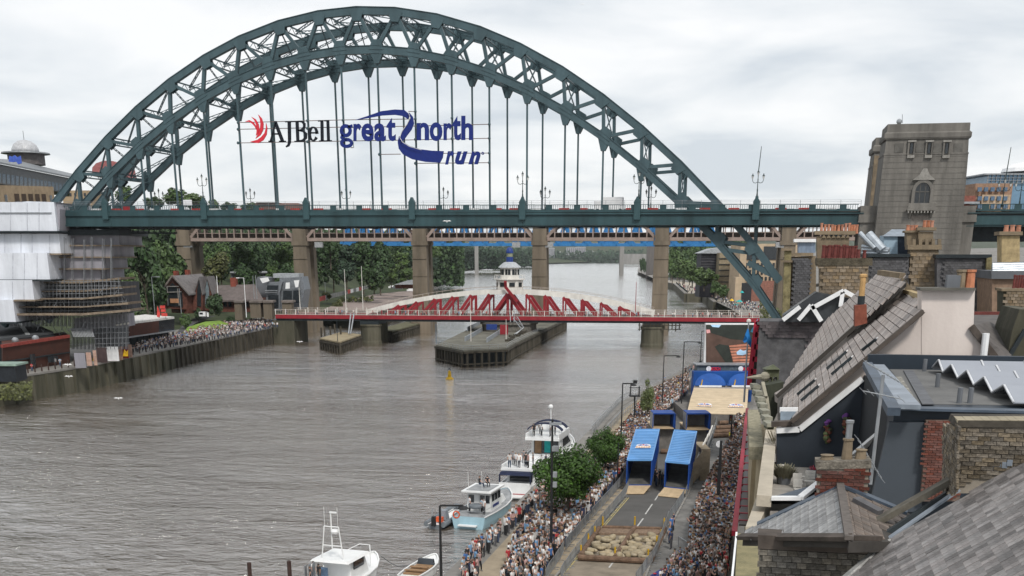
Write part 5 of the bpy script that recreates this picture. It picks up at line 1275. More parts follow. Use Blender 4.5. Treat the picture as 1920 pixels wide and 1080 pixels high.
for k in range(34):   # drafted masonry joints standing 2 cm proud as thin courses
 z = 14 + k * .92
 if z > z3 - .3: break
 e_ = .95 - .40 * min(1,(z - 4) / 29.5) if z < 33.5 else .55 - .27 * (z - 33.5) / (z3 - 33.5)
 bb = B();bb.box(L0 - e_ - .02,R0_ + e_ + .02,-5 - e_ - .03,-5 - e_ + .05,z,z + .05);bb.build('masonry_joint',TOWD,t)
for (x0,x1,lb) in ((1612,1647,'lower_pylon'),(1798,1826,'lower_pylon')):
 a,b = gy(x0,420,-3).x,gy(x1,420,-3).x;z0 = gy(x0,386,-3).z
 for (za,zb_,e_) in ((4,32.6,0),(32.6,32.9,.35),(32.9,z0 - 1.5,.3),(z0 - 1.5,z0,.05)): bb = B();bb.box(a - e_,b + e_,-3 - e_,6,za,zb_);bb.build(lb,TOWM,t)
bb = B();bb.tube(gy(1692,231,0),gy(1692,214,0),.05,4);bb.build('aerial',TUBE,t);bb = B();bb.sph(gy(1686,228,0),.5,8,5);bb.build('roof_dish',TUBE,t)
for px,h in ((1720,12),(1739,9)): pass
t2 = tower('stone_tower','second grey stone bridge tower partly hidden behind the near one',19,1641,1790,(258,272,286,312,470),9,0)
bb = B();c = gy(1646,340,18.6);bb.box(c.x - 1.1,c.x + 1.2,18.5,18.9,36,45.5);bb.build('brick_panel',SAND,t2)
# ---------------- modern offices at the right edge
t = thing('office_building','blue glass and tan brick office block at the right edge behind the bridge','building',tuple(gd(1880,400,330)))
bb = B();pbox(bb,1851,1960,327,400,345,20);bb.build('glass_wall',mat('blue_glass',(.16,.27,.38),.15,.2,.25,.1),t)
bb = B();pbox(bb,1846,1960,325,327.5,344,22);bb.build('roof_edge',TUBE,t)
bb = B();pbox(bb,1826,1896,344,400,335,9);bb.build('brick_wall',mat('tan_brick',(.30,.19,.13),.85),t)
bb = B();pbox(bb,1840,1893,365,400,334.3,1);bb.build('stone_wall',mat('pale_tan',(.45,.34,.24),.85),t)
for rr_,y in enumerate((351,368,383)):
 for k in range(5): bb = B();pbox(bb,1834 + k * 12,1841 + k * 12,y,y + 8,333.8,.6);bb.build('window',mat('blue_pane',(.10,.16,.24),.15),t)
for k in range(12): bb = B();pbox(bb,1852 + k * 8,1852.8 + k * 8,328,343,344.6,.5);bb.build('mullion',TUBE,t)
for k in range(3): bb = B();pbox(bb,1851,1960,333 + k * 5,333.7 + k * 5,344.4,.5);bb.build('transom',TUBE,t)
bb = B();c = gd(1925,323,350);bb.lathe(c,[(7,0),(6.6,1),(4,2.2),(.5,2.8)],14);bb.build('white_canopy',WHP,t)
bb = B();pbox(bb,1800,1828,367,400,320,12);tag(bb.build('brick_block',mat('red_brick_far',(.22,.08,.06),.85)),'low red brick block between stone tower and blue glass offices','building')
bb = B();pbox(bb,1801,1837,378,382,318,10);tag(bb.build('flat_canopy',TUBE),'flat pale canopy beside the stone tower at deck level','canopy')
for px,h,lb in ((1880,72,'tall dark lamp mast on the bridge approach before the glass offices'),(1912,40,'green lamp post at the far right of the bridge approach')):
 x = gy(px,385,-3).x
 lamp('street_lamp',lb,(x,-2.6,zr(x) - .6),h / 14 if h > 50 else 0)
# ---------------- old stone and slate buildings below the tower
def ystack(nm,lb,Y,body,cap,pots,potm,potr=None,dep=2.0,bodym=SAND):
 t = thing(nm,lb,'chimney',tuple(gy(body[0],body[3],Y)))
 bb = B();yquad(bb,[(body[0],body[3]),(body[1],body[3]),(body[1],body[2]),(body[0],body[2])],Y,(0,dep,0));bb.build('stack',bodym,t)
 bb = B();yquad(bb,[(cap[0],cap[3]),(cap[1],cap[3]),(cap[1],cap[2]),(cap[0],cap[2])],Y - .25,(0,dep + .5,0));bb.build('cap',SAND if cap[3] - cap[2] < 12 else mat('mossy_stone',(.10,.085,.06),.95,0,.35,2,.5,8),t)
 for (x0,x1,n,yt,yb,jj) in pots:
  for k in range(n):
   x = x0 + (x1 - x0) * k / max(1,n - 1);y_ = Y + dep * (.3 + .4 * (k % 2));b0 = gy(x,yb,y_);t0 = gy(x,yt + jj * rnd.uniform(-1,1),y_);r0 = (potr or 2.8) * (b0 - CAM).length / F_PX
   bb = B();bb.lathe(b0,[(r0 * 1.1,-.1),(r0 * .95,.1),(r0 * .8,(t0.z - b0.z) * .85),(r0 * .98,(t0.z - b0.z) * .87),(r0 * .98,t0.z - b0.z)],8);bb.build('chimney_pot',potm,t)
 return t
def courses(t,Y,pl,w,h,m,nm='stone',th=.05,lim=300,sr=3,gap=.03):
 P0 = gy(*pl[0],Y - .02);pieces(t,nm,P0,DX,UZ,pl,w,h,th,m,0,1,gap,lim,70,.5,.012,sr)
SANDB = mat('sandstone_block',(.25,.19,.125),.9,0,.25,1.2,.3,6,rand=.3)
bld = thing('stone_building','long dark stone building with slate-clad roofs below the bridge tower','building',tuple(gy(1650,580,-110)))
def bw_(pl,Y,m,nm='wall',dep=8): bb = B();yquad(bb,pl,Y,(0,dep,0));return bb.build(nm,m,bld)
bw_([(1468,610),(1470,482),(1530,480),(1530,610)],-108,SAND,'wall');bw_([(1483,606),(1487,486),(1521,486),(1514,606)],-108.3,DKSL,'slate_face',.2)
bw_([(1466,610),(1471,470),(1484,470),(1480,610)],-108.6,mat('lichened_stone',(.22,.19,.10),.95,0,.3,2),'pilaster',1.4)
bw_([(1465,470),(1486,470),(1486,466),(1465,466)],-108.9,SAND,'pilaster_cap',2);bw_([(1464,492),(1486,492),(1486,488),(1464,488)],-108.9,SAND,'pilaster_cap',2)
bw_([(1483,480),(1525,480),(1525,474),(1483,474)],-108.5,SAND,'cornice',3)
bb = B();yquad(bb,[(1497,474),(1529,474),(1529,454),(1497,454)],-106,(0,4,0));bb.build('zinc_box',mat('blue_zinc',(.22,.28,.37),.45,.2,.25,3,streak=True),bld)
bb = B();yquad(bb,[(1489,454),(1530,454),(1530,448),(1489,448)],-106.3,(0,4.6,0));bb.build('box_roof',WHP,bld)
bw_([(1628,600),(1628,484),(1704,478),(1704,600)],-104,DKSL,'slate_roof',10);bw_([(1626,482),(1706,482),(1706,476),(1626,476)],-104.4,DARKST,'ridge_edge',10)
bw_([(1757,600),(1757,482),(1858,480),(1852,600)],-106,DKSL,'slate_roof',10);bw_([(1755,484),(1860,484),(1860,477),(1755,477)],-106.4,DARKST,'ridge_edge',10)
bw_([(1848,600),(1850,484),(1860,482),(1858,600)],-106.6,mat('lichened_stone',(.22,.19,.10),.95),'corner_pier',3)
for (pl,Y,sr) in (([(1488,486),(1520,486),(1514,606),(1484,606)],-108.4,3),([(1632,486),(1702,484),(1702,575),(1632,575)],-104.1,4),([(1768,488),(1846,486),(1843,575),(1768,590)],-106.1,5)):
 P0 = gy(*pl[0],Y);pieces(bld,'slate',P0,DX,UZ,pl,.42,.22,.04,DKSL,0,1,.02,90,60,.5,.01,sr)
ystack('chimney_stack','wide sandstone chimney stack with arcaded band and a dozen salmon pots',-102,(1532,1592,443,500),(1528,1604,433,440),((1540,1560,4,419,433,2),(1565,1565,1,422,433,0),(1572,1592,4,420,433,2),(1596,1606,3,422,436,1)),POT,2.6)
for k in range(6): bb = B();yquad(bb,[(1541 + k * 9,446),(1545 + k * 9,439),(1549 + k * 9,446)],-102.2,(0,.5,0));bb.build('arcade_stone',SAND,bld)
t = ystack('chimney_stack','broad stone chimney with mossy cap and a row of dark red pots',-122,(1537,1628,497,590),(1531,1636,484,498),((1543,1603,12,460,484,1.5),(1609,1620,2,468,484,2)),POTR,3.4,2.4)
courses(t,-122.1,[(1539,500),(1626,500),(1622,585),(1539,585)],.55,.30,SANDB,lim=120)
t = ystack('chimney_stack','tall sandstone chimney with crenellated ledge topped by three salmon pots',-104,(1706,1760,468,600),(1702,1766,459,468),(),POT)
courses(t,-104.1,[(1708,470),(1758,470),(1754,590),(1708,590)],.6,.36,SANDB,lim=110,sr=9)
ystack('chimney_stack','upper chimney shaft with flared cap just below the tower balcony',-103.5,(1722,1750,434,462),(1720,1756,426,432),((1733,1747,3,413,427,.5),),POT,3.2)
ystack('chimney_stack','small chimney with three short salmon pots next to the blue penthouse',-103,(1700,1722,436,462),(1697,1724,432,436),((1702,1717,3,422,433,.3),),POT,3.4)
for k in range(5): bb = B();yquad(bb,[(1711 + k * 12,460),(1717 + k * 12,460),(1717 + k * 12,448),(1711 + k * 12,448)],-104.2,(0,.5,0));bb.build('merlon',SAND,bld)
t = thing('rooftop_penthouse','pale blue rendered rooftop box with grey hipped lead roof and dark end','rooftop structure',tuple(gy(1685,478,-100)))
bb = B();yquad(bb,[(1655,478),(1683,478),(1683,442),(1658,441)],-100,(0,5,0));bb.build('wall',mat('pale_blue_render',(.34,.46,.56),.6,0,.1),t)
bb = B();yquad(bb,[(1683,478),(1703,478),(1703,442),(1683,442)],-100,(0,5,0));bb.build('dark_end',mat('navy_panel',(.03,.045,.07),.5),t)
bb = B();a = [gy(1654,443,-100.3),gy(1712,443,-100.3),gy(1706,443,-95),gy(1660,443,-95)];ap = [gy(1672,430,-98),gy(1696,430,-98)]
bb.add(a + ap,[(0,1,5,4),(1,2,5),(2,3,4,5),(3,0,4),(3,2,1,0)]);bb.build('roof',LEAD,t)
for (x0,y0,x1,y1,r_) in ((1628,440,1655,470,.5),(1612,437,1640,466,.25),(1616,462,1668,468,.22),(1616,468,1666,471,.22),(1616,474,1668,476,.2)):
 bb = B();bb.tube(gy(x0,y0,-102),gy(x1,y1,-103),r_,10);tag(bb.build('ventilation_duct',mat('duct_metal',(.42,.46,.50),.35,.5)),{.5: 'fat silver duct rising diagonally beside the blue penthouse',.25: 'thin flat silver duct left of the fat one',.22: 'one of the low silver pipes on the slate roof ridge',.2: 'lowest silver pipe on the slate roof ridge'}[r_],'duct','low silver roof pipes' if r_ == .22 else None)
ystack('chimney_stack','ochre octagonal chimney with flared top and three pots at the right edge',-112,(1878,1912,442,492),(1874,1918,434,441),((1886,1909,3,422,434,.4),),POT,4.2,2.2,mat('ochre_stone',(.40,.31,.17),.9,0,.2,2))
t = thing('plant_roof','row of silver roof plant and grey walls behind the dark roofs at the right','rooftop structure',tuple(gy(1890,530,-116)))
bb = B();yquad(bb,[(1860,600),(1930,600),(1930,522),(1860,522)],-116,(0,8,0));bb.build('wall',mat('brown_render',(.25,.17,.12),.85),t)
bb = B();yquad(bb,[(1859,523),(1930,523),(1930,508),(1859,508)],-116.4,(0,9,0));bb.build('parapet',GREYCL,t)
for k in range(4): bb = B();bb.tube(gy(1860,498 + k * 4,-114 - k * .3),gy(1930,497 + k * 4,-114 - k * .3),.28,8);bb.build('pipe',MATS['duct_metal'],t)
t = ystack('rubble_stack','rubble stone stack with thin dark pots at the right edge',-125,(1880,1935,545,610),(1878,1935,541,546),((1900,1924,6,516,541,1),),POTR,2.2,2.5,STONE)
courses(t,-125.1,[(1882,548),(1925,548),(1925,600),(1882,600)],.4,.25,SANDB,lim=90,sr=12)
# dark roofs right of the pink gable
t = thing('valley_roof','plain brown-grey slate valley roof right of the pink gable chimney','roof',tuple(gy(1860,640,-140)))
bb = B();bb.prism([gy(1820,590,-132),gy(1902,590,-132),gy(1896,672,-152),gy(1868,676,-152),gy(1820,612,-150)],(0,0,-.2));bb.build('roof',mat('brown_roof',(.115,.105,.10),.85,0,.22,1),t)
bb = B();bb.beam(gy(1820,588,-132),gy(1902,588,-132),.4,.3);bb.build('ridge',POTR,t)
bb = B();yquad(bb,[(1898,620),(1912,580),(1935,580),(1935,700),(1880,700),(1890,660)],-150,(0,6,0));bb.build('stone_gable',STONE,t)
bb = B();bb.beam(gy(1890,672,-150.4),gy(1922,618,-150.4),.25,.3,(0,1,0));bb.build('verge_board',DARKST,t)
# glazed gables above the grey roof (left of long slopes)
t = thing('atrium_roof','dark glazed roof with white triangular frames left of the long slate slopes','roof',tuple(gy(1540,600,-128)))
bb = B();yquad(bb,[(1468,604),(1468,592),(1530,548),(1600,560),(1600,604)],-127,(0,3,0));bb.build('glass_roof',mat('dark_glazing',(.045,.05,.055),.3),t)
for pl in ((1468,600,1500,575),(1497,600,1521,572),(1521,572,1540,602),(1522,578,1582,545),(1582,545,1602,556),(1580,548,1576,575)):
 bb = B();bb.beam(gy(pl[0],pl[1],-127.4),gy(pl[2],pl[3],-127.4),.35,.3,(0,1,0));bb.build('frame',WHP,t)
t = thing('slate_roofed_block','grey slate roof running behind the red glazed stair tower','building',tuple(gy(1500,700,-112)))
P,V,N = slopeplane((1415,668),(1424,603),-130);bb = B();yquad(bb,[(1417,720),(1424,602),(1572,603),(1545,720)],-126,(0,5,0));bb.build('roof',DKSL,t)
P0 = gy(1425,606,-126.1);pieces(t,'slate',P0,DX,UZ,[(1424,605),(1568,605),(1548,700),(1512,715),(1512,634),(1446,634)],.5,.27,.04,mat('purple_slate',(.115,.10,.105),.8,0,.2,1,rand=.25),0,1,.02,250,70,.5,.01,31)
# red framed glazed stair and corrugated screen
RDF = mat('crimson_frame',(.38,.02,.045),.5,0,.1)
t = thing('glazed_stair_tower','crimson framed glass stair tower beside the big video screen','stair tower',tuple(gy(1420,715,-122)))
bb = B();yquad(bb,[(1407,722),(1421,606),(1446,632),(1440,722)],-121.6,(0,3,0));bb.build('glass',mat('stair_glass',(.06,.055,.05),.25),t)
for pl in ((1404,722,1419,602),(1440,722,1447,631),(1419,602,1448,632),(1416,627,1445,629),(1414,650,1444,651),(1411,673,1442,675),(1408,696,1440,698)):
 bb = B();bb.beam(gy(pl[0],pl[1],-122),gy(pl[2],pl[3],-122),.45,.4,(0,1,0));bb.build('frame',RDF,t)
t = thing('corrugated_screen','pale corrugated roof screen with thin red ribs right of the red stair tower','screen',tuple(gy(1480,710,-121)))
bb = B()
x = 1448
while x < 1509: bb.beam(gy(x,711,-121),gy(x + .4,634,-121),.16,.22,(0,1,0));x += 2.6
bb.build('corrugated_sheet',mat('corrugated_grey',(.40,.41,.44),.5,.1,.2,2),t,kind='stuff')
for x in (1452,1466,1480,1495,1508): bb = B();bb.beam(gy(x,711,-121.3),gy(x + 1,634,-121.3),.14,.2,(0,1,0));bb.build('rib',RDF if x < 1505 else WHP,t)
bb = B();bb.beam(gy(1446,633,-121.3),gy(1511,633,-121.3),.35,.35);bb.build('top_rail',WHP,t);bb = B();bb.beam(gy(1443,712,-121.3),gy(1500,714,-121.3),.4,.5);bb.build('base_rail',DARKST,t)
# ---------------- two long river-facing slate slopes and the pink gable house
GST = mat('grey_stone_tile',(.40,.355,.33),.85,0,.16,1.5,.15,12,rand=.22)
def slope(t,pe,pr,Y,pl,w,h,m,lim=300,sr=1,base=None,th=.05,tilt=.10,over=.98,gap=.035):
 P,V,N = slopeplane(pe,pr,Y);bb = B();roofslab(bb,pl,P,N,.2);bb.build('roof',base or mat('roof_underlay',(.06,.055,.05),.9),t)
 Nn = N if N.z > 0 else -N
 n = pieces(t,'tile',P + Nn * .01,D1,V,pl,w,h,th,m,tilt,over,gap,lim,90,.5,.004,sr);return P,V,Nn
t = thing('slate_roofed_house','house with a long grey stone-tiled slope and red chimney behind the pink gable','house',tuple(gy(1600,700,-156)))
slope(t,(1475,735),(1690,520),-158,[(1458,742),(1500,672),(1548,602),(1648,512),(1692,518),(1700,530)],.62,.42,GST,260,21)
bb = B();bb.beam(gy(1650,511,-157),gy(1692,517,-160),.35,.3);bb.build('ridge',SAND,t)
bb = B();bb.beam(gy(1456,744,-160.5),gy(1702,524,-160.5),.22,.22,(0,1,0));bb.build('verge_board',mat('dark_verge',(.05,.045,.04),.8),t)
bb = B();bb.prism([gy(1692,519,-161),gy(1722,555,-161),gy(1712,560,-161),gy(1688,530,-161)],(0,.3,0));bb.build('stone_verge',SAND,t)
bb = B();yquad(bb,[(1458,800),(1458,742),(1690,524),(1725,560),(1725,640),(1560,780)],-160,(0,.4,0));bb.build('wall',mat('shadowed_render',(.33,.31,.29),.85),t)
bb = B();yquad(bb,[(1603,612),(1603,573),(1625,571),(1626,606)],-166,(0,1.0,0));bb.build('chimney',mat('red_brick_stack',(.22,.07,.045),.85,0,.2,3),t)
c = gy(1614,571,-165.5);bb = B();bb.lathe(c,[(.16,0),(.15,1.4),(.2,1.45),(.2,1.55),(.14,1.6)],8);bb.build('chimney_pot',mat('buff_pot',(.48,.30,.13),.8),t);bb = B();bb.lathe(c,[(.19,0),(.19,.45)],8);bb.build('pot_collar',DARKST,t)
PINK = mat('pink_render',(.67,.60,.555),.85,0,.10,.5,.1,6,rgb2=(.54,.475,.44),streak=True)
gh = thing('pink_gable_house','house with pale pink rendered gable, big square chimney and tiled slope with rooflights','house',tuple(gy(1650,800,-174)))
YG = -174.0
bb = B();yquad(bb,[(1455,880),(1455,806),(1482,790),(1728,586),(1770,552),(1820,606),(1870,676),(1872,880)],YG,(0,.5,0));bb.build('gable_wall',PINK,gh)
bb = B();yquad(bb,[(1728,700),(1728,543),(1828,543),(1822,700)],YG - .03,(0,1.6,0));bb.build('chimney',PINK,gh)
bb = B();yquad(bb,[(1726,545),(1830,545),(1830,540),(1726,540)],YG - .4,(0,1.9,0));bb.build('chimney_coping',mat('dark_coping',(.12,.115,.10),.9),gh)
for px,m in ((1800,SAND),(1817,POT),(1785,GREYCL)): c = gy(px,541,YG + .5);bb = B();bb.lathe(c,[(.24,0),(.2,.7),(.25,.75),(.25,.85)],8) if m is not GREYCL else bb.box(c.x - .3,c.x + .3,c.y - .3,c.y + .3,c.z,c.z + .6);bb.build('chimney_pot',m,gh)
RPL = [(1462,738),(1472,768),(1484,788),(1732,582),(1688,543)]
P,V,Nn = slope(gh,(1480,790),(1728,582),YG,RPL,.62,.40,GST,300,22)
bb = B();bb.beam(gpl(1484,790,P,Nn) - D1 * .1,gpl(1731,583,P,Nn) - D1 * .1,.2,.3,(0,1,0));bb.build('verge_board',mat('brown_verge',(.085,.07,.06),.8),gh)
bb = B();bb.beam(gpl(1462,738,P,Nn),gpl(1690,543,P,Nn),.3,.22,Nn);bb.build('valley_lead',DARKST,gh)
bb = B();bb.beam(gpl(1684,545,P,Nn) + Vector((0,0,.12)),gpl(1730,560,P,Nn) + Vector((0,0,.1)),.35,.2);bb.build('ridge',mat('ochre_stone',(.40,.31,.17),.9),gh)
bb = B();bb.beam(gy(1446,795,YG - .3),gy(1484,793,YG - .3),.5,.25);bb.build('gutter',MATS['brown_verge'],gh)
for (a,b) in (((1553,695),(1590,663)),((1562,706),(1600,674)),((1498,743),(1531,716)),((1505,755),(1538,727)),((1620,660),(1646,640))):
 A,Bq = gpl(*a,P,Nn),gpl(*b,P,Nn);bb = B();bb.beam(A + Nn * .14,Bq + Nn * .14,.14,.14,Nn);bb.build('rooflight_rail',DARKST,gh)
 bb = B();bb.beam(A + Nn * .16 + V * .12,Bq + Nn * .16 + V * .12,.05,.05,Nn);bb.build('rooflight_trim',WHP,gh)
bb = B();bb.prism([gy(1463,771,YG + 1),gy(1494,771,YG + 1),gy(1478,791,YG + .2),gy(1463,791,YG + .2)],(0,-.2,.05));bb.build('dormer_window',mat('dormer_glass',(.16,.20,.24),.2),gh)
bb = B();bb.beam(gy(1462,769,YG + .9),gy(1496,769,YG + .9),.3,.25);bb.build('dormer_head',WHP,gh)
NVW = mat('navy_render',(.028,.036,.048),.7,0,.15,.4)
bb = B();yquad(bb,[(1456,880),(1456,809),(1499,807),(1617,712),(1690,712),(1690,880)],YG - .3,(0,.25,0));bb.build('painted_wall',NVW,gh)
for a,b in (((1456,807),(1499,805)),((1499,805),(1617,710))): bb = B();bb.beam(gy(*a,YG - .4),gy(*b,YG - .4),.28,.16,(0,1,0));bb.build('white_coping',WHP,gh)
bb = B();bb.tube(gy(1843,680,YG - .5),gy(1849,625,YG - .5),.16,8);bb.build('vent_pipe',WHP,gh)
bb = B();bb.beam(gy(1821,612,YG - .15),gy(1874,680,YG - .15),.3,.2,(0,1,0));bb.build('verge_board',MATS['brown_verge'],gh)
# ---------------- terrace
ZT = 16.9
ter = thing('roof_terrace','roof terrace with pale paving enclosed by dark blue walls and a beige parapet','terrace',tuple(gz(1520,890,ZT)))
fl = [gz(1452,866,ZT),gz(1650,866,ZT),gz(1650,945,ZT),gz(1440,945,ZT)]
bb = B();bb.prism([p - Vector((0,0,.3)) for p in fl],(0,0,.3));bb.build('floor',PAVE2,ter)
P0 = gz(1520,890,ZT + .001);pieces(ter,'paving_slab',P0,DX,D1,[(1456,868),(1600,868),(1600,935),(1446,935)],1.2,1.2,.012,mat('terrace_slab',(.36,.34,.31),.8,0,.08,.8,rand=.06),0,1,.02,200,20,0,.001,5)
COP = mat('beige_coping',(.47,.42,.34),.85,0,.12,.6,.2,8)
def zquad(bb,pl,z,th): return bb.prism([gz(x,y,z) - Vector((0,0,th)) for x,y in pl],(0,0,th))
fac = thing('facade_wall','beige stone street facade seen edge-on with broad parapet coping','facade',tuple(gz(1400,985,4)))
bb = B();zquad(bb,[(1437,798),(1457,798),(1447,930),(1419,928)],17.9,.45);bb.build('coping',COP,fac)
bb = B();zquad(bb,[(1419,930),(1446,931),(1422,985),(1398,988)],17.2,12);bb.build('wall',COP,fac)
bb = B();zquad(bb,[(1439,800),(1455,800),(1445,928),(1422,926)],17.4,13.5);bb.build('wall',mat('facade_sand',(.36,.30,.20),.85,0,.15,.5),fac)
bb = B();zquad(bb,[(1402,768),(1424,768),(1432,838),(1405,838)],15.6,.8);bb.build('cornice',mat('lichen_coping',(.37,.34,.25),.9,0,.3,3,.3,12,rgb2=(.16,.15,.10)),fac)
bb = B();zquad(bb,[(1410,770),(1424,770),(1430,836),(1412,836)],14.8,10.8);bb.build('wall',mat('facade_sand',(.36,.30,.20),.85),fac)
bb = B();zquad(bb,[(1424,795),(1437,795),(1431,850),(1420,840)],15.2,11);bb.build('wall',MATS['facade_sand'],fac)
for k in range(16):   # crimson frames up the facade beside the crowd
 f_ = k / 16;x = 1402 - 21 * f_ ** .9;y = 775 + 215 * f_;
 a = gz(x,y,9.5);bb = B();bb.beam(a + Vector((.1,0,0)),a + Vector((1.1,0,0)),.18,.18);bb.build('window_transom',RDF,fac)
bb = B();bb.beam(gz(1401,768,9.5),gz(1377,1000,9.5),.35,.35);bb.build('window_frame',RDF,fac);bb = B();bb.beam(gz(1414,775,9.5) ,gz(1398,985,9.5),.9,.1);bb.build('glazing',mat('facade_glazing',(.045,.035,.035),.3),fac)
for a,b in (((1445,934),(1500,934)),((1500,934),(1536,905)),((1663,801),(1592,860))):
 bb = B();A = gz(a[0],a[1],ZT + .9 if a[0] < 1600 else ZT + 3.4);Bq = gz(b[0],b[1],ZT + .9);bb.beam(A,Bq,.28,.14);bb.build('white_coping',WHP,ter)
BLW = mat('blue_grey_zinc',(.075,.10,.135),.5,.1,.25,.8)
bb = B();bb.prism([gz(1440,936,ZT + .8),gz(1502,936,ZT + .8),gz(1538,907,ZT + .8),gz(1560,925,ZT + .3),gz(1560,935,ZT - 3),gz(1440,940,ZT - 3)],(0,.2,0));bb.build('zinc_wall',BLW,ter)
TW_ = mat('white_timber',(.62,.60,.56),.7);GRS = mat('ornamental_grass',(.20,.16,.06),.8,rand=.4);GRG = mat('bush_green',(.08,.10,.04),.8,rand=.4)
def slatted(nm,lb,p,w,d,h,back=0.0,rot=0.0,cat='chair'):
 t = thing(nm,lb,cat,tuple(p));R_ = Matrix.Rotation(rot,4,'Z');T = lambda v: p + (R_ @ Vector(v))
 for k in range(4): bb = B();bb.obox(T((0,-d / 2 + d * (k + .5) / 4,h)),R_ @ Vector((w / 2,0,0)),R_ @ Vector((0,d / 9.5,0)),Vector((0,0,.025)));bb.build('seat_slat' if back or cat == 'bench' else 'top_slat',TW_,t)
 for sx in (-1,1):
  for sy in (-1,1): bb = B();q = T((sx * (w / 2 - .06),sy * (d / 2 - .06),0));bb.beam(q,q + Vector((0,0,h)),.06,.06);bb.build('leg',TW_,t)
 if back:
  for k in range(3): bb = B();bb.obox(T((0,d / 2,h + .12 + k * back / 3)),R_ @ Vector((w / 2,0,0)),Vector((0,0,.06)),R_ @ Vector((0,.02,0)));bb.build('back_slat',TW_,t)
 return t
slatted('bench','long white slatted bench at the left back of the terrace',gz(1492,872,ZT),1.35,.35,.45,0,.35,'bench');slatted('bench','white bench behind the brick chimney on the terrace',gz(1552,873,ZT),1.4,.35,.45,0,-.1,'bench')
slatted('chair','back one of two square white stools by the parapet',gz(1469,870,ZT),.42,.35,.3);slatted('chair','front one of two square white stools by the parapet',gz(1469,884,ZT),.42,.35,.3)
slatted('armchair','white slatted garden chair at the front left of the group',gz(1495,916,ZT),.4,.4,.25,.35,.2);slatted('armchair','white slatted garden chair nearest the terrace edge',gz(1496,928,ZT),.4,.4,.25,.35,.2);slatted('armchair','white slatted garden chair beside the red flower pot',gz(1517,912,ZT),.45,.45,.25,.4,-.1);slatted('side_table','low white slatted table between the garden chairs',gz(1506,904,ZT),.4,.3,.25,0,0,'table');slatted('cafe_chair','white metal chair just left of the chimney pots',gz(1548,880,ZT),.4,.35,.28,.4,3.1)
def tuft(nm,lb,p,r_,h,m,n=260,pot=True):
 t = thing(nm,lb,'plant',tuple(p));rr = random.Random(int(p.x * 100));vs = [];fs = []
 for i in range(n):
  a = rr.uniform(0,6.28);d = rr.random() ** .6 * r_;hh = h * rr.uniform(.5,1.1);b = p + Vector((math.cos(a) * d * .5,math.sin(a) * d * .5,.25));tip = p + Vector((math.cos(a) * d * 1.3,math.sin(a) * d * 1.3,.25 + hh));w = Vector((math.sin(a),-math.cos(a),0)) * .03
  o = len(vs);vs += [b - w,b + w,tip + w * .5,tip - w * .5];fs.append((o,o + 1,o + 2,o + 3))
 bb = B();bb.add(vs,fs);bb.build('foliage',m,t,kind='stuff')
 if pot: bb = B();bb.lathe(p,[(.28,0),(.36,.4),(.38,.45)],10);bb.build('planter',GREYCL,t)
tuft('potted_grass','tall yellowing ornamental grass against the navy terrace wall',gz(1474,866,ZT),.9,1.3,GRS);tuft('potted_grass','green spiky plant behind the white bench',gz(1575,866,ZT),1.0,1.6,GRG);tuft('potted_bush','rounded grey-green bush in a dark pot near the terrace edge',gz(1469,908,ZT),.55,.6,mat('sage_foliage',(.20,.19,.13),.8,rand=.2),500);tuft('flower_pot','red terracotta pot with pink flowers beside the brick chimney',gz(1527,898,ZT),.25,.35,mat('pink_flowers',(.5,.08,.12),.7),90)
for x,y in ((1551,808),(1587,795)):
 p = gy(x,y,YG - .5);t = thing('vertical_planter','vertical planter with purple flowers on the navy wall, the %s of two' % ('left' if x < 1570 else 'right'),'planter',tuple(p))
 for k in range(16): bb = B();q = gy(x + rnd.uniform(-4,4),y + k * 2.6 - 18,YG - .4 - rnd.random() * .2);bb.sph(q,rnd.uniform(.1,.19),5,4,rnd.uniform(.5,.9));bb.build('flower_clump',[mat('purple_flowers',(.14,.05,.22),.8),mat('rust_flowers',(.16,.06,.04),.8),GRG][0 if k < 3 else (2 if k % 3 == 0 else 1)],t)
# ---------------- flat-roofed navy building with solar panels
ZR = 22.05
nb = thing('flat_roofed_building','modern navy clad building with flat grey roof in front of the pink gable','building',tuple(gz(1760,790,ZR - 6)))
FR = mat('roof_felt',(.17,.17,.165),.85,0,.3,.35,.1,10,rgb2=(.09,.09,.09));NAV2 = mat('navy_cladding',(.022,.032,.045),.5,0,.15,.4)
bb = B();zquad(bb,[(1640,684),(1960,690),(1960,775),(1690,768)],ZR,12);bb.build('body',NAV2,nb)
bb = B();zquad(bb,[(1666,690),(1960,694),(1960,760),(1722,757)],ZR + .02,.05);bb.build('roof_deck',FR,nb)
for (a,b,w,h,m,nm) in (((1626,681),(1960,686),.35,.8,NAV2,'rear_parapet'),((1622,679),(1960,684),.4,.1,LEAD,'parapet_trim'),((1640,686),(1702,763),.8,.15,LEAD,'zinc_gutter'),((1626,684),(1676,772),.4,.25,BLW,'side_fascia')):
 bb = B();bb.beam(gz(*a,ZR + .25),gz(*b,ZR + .25),w,h);bb.build(nm,m,nb)
bb = B();bb.beam(gz(1676,768,ZR) - Vector((0,0,.5)),gz(1960,777,ZR) - Vector((0,0,.5)),.5,1.1);bb.build('front_fascia',NAV2,nb);bb = B();bb.beam(gz(1676,765,ZR + .1),gz(1960,772,ZR + .1),.6,.08);bb.build('fascia_trim',BLW,nb)
bb = B();zquad(bb,[(1677,706),(1690,706),(1722,757),(1702,757)],ZR + .06,.03);bb.build('gravel_strip',mat('gravel_grey',(.28,.27,.24),.9,0,.4,5),nb);bb = B();zquad(bb,[(1694,694),(1712,694),(1752,757),(1729,757)],ZR + .07,.03);bb.build('walkway',mat('walkway_grey',(.12,.125,.135),.8),nb)
yn = min(gz(1690,768,ZR).y,gz(1960,775,ZR).y) - .35
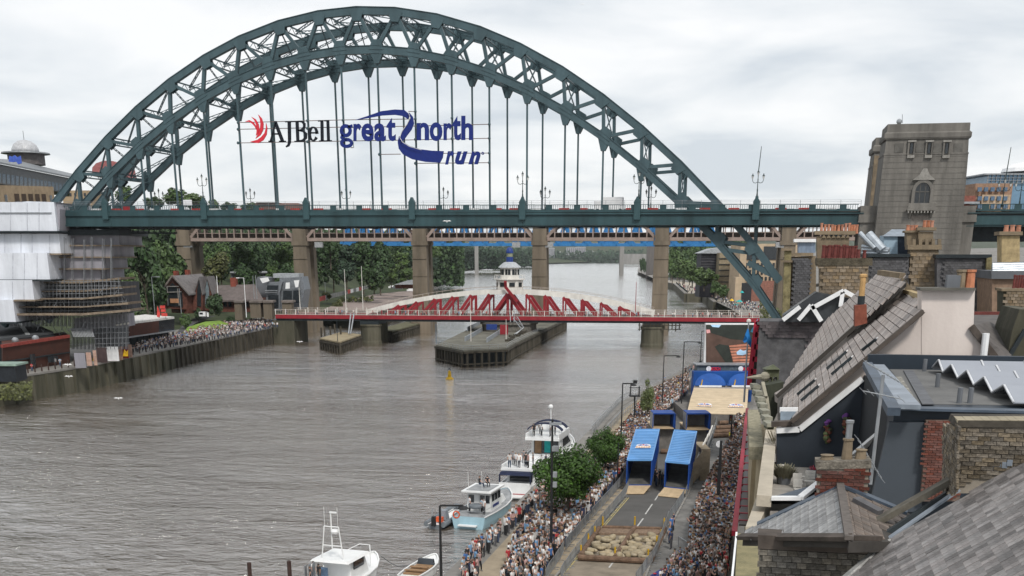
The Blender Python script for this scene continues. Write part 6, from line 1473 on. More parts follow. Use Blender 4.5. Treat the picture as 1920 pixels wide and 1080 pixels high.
bb = B();yquad(bb,[(1628,960),(1668,792),(1738,792),(1728,960)],yn - .1,(0,.3,0));bb.build('front_wall',mat('slate_blue_panel',(.055,.066,.080),.6,0,.08,.3),nb)
bb = B();yquad(bb,[(1726,940),(1737,789),(1800,789),(1800,940)],yn - .35,(0,.6,0));bwl = bb.build('brick_wall',mat('mortar_dark',(.16,.12,.10),.9),nb)
RBR = mat('red_brick',(.165,.062,.046),.85,0,.2,4,.3,30,rand=.25)
pieces(nb,'brick',gy(1740,795,yn - .36),DX,UZ,[(1737,790),(1796,790),(1796,935),(1727,935)],.235,.082,.03,RBR,0,1,.014,290,90,.5,.004,13)
for k in range(9): bb = B();q = gz(1668 - k * 4,725 + k * 4,ZR - 1.4 - k * .15);bb.beam(q,q - Vector((0,0,3.6)),.1,.5);bb.build('cladding_rib',BLW,nb)
bb = B();bb.prism([gz(1617,700,ZR - .6),gz(1676,775,ZR - .6),gz(1676,775,ZR - .6) - Vector((0,0,7)),gz(1617,700,ZR - .6) - Vector((0,0,7))],(.2,0,0));bb.build('side_wall',mat('dark_timber_wall',(.02,.023,.028),.7),nb)
for px,y0,y1 in ((1733,697,683),(1757,727,708),(1798,757,745),(1818,757,745)):
 p = gz(px,y0,ZR);bb = B();bb.tube(p,p + Vector((0,0,.55)),.09,8);bb.build('roof_vent',GREYCL,nb)
SOL = mat('solar_glass',(.30,.32,.36),.12,.3,.1,.2);SOLD = mat('solar_frame',(.62,.63,.65),.4,.4)
ends = [(1748,691),(1768,700),(1796,711),(1826,724),(1860,738),(1900,757)]
for k in range(5):
 a,b = gz(*ends[k],ZR + .15),gz(*ends[k + 1],ZR + .15);mid_ = a.lerp(b,.5)
 t = thing('solar_array',['rearmost row of the glossy solar panels on the flat roof','second row of solar panels from the back of the flat roof','middle row of solar panels on the flat roof','fourth row of solar panels from the back','front row of solar panels nearest the navy fascia'][k],'solar panel',tuple(a))
 for q in range(5):
  o = DX * (q * 1.75);W_ = DX * 1.7
  for (s0,s1) in ((b,mid_ + Vector((0,0,.42))),(mid_ + Vector((0,0,.42)),a)):
   bb = B();p0,p1 = s0 + o + (DX * .0),s1 + o;bb.prism([p0,p0 + W_,p1 + W_,p1],(0,0,.04));bb.build('panel',SOL,t)
   bb = B();bb.beam(p0 + Vector((0,0,.05)),p1 + Vector((0,0,.05)),.07,.05);bb.build('panel_frame',SOLD,t)
# mast with aerials
t = thing('aerial_mast','leaning grey mast carrying television aerials in front of the navy wall','mast',tuple(gd(1632,905,29)))
A,Bq = gd(1632,908,29),gd(1656,703,29);bb = B();bb.tube(A,Bq,.045,6);bb.build('pole',TUBE,t)
for (c0_,c1_,n) in (((1625,680),(1685,715),10),((1608,822),(1653,898),8),((1618,733),(1690,748),6)):
 p,q = gd(*c0_,28.9),gd(*c1_,28.9);bb = B();bb.tube(p,q,.014,4)
 for k in range(n): r0 = p.lerp(q,k / (n - 1));bb.tube(r0 - FH * .3 - UZ * .05,r0 + FH * .3 + UZ * .05,.008,3)
 bb.build('aerial',TUBE,t)
# ---------------- brick chimney, hip roof, near roofs
YH = -206.8
ch = thing('brick_chimney','weathered red brick chimney with stone pots in front of the terrace','chimney',tuple(gy(1580,930,YH)))
bb = B();yquad(bb,[(1533,945),(1533,876),(1630,874),(1625,945)],YH,(0,.55,0));bb.build('stack',mat('mortar_pale',(.27,.24,.20),.9),ch)
pieces(ch,'brick',gy(1540,885,YH - .01),DX,UZ,[(1532,880),(1631,878),(1628,940),(1533,942)],.235,.083,.03,mat('old_red_brick',(.15,.05,.036),.9,0,.3,6,.3,40,rand=.3),0,1,.016,200,40,.5,.004,15)
bb = B();yquad(bb,[(1530,880),(1530,866),(1634,864),(1634,878)],YH - .04,(0,.65,0));bb.build('cap',mat('cement_cap',(.20,.18,.15),.95,0,.35,4,.5,20),ch)
for px,h,r_ in ((1587,.52,.12),(1613,.28,.13),(1550,.16,.15)):
 c = gy(px,866,YH + .28);bb = B();bb.lathe(c,[(r_ * 1.1,0),(r_,.06),(r_ * .8,h * .9),(r_,h * .92),(r_,h)],10);bb.build('chimney_pot',SAND,ch)
c = gy(1587,866,YH + .28) + Vector((0,0,.52));bb = B();bb.lathe(c,[(.07,0),(.07,.32),(.09,.34),(.09,.4)],8);bb.build('flue_cowl',TUBE,ch)
SLB = mat('weathered_slate',(.30,.30,.30),.55,0,.25,3,.3,18,rand=.3);SLC = mat('mixed_slate',(.215,.20,.195),.6,0,.22,3,.3,18,rand=.42)
hr = thing('hipped_slate_roof','grey hipped slate roof below the brick chimney','roof',tuple(gy(1500,980,YH)))
HP = [(1396,994),(1418,986),(1505,944),(1575,913),(1591,1007),(1393,1007)]
P,V,Nn = slope(hr,(1420,985),(1575,912),YH,HP,.20,.19,SLB,300,33,th=.014,tilt=.09,over=1.15,gap=.012)
P2,V2,N2 = slopeplane((1700,962),(1575,912),YH);bb = B();roofslab(bb,[(1575,913),(1720,968),(1720,1016),(1592,1016)],P2,N2,.2);bb.build('roof',MATS['roof_underlay'],hr)
pieces(hr,'slate',gpl(1620,960,P2,N2),D1,V2,[(1578,918),(1705,966),(1645,1008),(1594,1008)],.2,.19,.014,mat('brown_slate_near',(.16,.13,.11),.8,0,.2,3,rand=.25),.05,1.25,.01,150,60,.5,.003,35)
bb = B();bb.beam(gpl(1575,912,P,Nn) + UZ * .05,gpl(1592,1014,P,Nn) + UZ * .05,.16,.08);bb.build('ridge',mat('ridge_tile',(.13,.115,.105),.9,0,.2,5),hr)
bb = B();bb.beam(gpl(1420,985,P,Nn) + UZ * .03,gpl(1575,912,P,Nn) + UZ * .03,.32,.05,Nn);bb.build('lead_flashing',BLW,hr)
bb = B();bb.beam(gpl(1575,912,P2,N2) + UZ * .05,gpl(1700,965,P2,N2) + UZ * .05,.3,.06);bb.build('lead_flashing',BLW,hr)
bb = B();bb.beam(gpl(1388,1009,P,Nn) + Nn * .04,gpl(1594,1011,P,Nn) + Nn * .04,.16,.09,Nn);bb.beam(gpl(1596,1011,P2,N2) + UZ * .03,gpl(1648,1012,P2,N2) + UZ * .03,.14,.09);bb.build('eaves_gutter',mat('brown_coping',(.085,.07,.06),.8,0,.25,2),hr)
bb = B();bb.beam(gpl(1603,943,P2,N2) + UZ * .08,gpl(1650,968,P2,N2) + UZ * .08,.22,.1);bb.build('rooflight',DKSL,hr)
YW2 = -209.2
nw = thing('rubble_wall','near parapet wall of lichened squared stones with a dark coping','wall',tuple(gy(1530,1080,YW2)))
bb = B();yquad(bb,[(1424,1110),(1424,1028),(1642,1040),(1642,1110)],YW2,(0,.5,0));bb.build('core',mat('mortar_grey',(.12,.115,.10),.95),nw)
pieces(nw,'stone',gy(1430,1035,YW2 - .01),DX,UZ,[(1425,1028),(1641,1038),(1641,1100),(1425,1100)],.2,.125,.03,mat('lichened_block',(.18,.165,.14),.95,0,.3,5,.5,25,rand=.4),0,1,.012,250,40,.5,.008,37)
bb = B();yquad(bb,[(1421,1029),(1421,1003),(1645,1015),(1645,1040)],YW2 - .06,(0,.62,0));bb.build('coping',mat('brown_coping',(.085,.07,.06),.8,0,.25,2),nw)
lp_ = thing('stone_pier','ochre stone parapet pier at the bottom beside the hipped roof','pier',tuple(gy(1400,1080,-208)))
bb = B();bb.prism([gz(1383,1000,18.3),gz(1421,998,18.3),gz(1424,1100,18.3),gz(1378,1100,18.3)],(0,0,-6));bb.build('shaft',mat('mossy_ochre',(.27,.235,.13),.9,0,.3,2,.3,15,rgb2=(.15,.14,.08)),lp_)
bb = B();bb.beam(gz(1381,1000,18.35),gz(1372,1090,18.35),.06,.1);bb.build('lead_edge',WHP,lp_)
YB2 = -209.0
br = thing('foreground_slate_roof','large foreground roof of mixed brown and grey slates at the bottom right','roof',tuple(gy(1760,980,YB2)))
BP = [(1632,1032),(1905,874),(1990,846),(1990,1110),(1560,1110),(1585,1082)]
P,V,Nn = slope(br,(1590,1016),(1900,872),YB2,BP,.17,.235,SLC,300,41,th=.014,tilt=.08,over=1.12,gap=.012)
bb = B();bb.beam(gy(1588,1014,YB2 + .05) + UZ * .05,gy(1786,903,YB2 + .05) + UZ * .05,.34,.12,Nn);bb.build('verge_board',mat('weathered_board',(.12,.11,.09),.9,0,.3,3),br)
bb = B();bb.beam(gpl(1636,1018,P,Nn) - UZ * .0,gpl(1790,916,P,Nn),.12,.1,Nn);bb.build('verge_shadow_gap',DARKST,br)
bb = B();bb.beam(gpl(1634,1034,P,Nn) + UZ * .02,gpl(1795,922,P,Nn) + UZ * .02,.16,.04,Nn);bb.build('lead_flashing',LEAD,br)
bb = B();bb.beam(gpl(1664,1018,P,Nn) + UZ * .04,gpl(1575,1095,P,Nn) + UZ * .04,.16,.06,Nn);bb.build('mortar_fillet',mat('mortar_white',(.36,.36,.35),.9,0,.25,6),br)
for k in range(11):
 f_ = k / 11;q = gpl(1797 + f_ * 104,916 - f_ * 44,P,Nn);bb = B();bb.obox(q + UZ * .09 - D1 * .02,DX * .05,D1 * .02,UZ * .06);bb.build('step_flashing',LEAD,br)
yc = thing('stock_brick_chimney','broad weathered yellow brick chimney at the right edge above the slates','chimney',tuple(gy(1850,900,YB2)))
bb = B();yquad(bb,[(1788,925),(1797,800),(1990,800),(1990,925)],YB2 + .02,(0,.9,0));bb.build('stack',mat('mortar_pale',(.27,.24,.20),.9),yc)
YBR = mat('yellow_stock_brick',(.20,.165,.12),.9,0,.35,6,.4,30,rand=.42)
pieces(yc,'brick',gy(1800,805,YB2 + .01),DX,UZ,[(1799,803),(1985,803),(1985,905),(1895,880),(1790,915)],.235,.083,.03,YBR,0,1,.014,300,60,.5,.005,43)
X0 = gy(1798,800,YB2).x
pieces(yc,'side_brick',Vector((X0 - .03,YB2 + .1,21)),D1,UZ,[(1770,795),(1800,795),(1796,925),(1770,925)],.235,.083,.03,YBR,0,1,.014,60,40,.5,.004,44)
bb = B();yquad(bb,[(1792,801),(1797,788),(1990,790),(1990,801)],YB2 - .05,(0,1.0,0));bb.build('cap',mat('dark_cap',(.07,.062,.05),.9,0,.3,3),yc)
for k in range(9): q = gy(1800 + k * 16,787,YB2 + .25);bb = B();bb.obox(q,DX * .085,D1 * .3,UZ * .03);bb.build('cap_brick',mat('cap_brick',(.33,.29,.21),.9),yc)
# ---------------- copper turret and dentilled cornice on the facade corner
COPR = mat('verdigris_copper',(.10,.11,.065),.6,.2,.25,2)
tu = thing('bell_turret','small green copper bell turret with pyramid cap at the facade corner','turret',tuple(gd(1449,722,76)))
for (x0,x1,yt,yb,dz,nm) in ((1437,1461,692,707,0,'body'),(1438,1441,707,718,0,'post'),(1457,1460,707,718,0,'post'),(1447,1450,707,718,0,'post'),(1434,1464,718,724,0,'base')):
 bb = B();pbox(bb,x0,x1,yt,yb,76,.8 if nm == 'post' else 1.0);bb.build(nm,COPR,tu)
bb = B();a = [gd(1435,693,75.8),gd(1463,693,75.8)];a += [a[1] + FH * 1.1,a[0] + FH * 1.1];ap = gd(1450,683,76.4);bb.add(a + [ap],[(0,1,4),(1,2,4),(2,3,4),(3,0,4),(3,2,1,0)]);bb.build('cap',COPR,tu)
for x in (1444,1454): bb = B();bb.sph(gd(x,713,76.4),.16,8,5);bb.build('bell',SWW,tu)
bb = B();bb.tube(gd(1400,708,76),gd(1432,706,76),.05,6,.22);bb.sph(gd(1434,706,76),.32,8,5);bb.build('finial',mat('stone_finial',(.30,.28,.22),.8),tu)
cn = thing('dentilled_cornice','stepped copper-green cornice blocks descending along the facade edge','cornice',tuple(gd(1430,790,70)))
for k in range(7):
 x = 1413 + k * 4.2;y = 722 + k * 12.0;bb = B();pbox(bb,x,x + 13 + k * .4,y,y + 7,76 - k * 2.2,1.2);bb.build('cornice_block',mat('cornice_stone',(.29,.285,.23),.85,0,.2,3),cn)
 bb = B();pbox(bb,x + 1,x + 13,y + 6.6,y + 11.5,76.3 - k * 2.2,1);bb.build('copper_block',COPR,cn)  # lower block of each step, in plain copper green
bb = B();fpoly(bb,[(1438,722),(1470,716),(1462,765),(1448,795),(1440,795)],74,1.2);bb.build('backing',mat('dark_copper',(.045,.05,.035),.8),cn)
for (a,b) in (((1430,718),(1436,745)),((1437,745),(1442,780))): bb = B();bb.beam(gd(*a,73),gd(*b,72),.2,.2);bb.build('white_capping',mat('stone_finial',(.30,.28,.22),.8),cn)
bb = B();fpoly(bb,[(1457,740),(1477,728),(1478,742),(1458,756)],73,.8);bb.build('stone_baluster',GST,cn)
# ---------------- house bodies standing under the roofs down to the street
BODY = mat('shadowed_render',(.33,.31,.29),.85)
xl = gy(1484,790,YG).x + .4;xr = gy(1866,676,YG).x;zl = gy(1484,790,YG).z - .4
bb = B();bb.box(xl,xr,YG + .55,-160.6,4,zl);bb.build('lower_body',BODY,gh)
xl2 = gy(1470,735,-158).x + .5;bb = B();bb.box(xl2,xl2 + 13,-159.5,-146,4,gy(1470,735,-158).z - .8);bb.build('lower_body',BODY,t) if False else bb.build('lower_body',BODY,gh)
x0_ = gy(1474,560,-104).x;bb = B();bb.box(x0_ + .3,gy(1850,560,-104).x,-103.4,-92,4,gy(1600,600,-104).z);bb.build('lower_body',SAND,bld)
bb = B();bb.box(gy(1428,650,-126).x + .2,gy(1545,650,-126).x,-125.5,-113,4,gy(1500,716,-126).z);bb.build('lower_body',BODY,bld)
# ================================================================ the street and the race course
def rq(name,pl,z,m,st=True):
 bb = B();bb.add([gz(x,y,z) for x,y in pl],[tuple(range(len(pl)))]);o = bb.build(name,m)
 return struct(o) if st else o
_wq = [gz(x,y,4.02) for x,y in ((1345,700),(1300,700),(1180,905),(1000,1130),(960,1200))]
bb = B();bb.add([Vector((x + .9,y,4.02)) for x,y in ((54.1,-175),(54.3,-142),(54.5,-47),(60.6,7.5),(64,40))] + _wq,[tuple(range(10))]);struct(bb.build('quayside_path',mat('path_buff',(.33,.275,.20),.85,0,.15,.5)))
rq('street_paving',[(1180,1140),(1218,1060),(1292,925),(1332,820),(1352,700),(1420,700),(1408,800),(1382,1000),(1350,1140)],4.02,mat('granite_paving',(.20,.195,.185),.85,0,.2,.8))
ROADL = [(990,1140),(1060,1060),(1175,925),(1245,800),(1300,700)];ROADR = [(1190,1140),(1218,1060),(1290,925),(1332,820),(1375,700)]
rq('road',ROADL + ROADR[::-1],4.03,mat('road_asphalt',(.115,.112,.108),.85,0,.22,.25,.15,25,rgb2=(.075,.073,.07)))
rq('sand_patch',[(1030,1100),(1075,1048),(1128,985),(1248,990),(1222,1052),(1205,1100)],4.036,mat('spilt_sand',(.24,.205,.16),.95,0,.2,.5))
WLN = mat('road_white',(.52,.52,.50),.7);YLN = mat('road_yellow',(.48,.40,.17),.7)
def line(name,a,b,w,m,z=4.042): 
 A,Bq = gz(*a,z),gz(*b,z);d = (Bq - A).normalized();s_ = Vector((-d.y,d.x,0)) * w / 2;bb = B();bb.add([A - s_,A + s_,Bq + s_,Bq - s_],[(0,1,2,3)]);struct(bb.build(name,m))
for a,b in (((1037,1095),(1175,933)),((1041,1095),(1179,933))): line('yellow_line',a,b,.09,YLN)
for a,b in (((1228,938),(1237,924)),((1210,964),(1223,945)),((1194,988),(1206,972)),((1142,1064),(1149,1055)),((1256,787),(1262,775)),((1335,786),(1341,774)),((1320,810),(1328,797))): line('lane_dash',a,b,.13,WLN)
KS = mat('kerb_stone',(.30,.29,.27),.85)
for L_ in (ROADL,ROADR):
 for a,b in zip(L_[:-1],L_[1:]):
  bb = B();A,Bq = gz(*a,4.06),gz(*b,4.06);bb.beam(A,Bq,.16,.12);struct(bb.build('kerb',KS))
# log-framed sandbag pit
LOG = mat('log_wood',(.17,.11,.075),.85,0,.3,2,.4,8);BAG = mat('sandbag',(.36,.30,.20),.9,0,.15,3,.2,15,rand=.18)
pit = thing('sandbag_pit','log-framed pit of tan sandbags laid across the race road','obstacle',tuple(gz(1165,1020,4)))
for a,b,r_ in (((1084,1045),(1219,1052),.26),((1088,1042),(1123,990),.24),((1130,988),(1246,991),.16),((1246,991),(1221,1050),.24),((1190,988),(1153,1044),.2)):
 bb = B();bb.tube(gz(*a,4.3),gz(*b,4.3),r_,9,r_ * .9);bb.build('log',LOG,pit)
rq_ = B();rq_.prism([gz(x,y,4.06) for x,y in ((1130,989),(1244,992),(1238,1004),(1122,1003))],(0,0,.18));rq_.build('hessian_sheet',mat('hessian',(.24,.17,.12),.95,0,.25,4,.4,12),pit)
rr = random.Random(4);bag = []
for k in range(3):
 bb = B();bb.lathe((0,0,0),[(.04,-.16),(.28,-.13),(.36,0),(.28,.13),(.05,.16)],8);me = bb.mesh('sandbag',BAG,smooth=True);bag.append(me)
for k in range(74):
 fx,fy = rr.random(),rr.random();L0_ = gz(1120,1004,4.2).lerp(gz(1092,1042,4.2),fy);R0_ = gz(1240,1005,4.2).lerp(gz(1218,1048,4.2),fy)
 p = L0_.lerp(R0_,.03 + .94 * fx);o = inst('sandbag',bag[k % 3],pit,(p.x,p.y,4.14 + rr.random() * .2),(rr.uniform(-.2,.2),rr.uniform(-.2,.2),rr.uniform(0,3.1)));o.scale = (rr.uniform(1.0,1.45),rr.uniform(.7,1.0),rr.uniform(.9,1.5))
for x,y in ((1130,986),(1190,986),(1245,989),(1115,1005),(1103,1019),(1089,1041),(1153,1045),(1215,1049),(1239,1011),(1231,1023)):
 bb = B();p = gz(x,y,4.1);bb.tube(p,p + Vector((0,0,.85)),.07,6);bb.build('marker_post',YEL,pit)
# blue containers with ramps
CBL = mat('container_blue_skylit',(.13,.32,.62),.35,.05,.1,.5);CBD = mat('container_blue_side',(.012,.06,.27),.5,0,.15,.5);PLY = mat('plywood',(.50,.38,.24),.7,0,.12,1.2);GIN = mat('container_inside',(.10,.10,.095),.8,0,.25,1)  # sky reflection on the container roofs is painted into their lighter blue
ORG2 = mat('logo_orange',(.7,.38,.18),.5);LWH = mat('logo_white',(.75,.76,.78),.5);LRD = mat('logo_red',(.5,.03,.05),.5);LBL = mat('logo_blue',(.03,.06,.4),.5)
def logo(t,c,u,v,s):
 """small event emblem: pale shield of overlapping plates over an orange wordmark bar"""
 u,v = u.normalized() * s,v.normalized() * s;n = u.cross(v).normalized() * .012
 def pl(pts,m,k,nm='emblem'): bb = B();bb.prism([c + u * x + v * y + n * k for x,y in pts],n * .6);bb.build(nm,m,t)
 pl([(-.9,.1),(-.75,.55),(-.35,.75),(0,.62),(.35,.75),(.75,.55),(.95,.1),(.5,-.1),(-.5,-.1)],LWH,1)
 pl([(-.7,.2),(-.3,.5),(-.1,.2),(-.35,.05)],LBL,3);pl([(.7,.2),(.3,.5),(.1,.2),(.35,.05)],LBL,3);pl([(-.16,.3),(0,.55),(.16,.3),(0,.1)],LRD,4);pl([(-.95,-.7),(-.85,-.1),(.95,-.1),(.98,-.7)],LWH,1)
 for k in range(6): pl([(-.85 + k * .3,-.6),(-.85 + k * .3,-.2),(-.62 + k * .3,-.2),(-.62 + k * .3,-.6)],ORG2,3)
def container(lb,f0,f1,r0,zf,zr_,lg=False):
 t = thing('race_container',lb,'container',tuple(gz(f0[0],f0[1] + 44,4)))
 A,Bq = gz(*f0,zf),gz(*f1,zf);Bq.z = A.z;C_ = gz(*r0,zr_);d = C_ - A;W_ = (Bq - A).normalized() * 2.5;n_ = Vector((0,0,-1));H = 2.55
 corner = [A,A + W_,A + W_ + d,A + d];u_ = W_.normalized();
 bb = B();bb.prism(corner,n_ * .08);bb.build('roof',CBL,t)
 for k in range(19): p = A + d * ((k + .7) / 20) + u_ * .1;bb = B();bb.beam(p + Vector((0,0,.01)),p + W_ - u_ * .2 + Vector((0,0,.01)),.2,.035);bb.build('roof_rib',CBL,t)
 for p,s_,m in ((A,1,GIN),(A + W_,-1,CBD)):
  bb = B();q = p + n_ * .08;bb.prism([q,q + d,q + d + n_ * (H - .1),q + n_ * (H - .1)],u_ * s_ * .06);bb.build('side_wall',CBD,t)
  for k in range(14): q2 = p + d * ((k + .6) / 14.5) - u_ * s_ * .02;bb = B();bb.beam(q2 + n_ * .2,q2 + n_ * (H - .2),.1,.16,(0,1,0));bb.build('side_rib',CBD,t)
 bb = B();q = A + n_ * H;bb.prism([q,q + W_,q + W_ + d,q + d],n_ * .08);bb.build('floor',GIN,t)
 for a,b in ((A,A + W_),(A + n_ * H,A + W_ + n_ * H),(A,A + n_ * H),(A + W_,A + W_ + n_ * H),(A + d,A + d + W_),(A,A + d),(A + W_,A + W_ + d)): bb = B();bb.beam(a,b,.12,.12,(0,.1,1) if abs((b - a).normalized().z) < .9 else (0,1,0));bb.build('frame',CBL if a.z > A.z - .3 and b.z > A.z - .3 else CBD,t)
 if lg: logo(t,A + W_ * .5 + d * .42 + Vector((0,0,.07)),u_,d,.85)
 F0 = A + n_ * H;g0 = F0 + Vector((-.5,-2.0,0));g0.z = 4.15;t2 = thing('plywood_ramp',lb.split(' ')[0] + ' pale plywood ramp leading out of a blue container mouth','ramp',tuple(g0))
 for k in range(5):
  p0 = g0.lerp(F0,k / 5);p1 = g0.lerp(F0,(k + 1) / 5 - .01);bb = B();bb.prism([p0,p0 + W_,p1 + W_,p1],(0,0,-.06));bb.build('plank',PLY,t2)
 bb = B();bb.prism([F0 - Vector((0,0,.1)),F0 + d - Vector((0,0,.1)),Vector((F0.x + d.x,F0.y + d.y,4.05)),Vector((F0.x,F0.y,4.05))],W_ * .98);bb.build('support_base',mat('base_cloth',(.16,.15,.14),.9),t)
container('left open-ended blue container with event emblem on its sloping roof',(1176,863),(1222,863),(1193,805),7.2,9.0,True)
container('right open-ended blue container with plain sloping roof',(1248,866),(1293,870),(1265,806),7.2,9.0)
t = thing('side_scaffold','white and wooden bracing along the right side of the right container','scaffold',tuple(gz(1310,900,4)))
for k in range(6): bb = B();bb.beam(gd(1304 + k * 5,868 - k * 10,121 + k),gd(1316 + k * 4,838 - k * 8,123 + k),.12,.12);bb.build('brace',SWW,t)
bb = B();pbox(bb,1314,1331,842,894,121,5,dz=4.05);bb.build('timber_panel',mat('pale_ply',(.33,.27,.19),.8),t);bb = B();fpoly(bb,[(1296,874),(1318,845),(1316,888),(1294,912)],119,.2);bb.build('timber_panel',MATS['pale_ply'],t)
def openbox(lb,x0,x1,yt,yb,D,dep):
 t = thing('berm_container',lb,'container',tuple(gd(x0,yb,D)))
 A,Bq = gd(x0,yt,D),gd(x1,yt,D);zb = gd(x0,yb,D).z;h = Vector((0,0,zb - A.z));u_ = (Bq - A);w_ = u_.normalized()
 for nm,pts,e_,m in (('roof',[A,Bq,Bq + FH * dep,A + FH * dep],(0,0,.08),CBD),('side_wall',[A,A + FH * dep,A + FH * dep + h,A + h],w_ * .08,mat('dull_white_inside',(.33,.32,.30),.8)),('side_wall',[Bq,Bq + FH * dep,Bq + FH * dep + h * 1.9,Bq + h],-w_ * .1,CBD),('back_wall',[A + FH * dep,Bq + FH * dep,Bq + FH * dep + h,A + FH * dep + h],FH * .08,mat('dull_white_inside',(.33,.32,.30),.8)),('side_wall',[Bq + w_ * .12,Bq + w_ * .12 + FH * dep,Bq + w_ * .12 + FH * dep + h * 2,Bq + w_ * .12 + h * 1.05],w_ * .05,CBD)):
  bb = B();bb.prism(pts,e_);bb.build(nm,m,t)
 for a,b in ((A,Bq),(A,A + h),(Bq,Bq + h)): bb = B();bb.beam(a,b,.1,.1,(0,1,0));bb.build('frame',CBD,t)
 bb = B();bb.prism([A + h,Bq + h,Bq + h + FH * (dep + 3),A + h + FH * (dep + 3)],(0,0,-.15));bb.build('platform',PLY,t)
 bb = B();q = A + h + FH * 1 - Vector((0,0,.2));q2 = Bq + h + FH * 1 - Vector((0,0,.2));bb.prism([q,q2,Vector((q2.x,q2.y,4.05)),Vector((q.x,q.y,4.05))],FH * (dep + 1));bb.build('support_base',MATS['base_cloth'],t)
openbox('left open grey-lined container behind the two blue roofs',1225,1265,776,802,138,3);openbox('right open grey-lined container behind the two blue roofs',1288,1331,776,804,137,3)
t = thing('log_steps','bumps of brown logs across the road behind the containers','obstacle',tuple(gz(1370,790,4)))
for a,b in (((1336,817),(1378,815)),((1338,810),(1384,808)),((1342,802),(1388,800)),((1348,793),(1380,791)),((1352,785),(1396,782)),((1275,806),(1290,806)),((1277,798),(1290,797)),((1240,838),(1262,838)),((1240,846),(1262,847))): bb = B();bb.tube(gz(*a,4.35),gz(*b,4.35),.3,8);bb.build('log',LOG,t)
t = thing('landing_ramp','wide pale plywood landing ramp with two printed event emblems','ramp',tuple(gz(1340,776,4)))
def dz_(x,y,D): return gd(x,y,D)
r0,r1,r2,r3,r4,r5 = gd(1288,774,165),gd(1400,777,163),gd(1295,746,172),gd(1402,748,170),gd(1301,727,181),gd(1403,729,179)
for (a,b,c,d) in ((r0,r1,r2,r3),(r2,r3,r4,r5)):
 for k in range(7): bb = B();f0,f1 = k / 7,(k + 1) / 7 - .008;bb.prism([a.lerp(c,f0),b.lerp(d,f0),b.lerp(d,f1),a.lerp(c,f1)],(0,0,-.1));bb.build('plank',mat('pale_plywood',(.56,.45,.31),.65,0,.1,.6),t)
bb = B();bb.prism([r0 - UZ * .12,r1 - UZ * .12,Vector((*r1.xy,4.05)),Vector((*r0.xy,4.05))],FH * 14);bb.build('support_base',MATS['base_cloth'],t)
for px in (1321,1380): c = r0.lerp(r1,(px - 1288) / 112).lerp(r2.lerp(r3,(px - 1295) / 107),.5);logo(t,c + UZ * .08,r1 - r0,r2 - r0,1.15)
t = thing('quarter_pipes','pair of curved blue berm walls with white lower edges above the landing ramp','ramp',tuple(gd(1355,727,186)))
for x0 in (1303,1364):
 for k in range(10):
  a0,a1 = math.pi * k / 10,math.pi * (k + 1) / 10;xm = x0 + 29;f = lambda a: (xm - 29 * math.cos(a),700 + 22 * (1 - math.sin(a)))
  p,q = f(a0),f(a1);bb = B();bb.prism([gd(p[0],p[1] - 0,189 - 1.5 * (1 - math.sin(a0))),gd(q[0],q[1],189 - 1.5 * (1 - math.sin(a1))),gd(q[0],723,186),gd(p[0],723,186)],FH * .1);bb.build('curved_panel',mat('berm_blue',(.012,.075,.30),.5,0,.15,.4),t)
 bb = B();bb.beam(gd(x0 + 8,724,185.8),gd(x0 + 50,724.5,185.8),.3,.25);bb.build('white_edge',WHP,t)
bb = B();pbox(bb,1300,1411,697,726,190,2,dz=4.1);bb.build('back_wall',mat('berm_blue',(.012,.075,.30),.5),t);bb = B();bb.prism([gd(1300,728,184),gd(1410,729,184),gd(1410,723,188),gd(1302,722,188)],(0,0,-.2));bb.build('deck',mat('grey_deck',(.25,.22,.2),.8),t)
for x in (1316,1378): bb = B();bb.tube(gd(x - 1,722,186),gd(x + 1,712,186),.1,5);bb.build('marker_post',YEL,t)
t = thing('start_container','dark grey container with tool-maker banner and round emblems above the blue berms','container',tuple(gd(1355,697,192)))
bb = B();pbox(bb,1307,1412,685,698,192,3);bb.build('body',mat('slate_container',(.11,.14,.16),.5),t)
for k in range(34): bb = B();pbox(bb,1309 + k * 3,1310.2 + k * 3,687,697,191.9,.1);bb.build('side_rib',mat('slate_container',(.11,.14,.16),.5),t)
bb = B();pbox(bb,1305,1414,683.4,685,191.6,3.6);bb.build('top_rail',TUBE,t)
for x in (1325,1385):
 bb = B();pbox(bb,x,x + 27,687,696,191.7,.12);bb.build('banner',mat('banner_navy',(.02,.05,.12),.5),t)
 bb = B();c = gd(x + 4,691.4,191.6);pts = [c + RT * .42 * math.cos(a * .524) + UZ * .42 * math.sin(a * .524) for a in range(12)];bb.prism(pts,FH * .06);bb.build('round_emblem',LWH,t)
 bb = B();glyph_to(bb,'BOSCH',gd(x + 8.5,694.6,191.55),RT * 1.5,UZ * .52,FH * .06,0,.02);bb.build('lettering',mat('banner_red',(.7,.02,.04),.5),t)
# big video screen
scr = thing('video_screen','large outdoor video screen beyond the start ramp showing the race','screen',tuple(gd(1370,686,200)))
def sc_(pl,m,k,nm='screen_image'): bb = B();bb.prism([gd(x,y,200 - .03 * k) for x,y in pl],FH * .02);bb.build(nm,m,scr)
def emi(nm,c):
 m = mat(nm,c,.5,0,.3,.5);b = m.node_tree.nodes['Principled BSDF'];b.inputs['Emission Color'].default_value = (*c,1);b.inputs['Emission Strength'].default_value = .45;return m
bb = B();pbox(bb,1321.5,1421,606.5,687,200.1,1.2);bb.build('housing',WHP,scr)
sc_([(1324,609),(1420,609),(1420,685),(1324,685)],emi('screen_brown',(.075,.045,.035)),1);sc_([(1324,609),(1420,609),(1420,640),(1370,636),(1345,628),(1324,622)],emi('screen_dark',(.022,.026,.022)),2)
sc_([(1332,609),(1352,609),(1348,614),(1336,613)],emi('screen_sky',(.30,.45,.60)),3);sc_([(1324,618),(1331,618),(1332,624),(1325,625)],emi('screen_pink',(.5,.25,.25)),3)
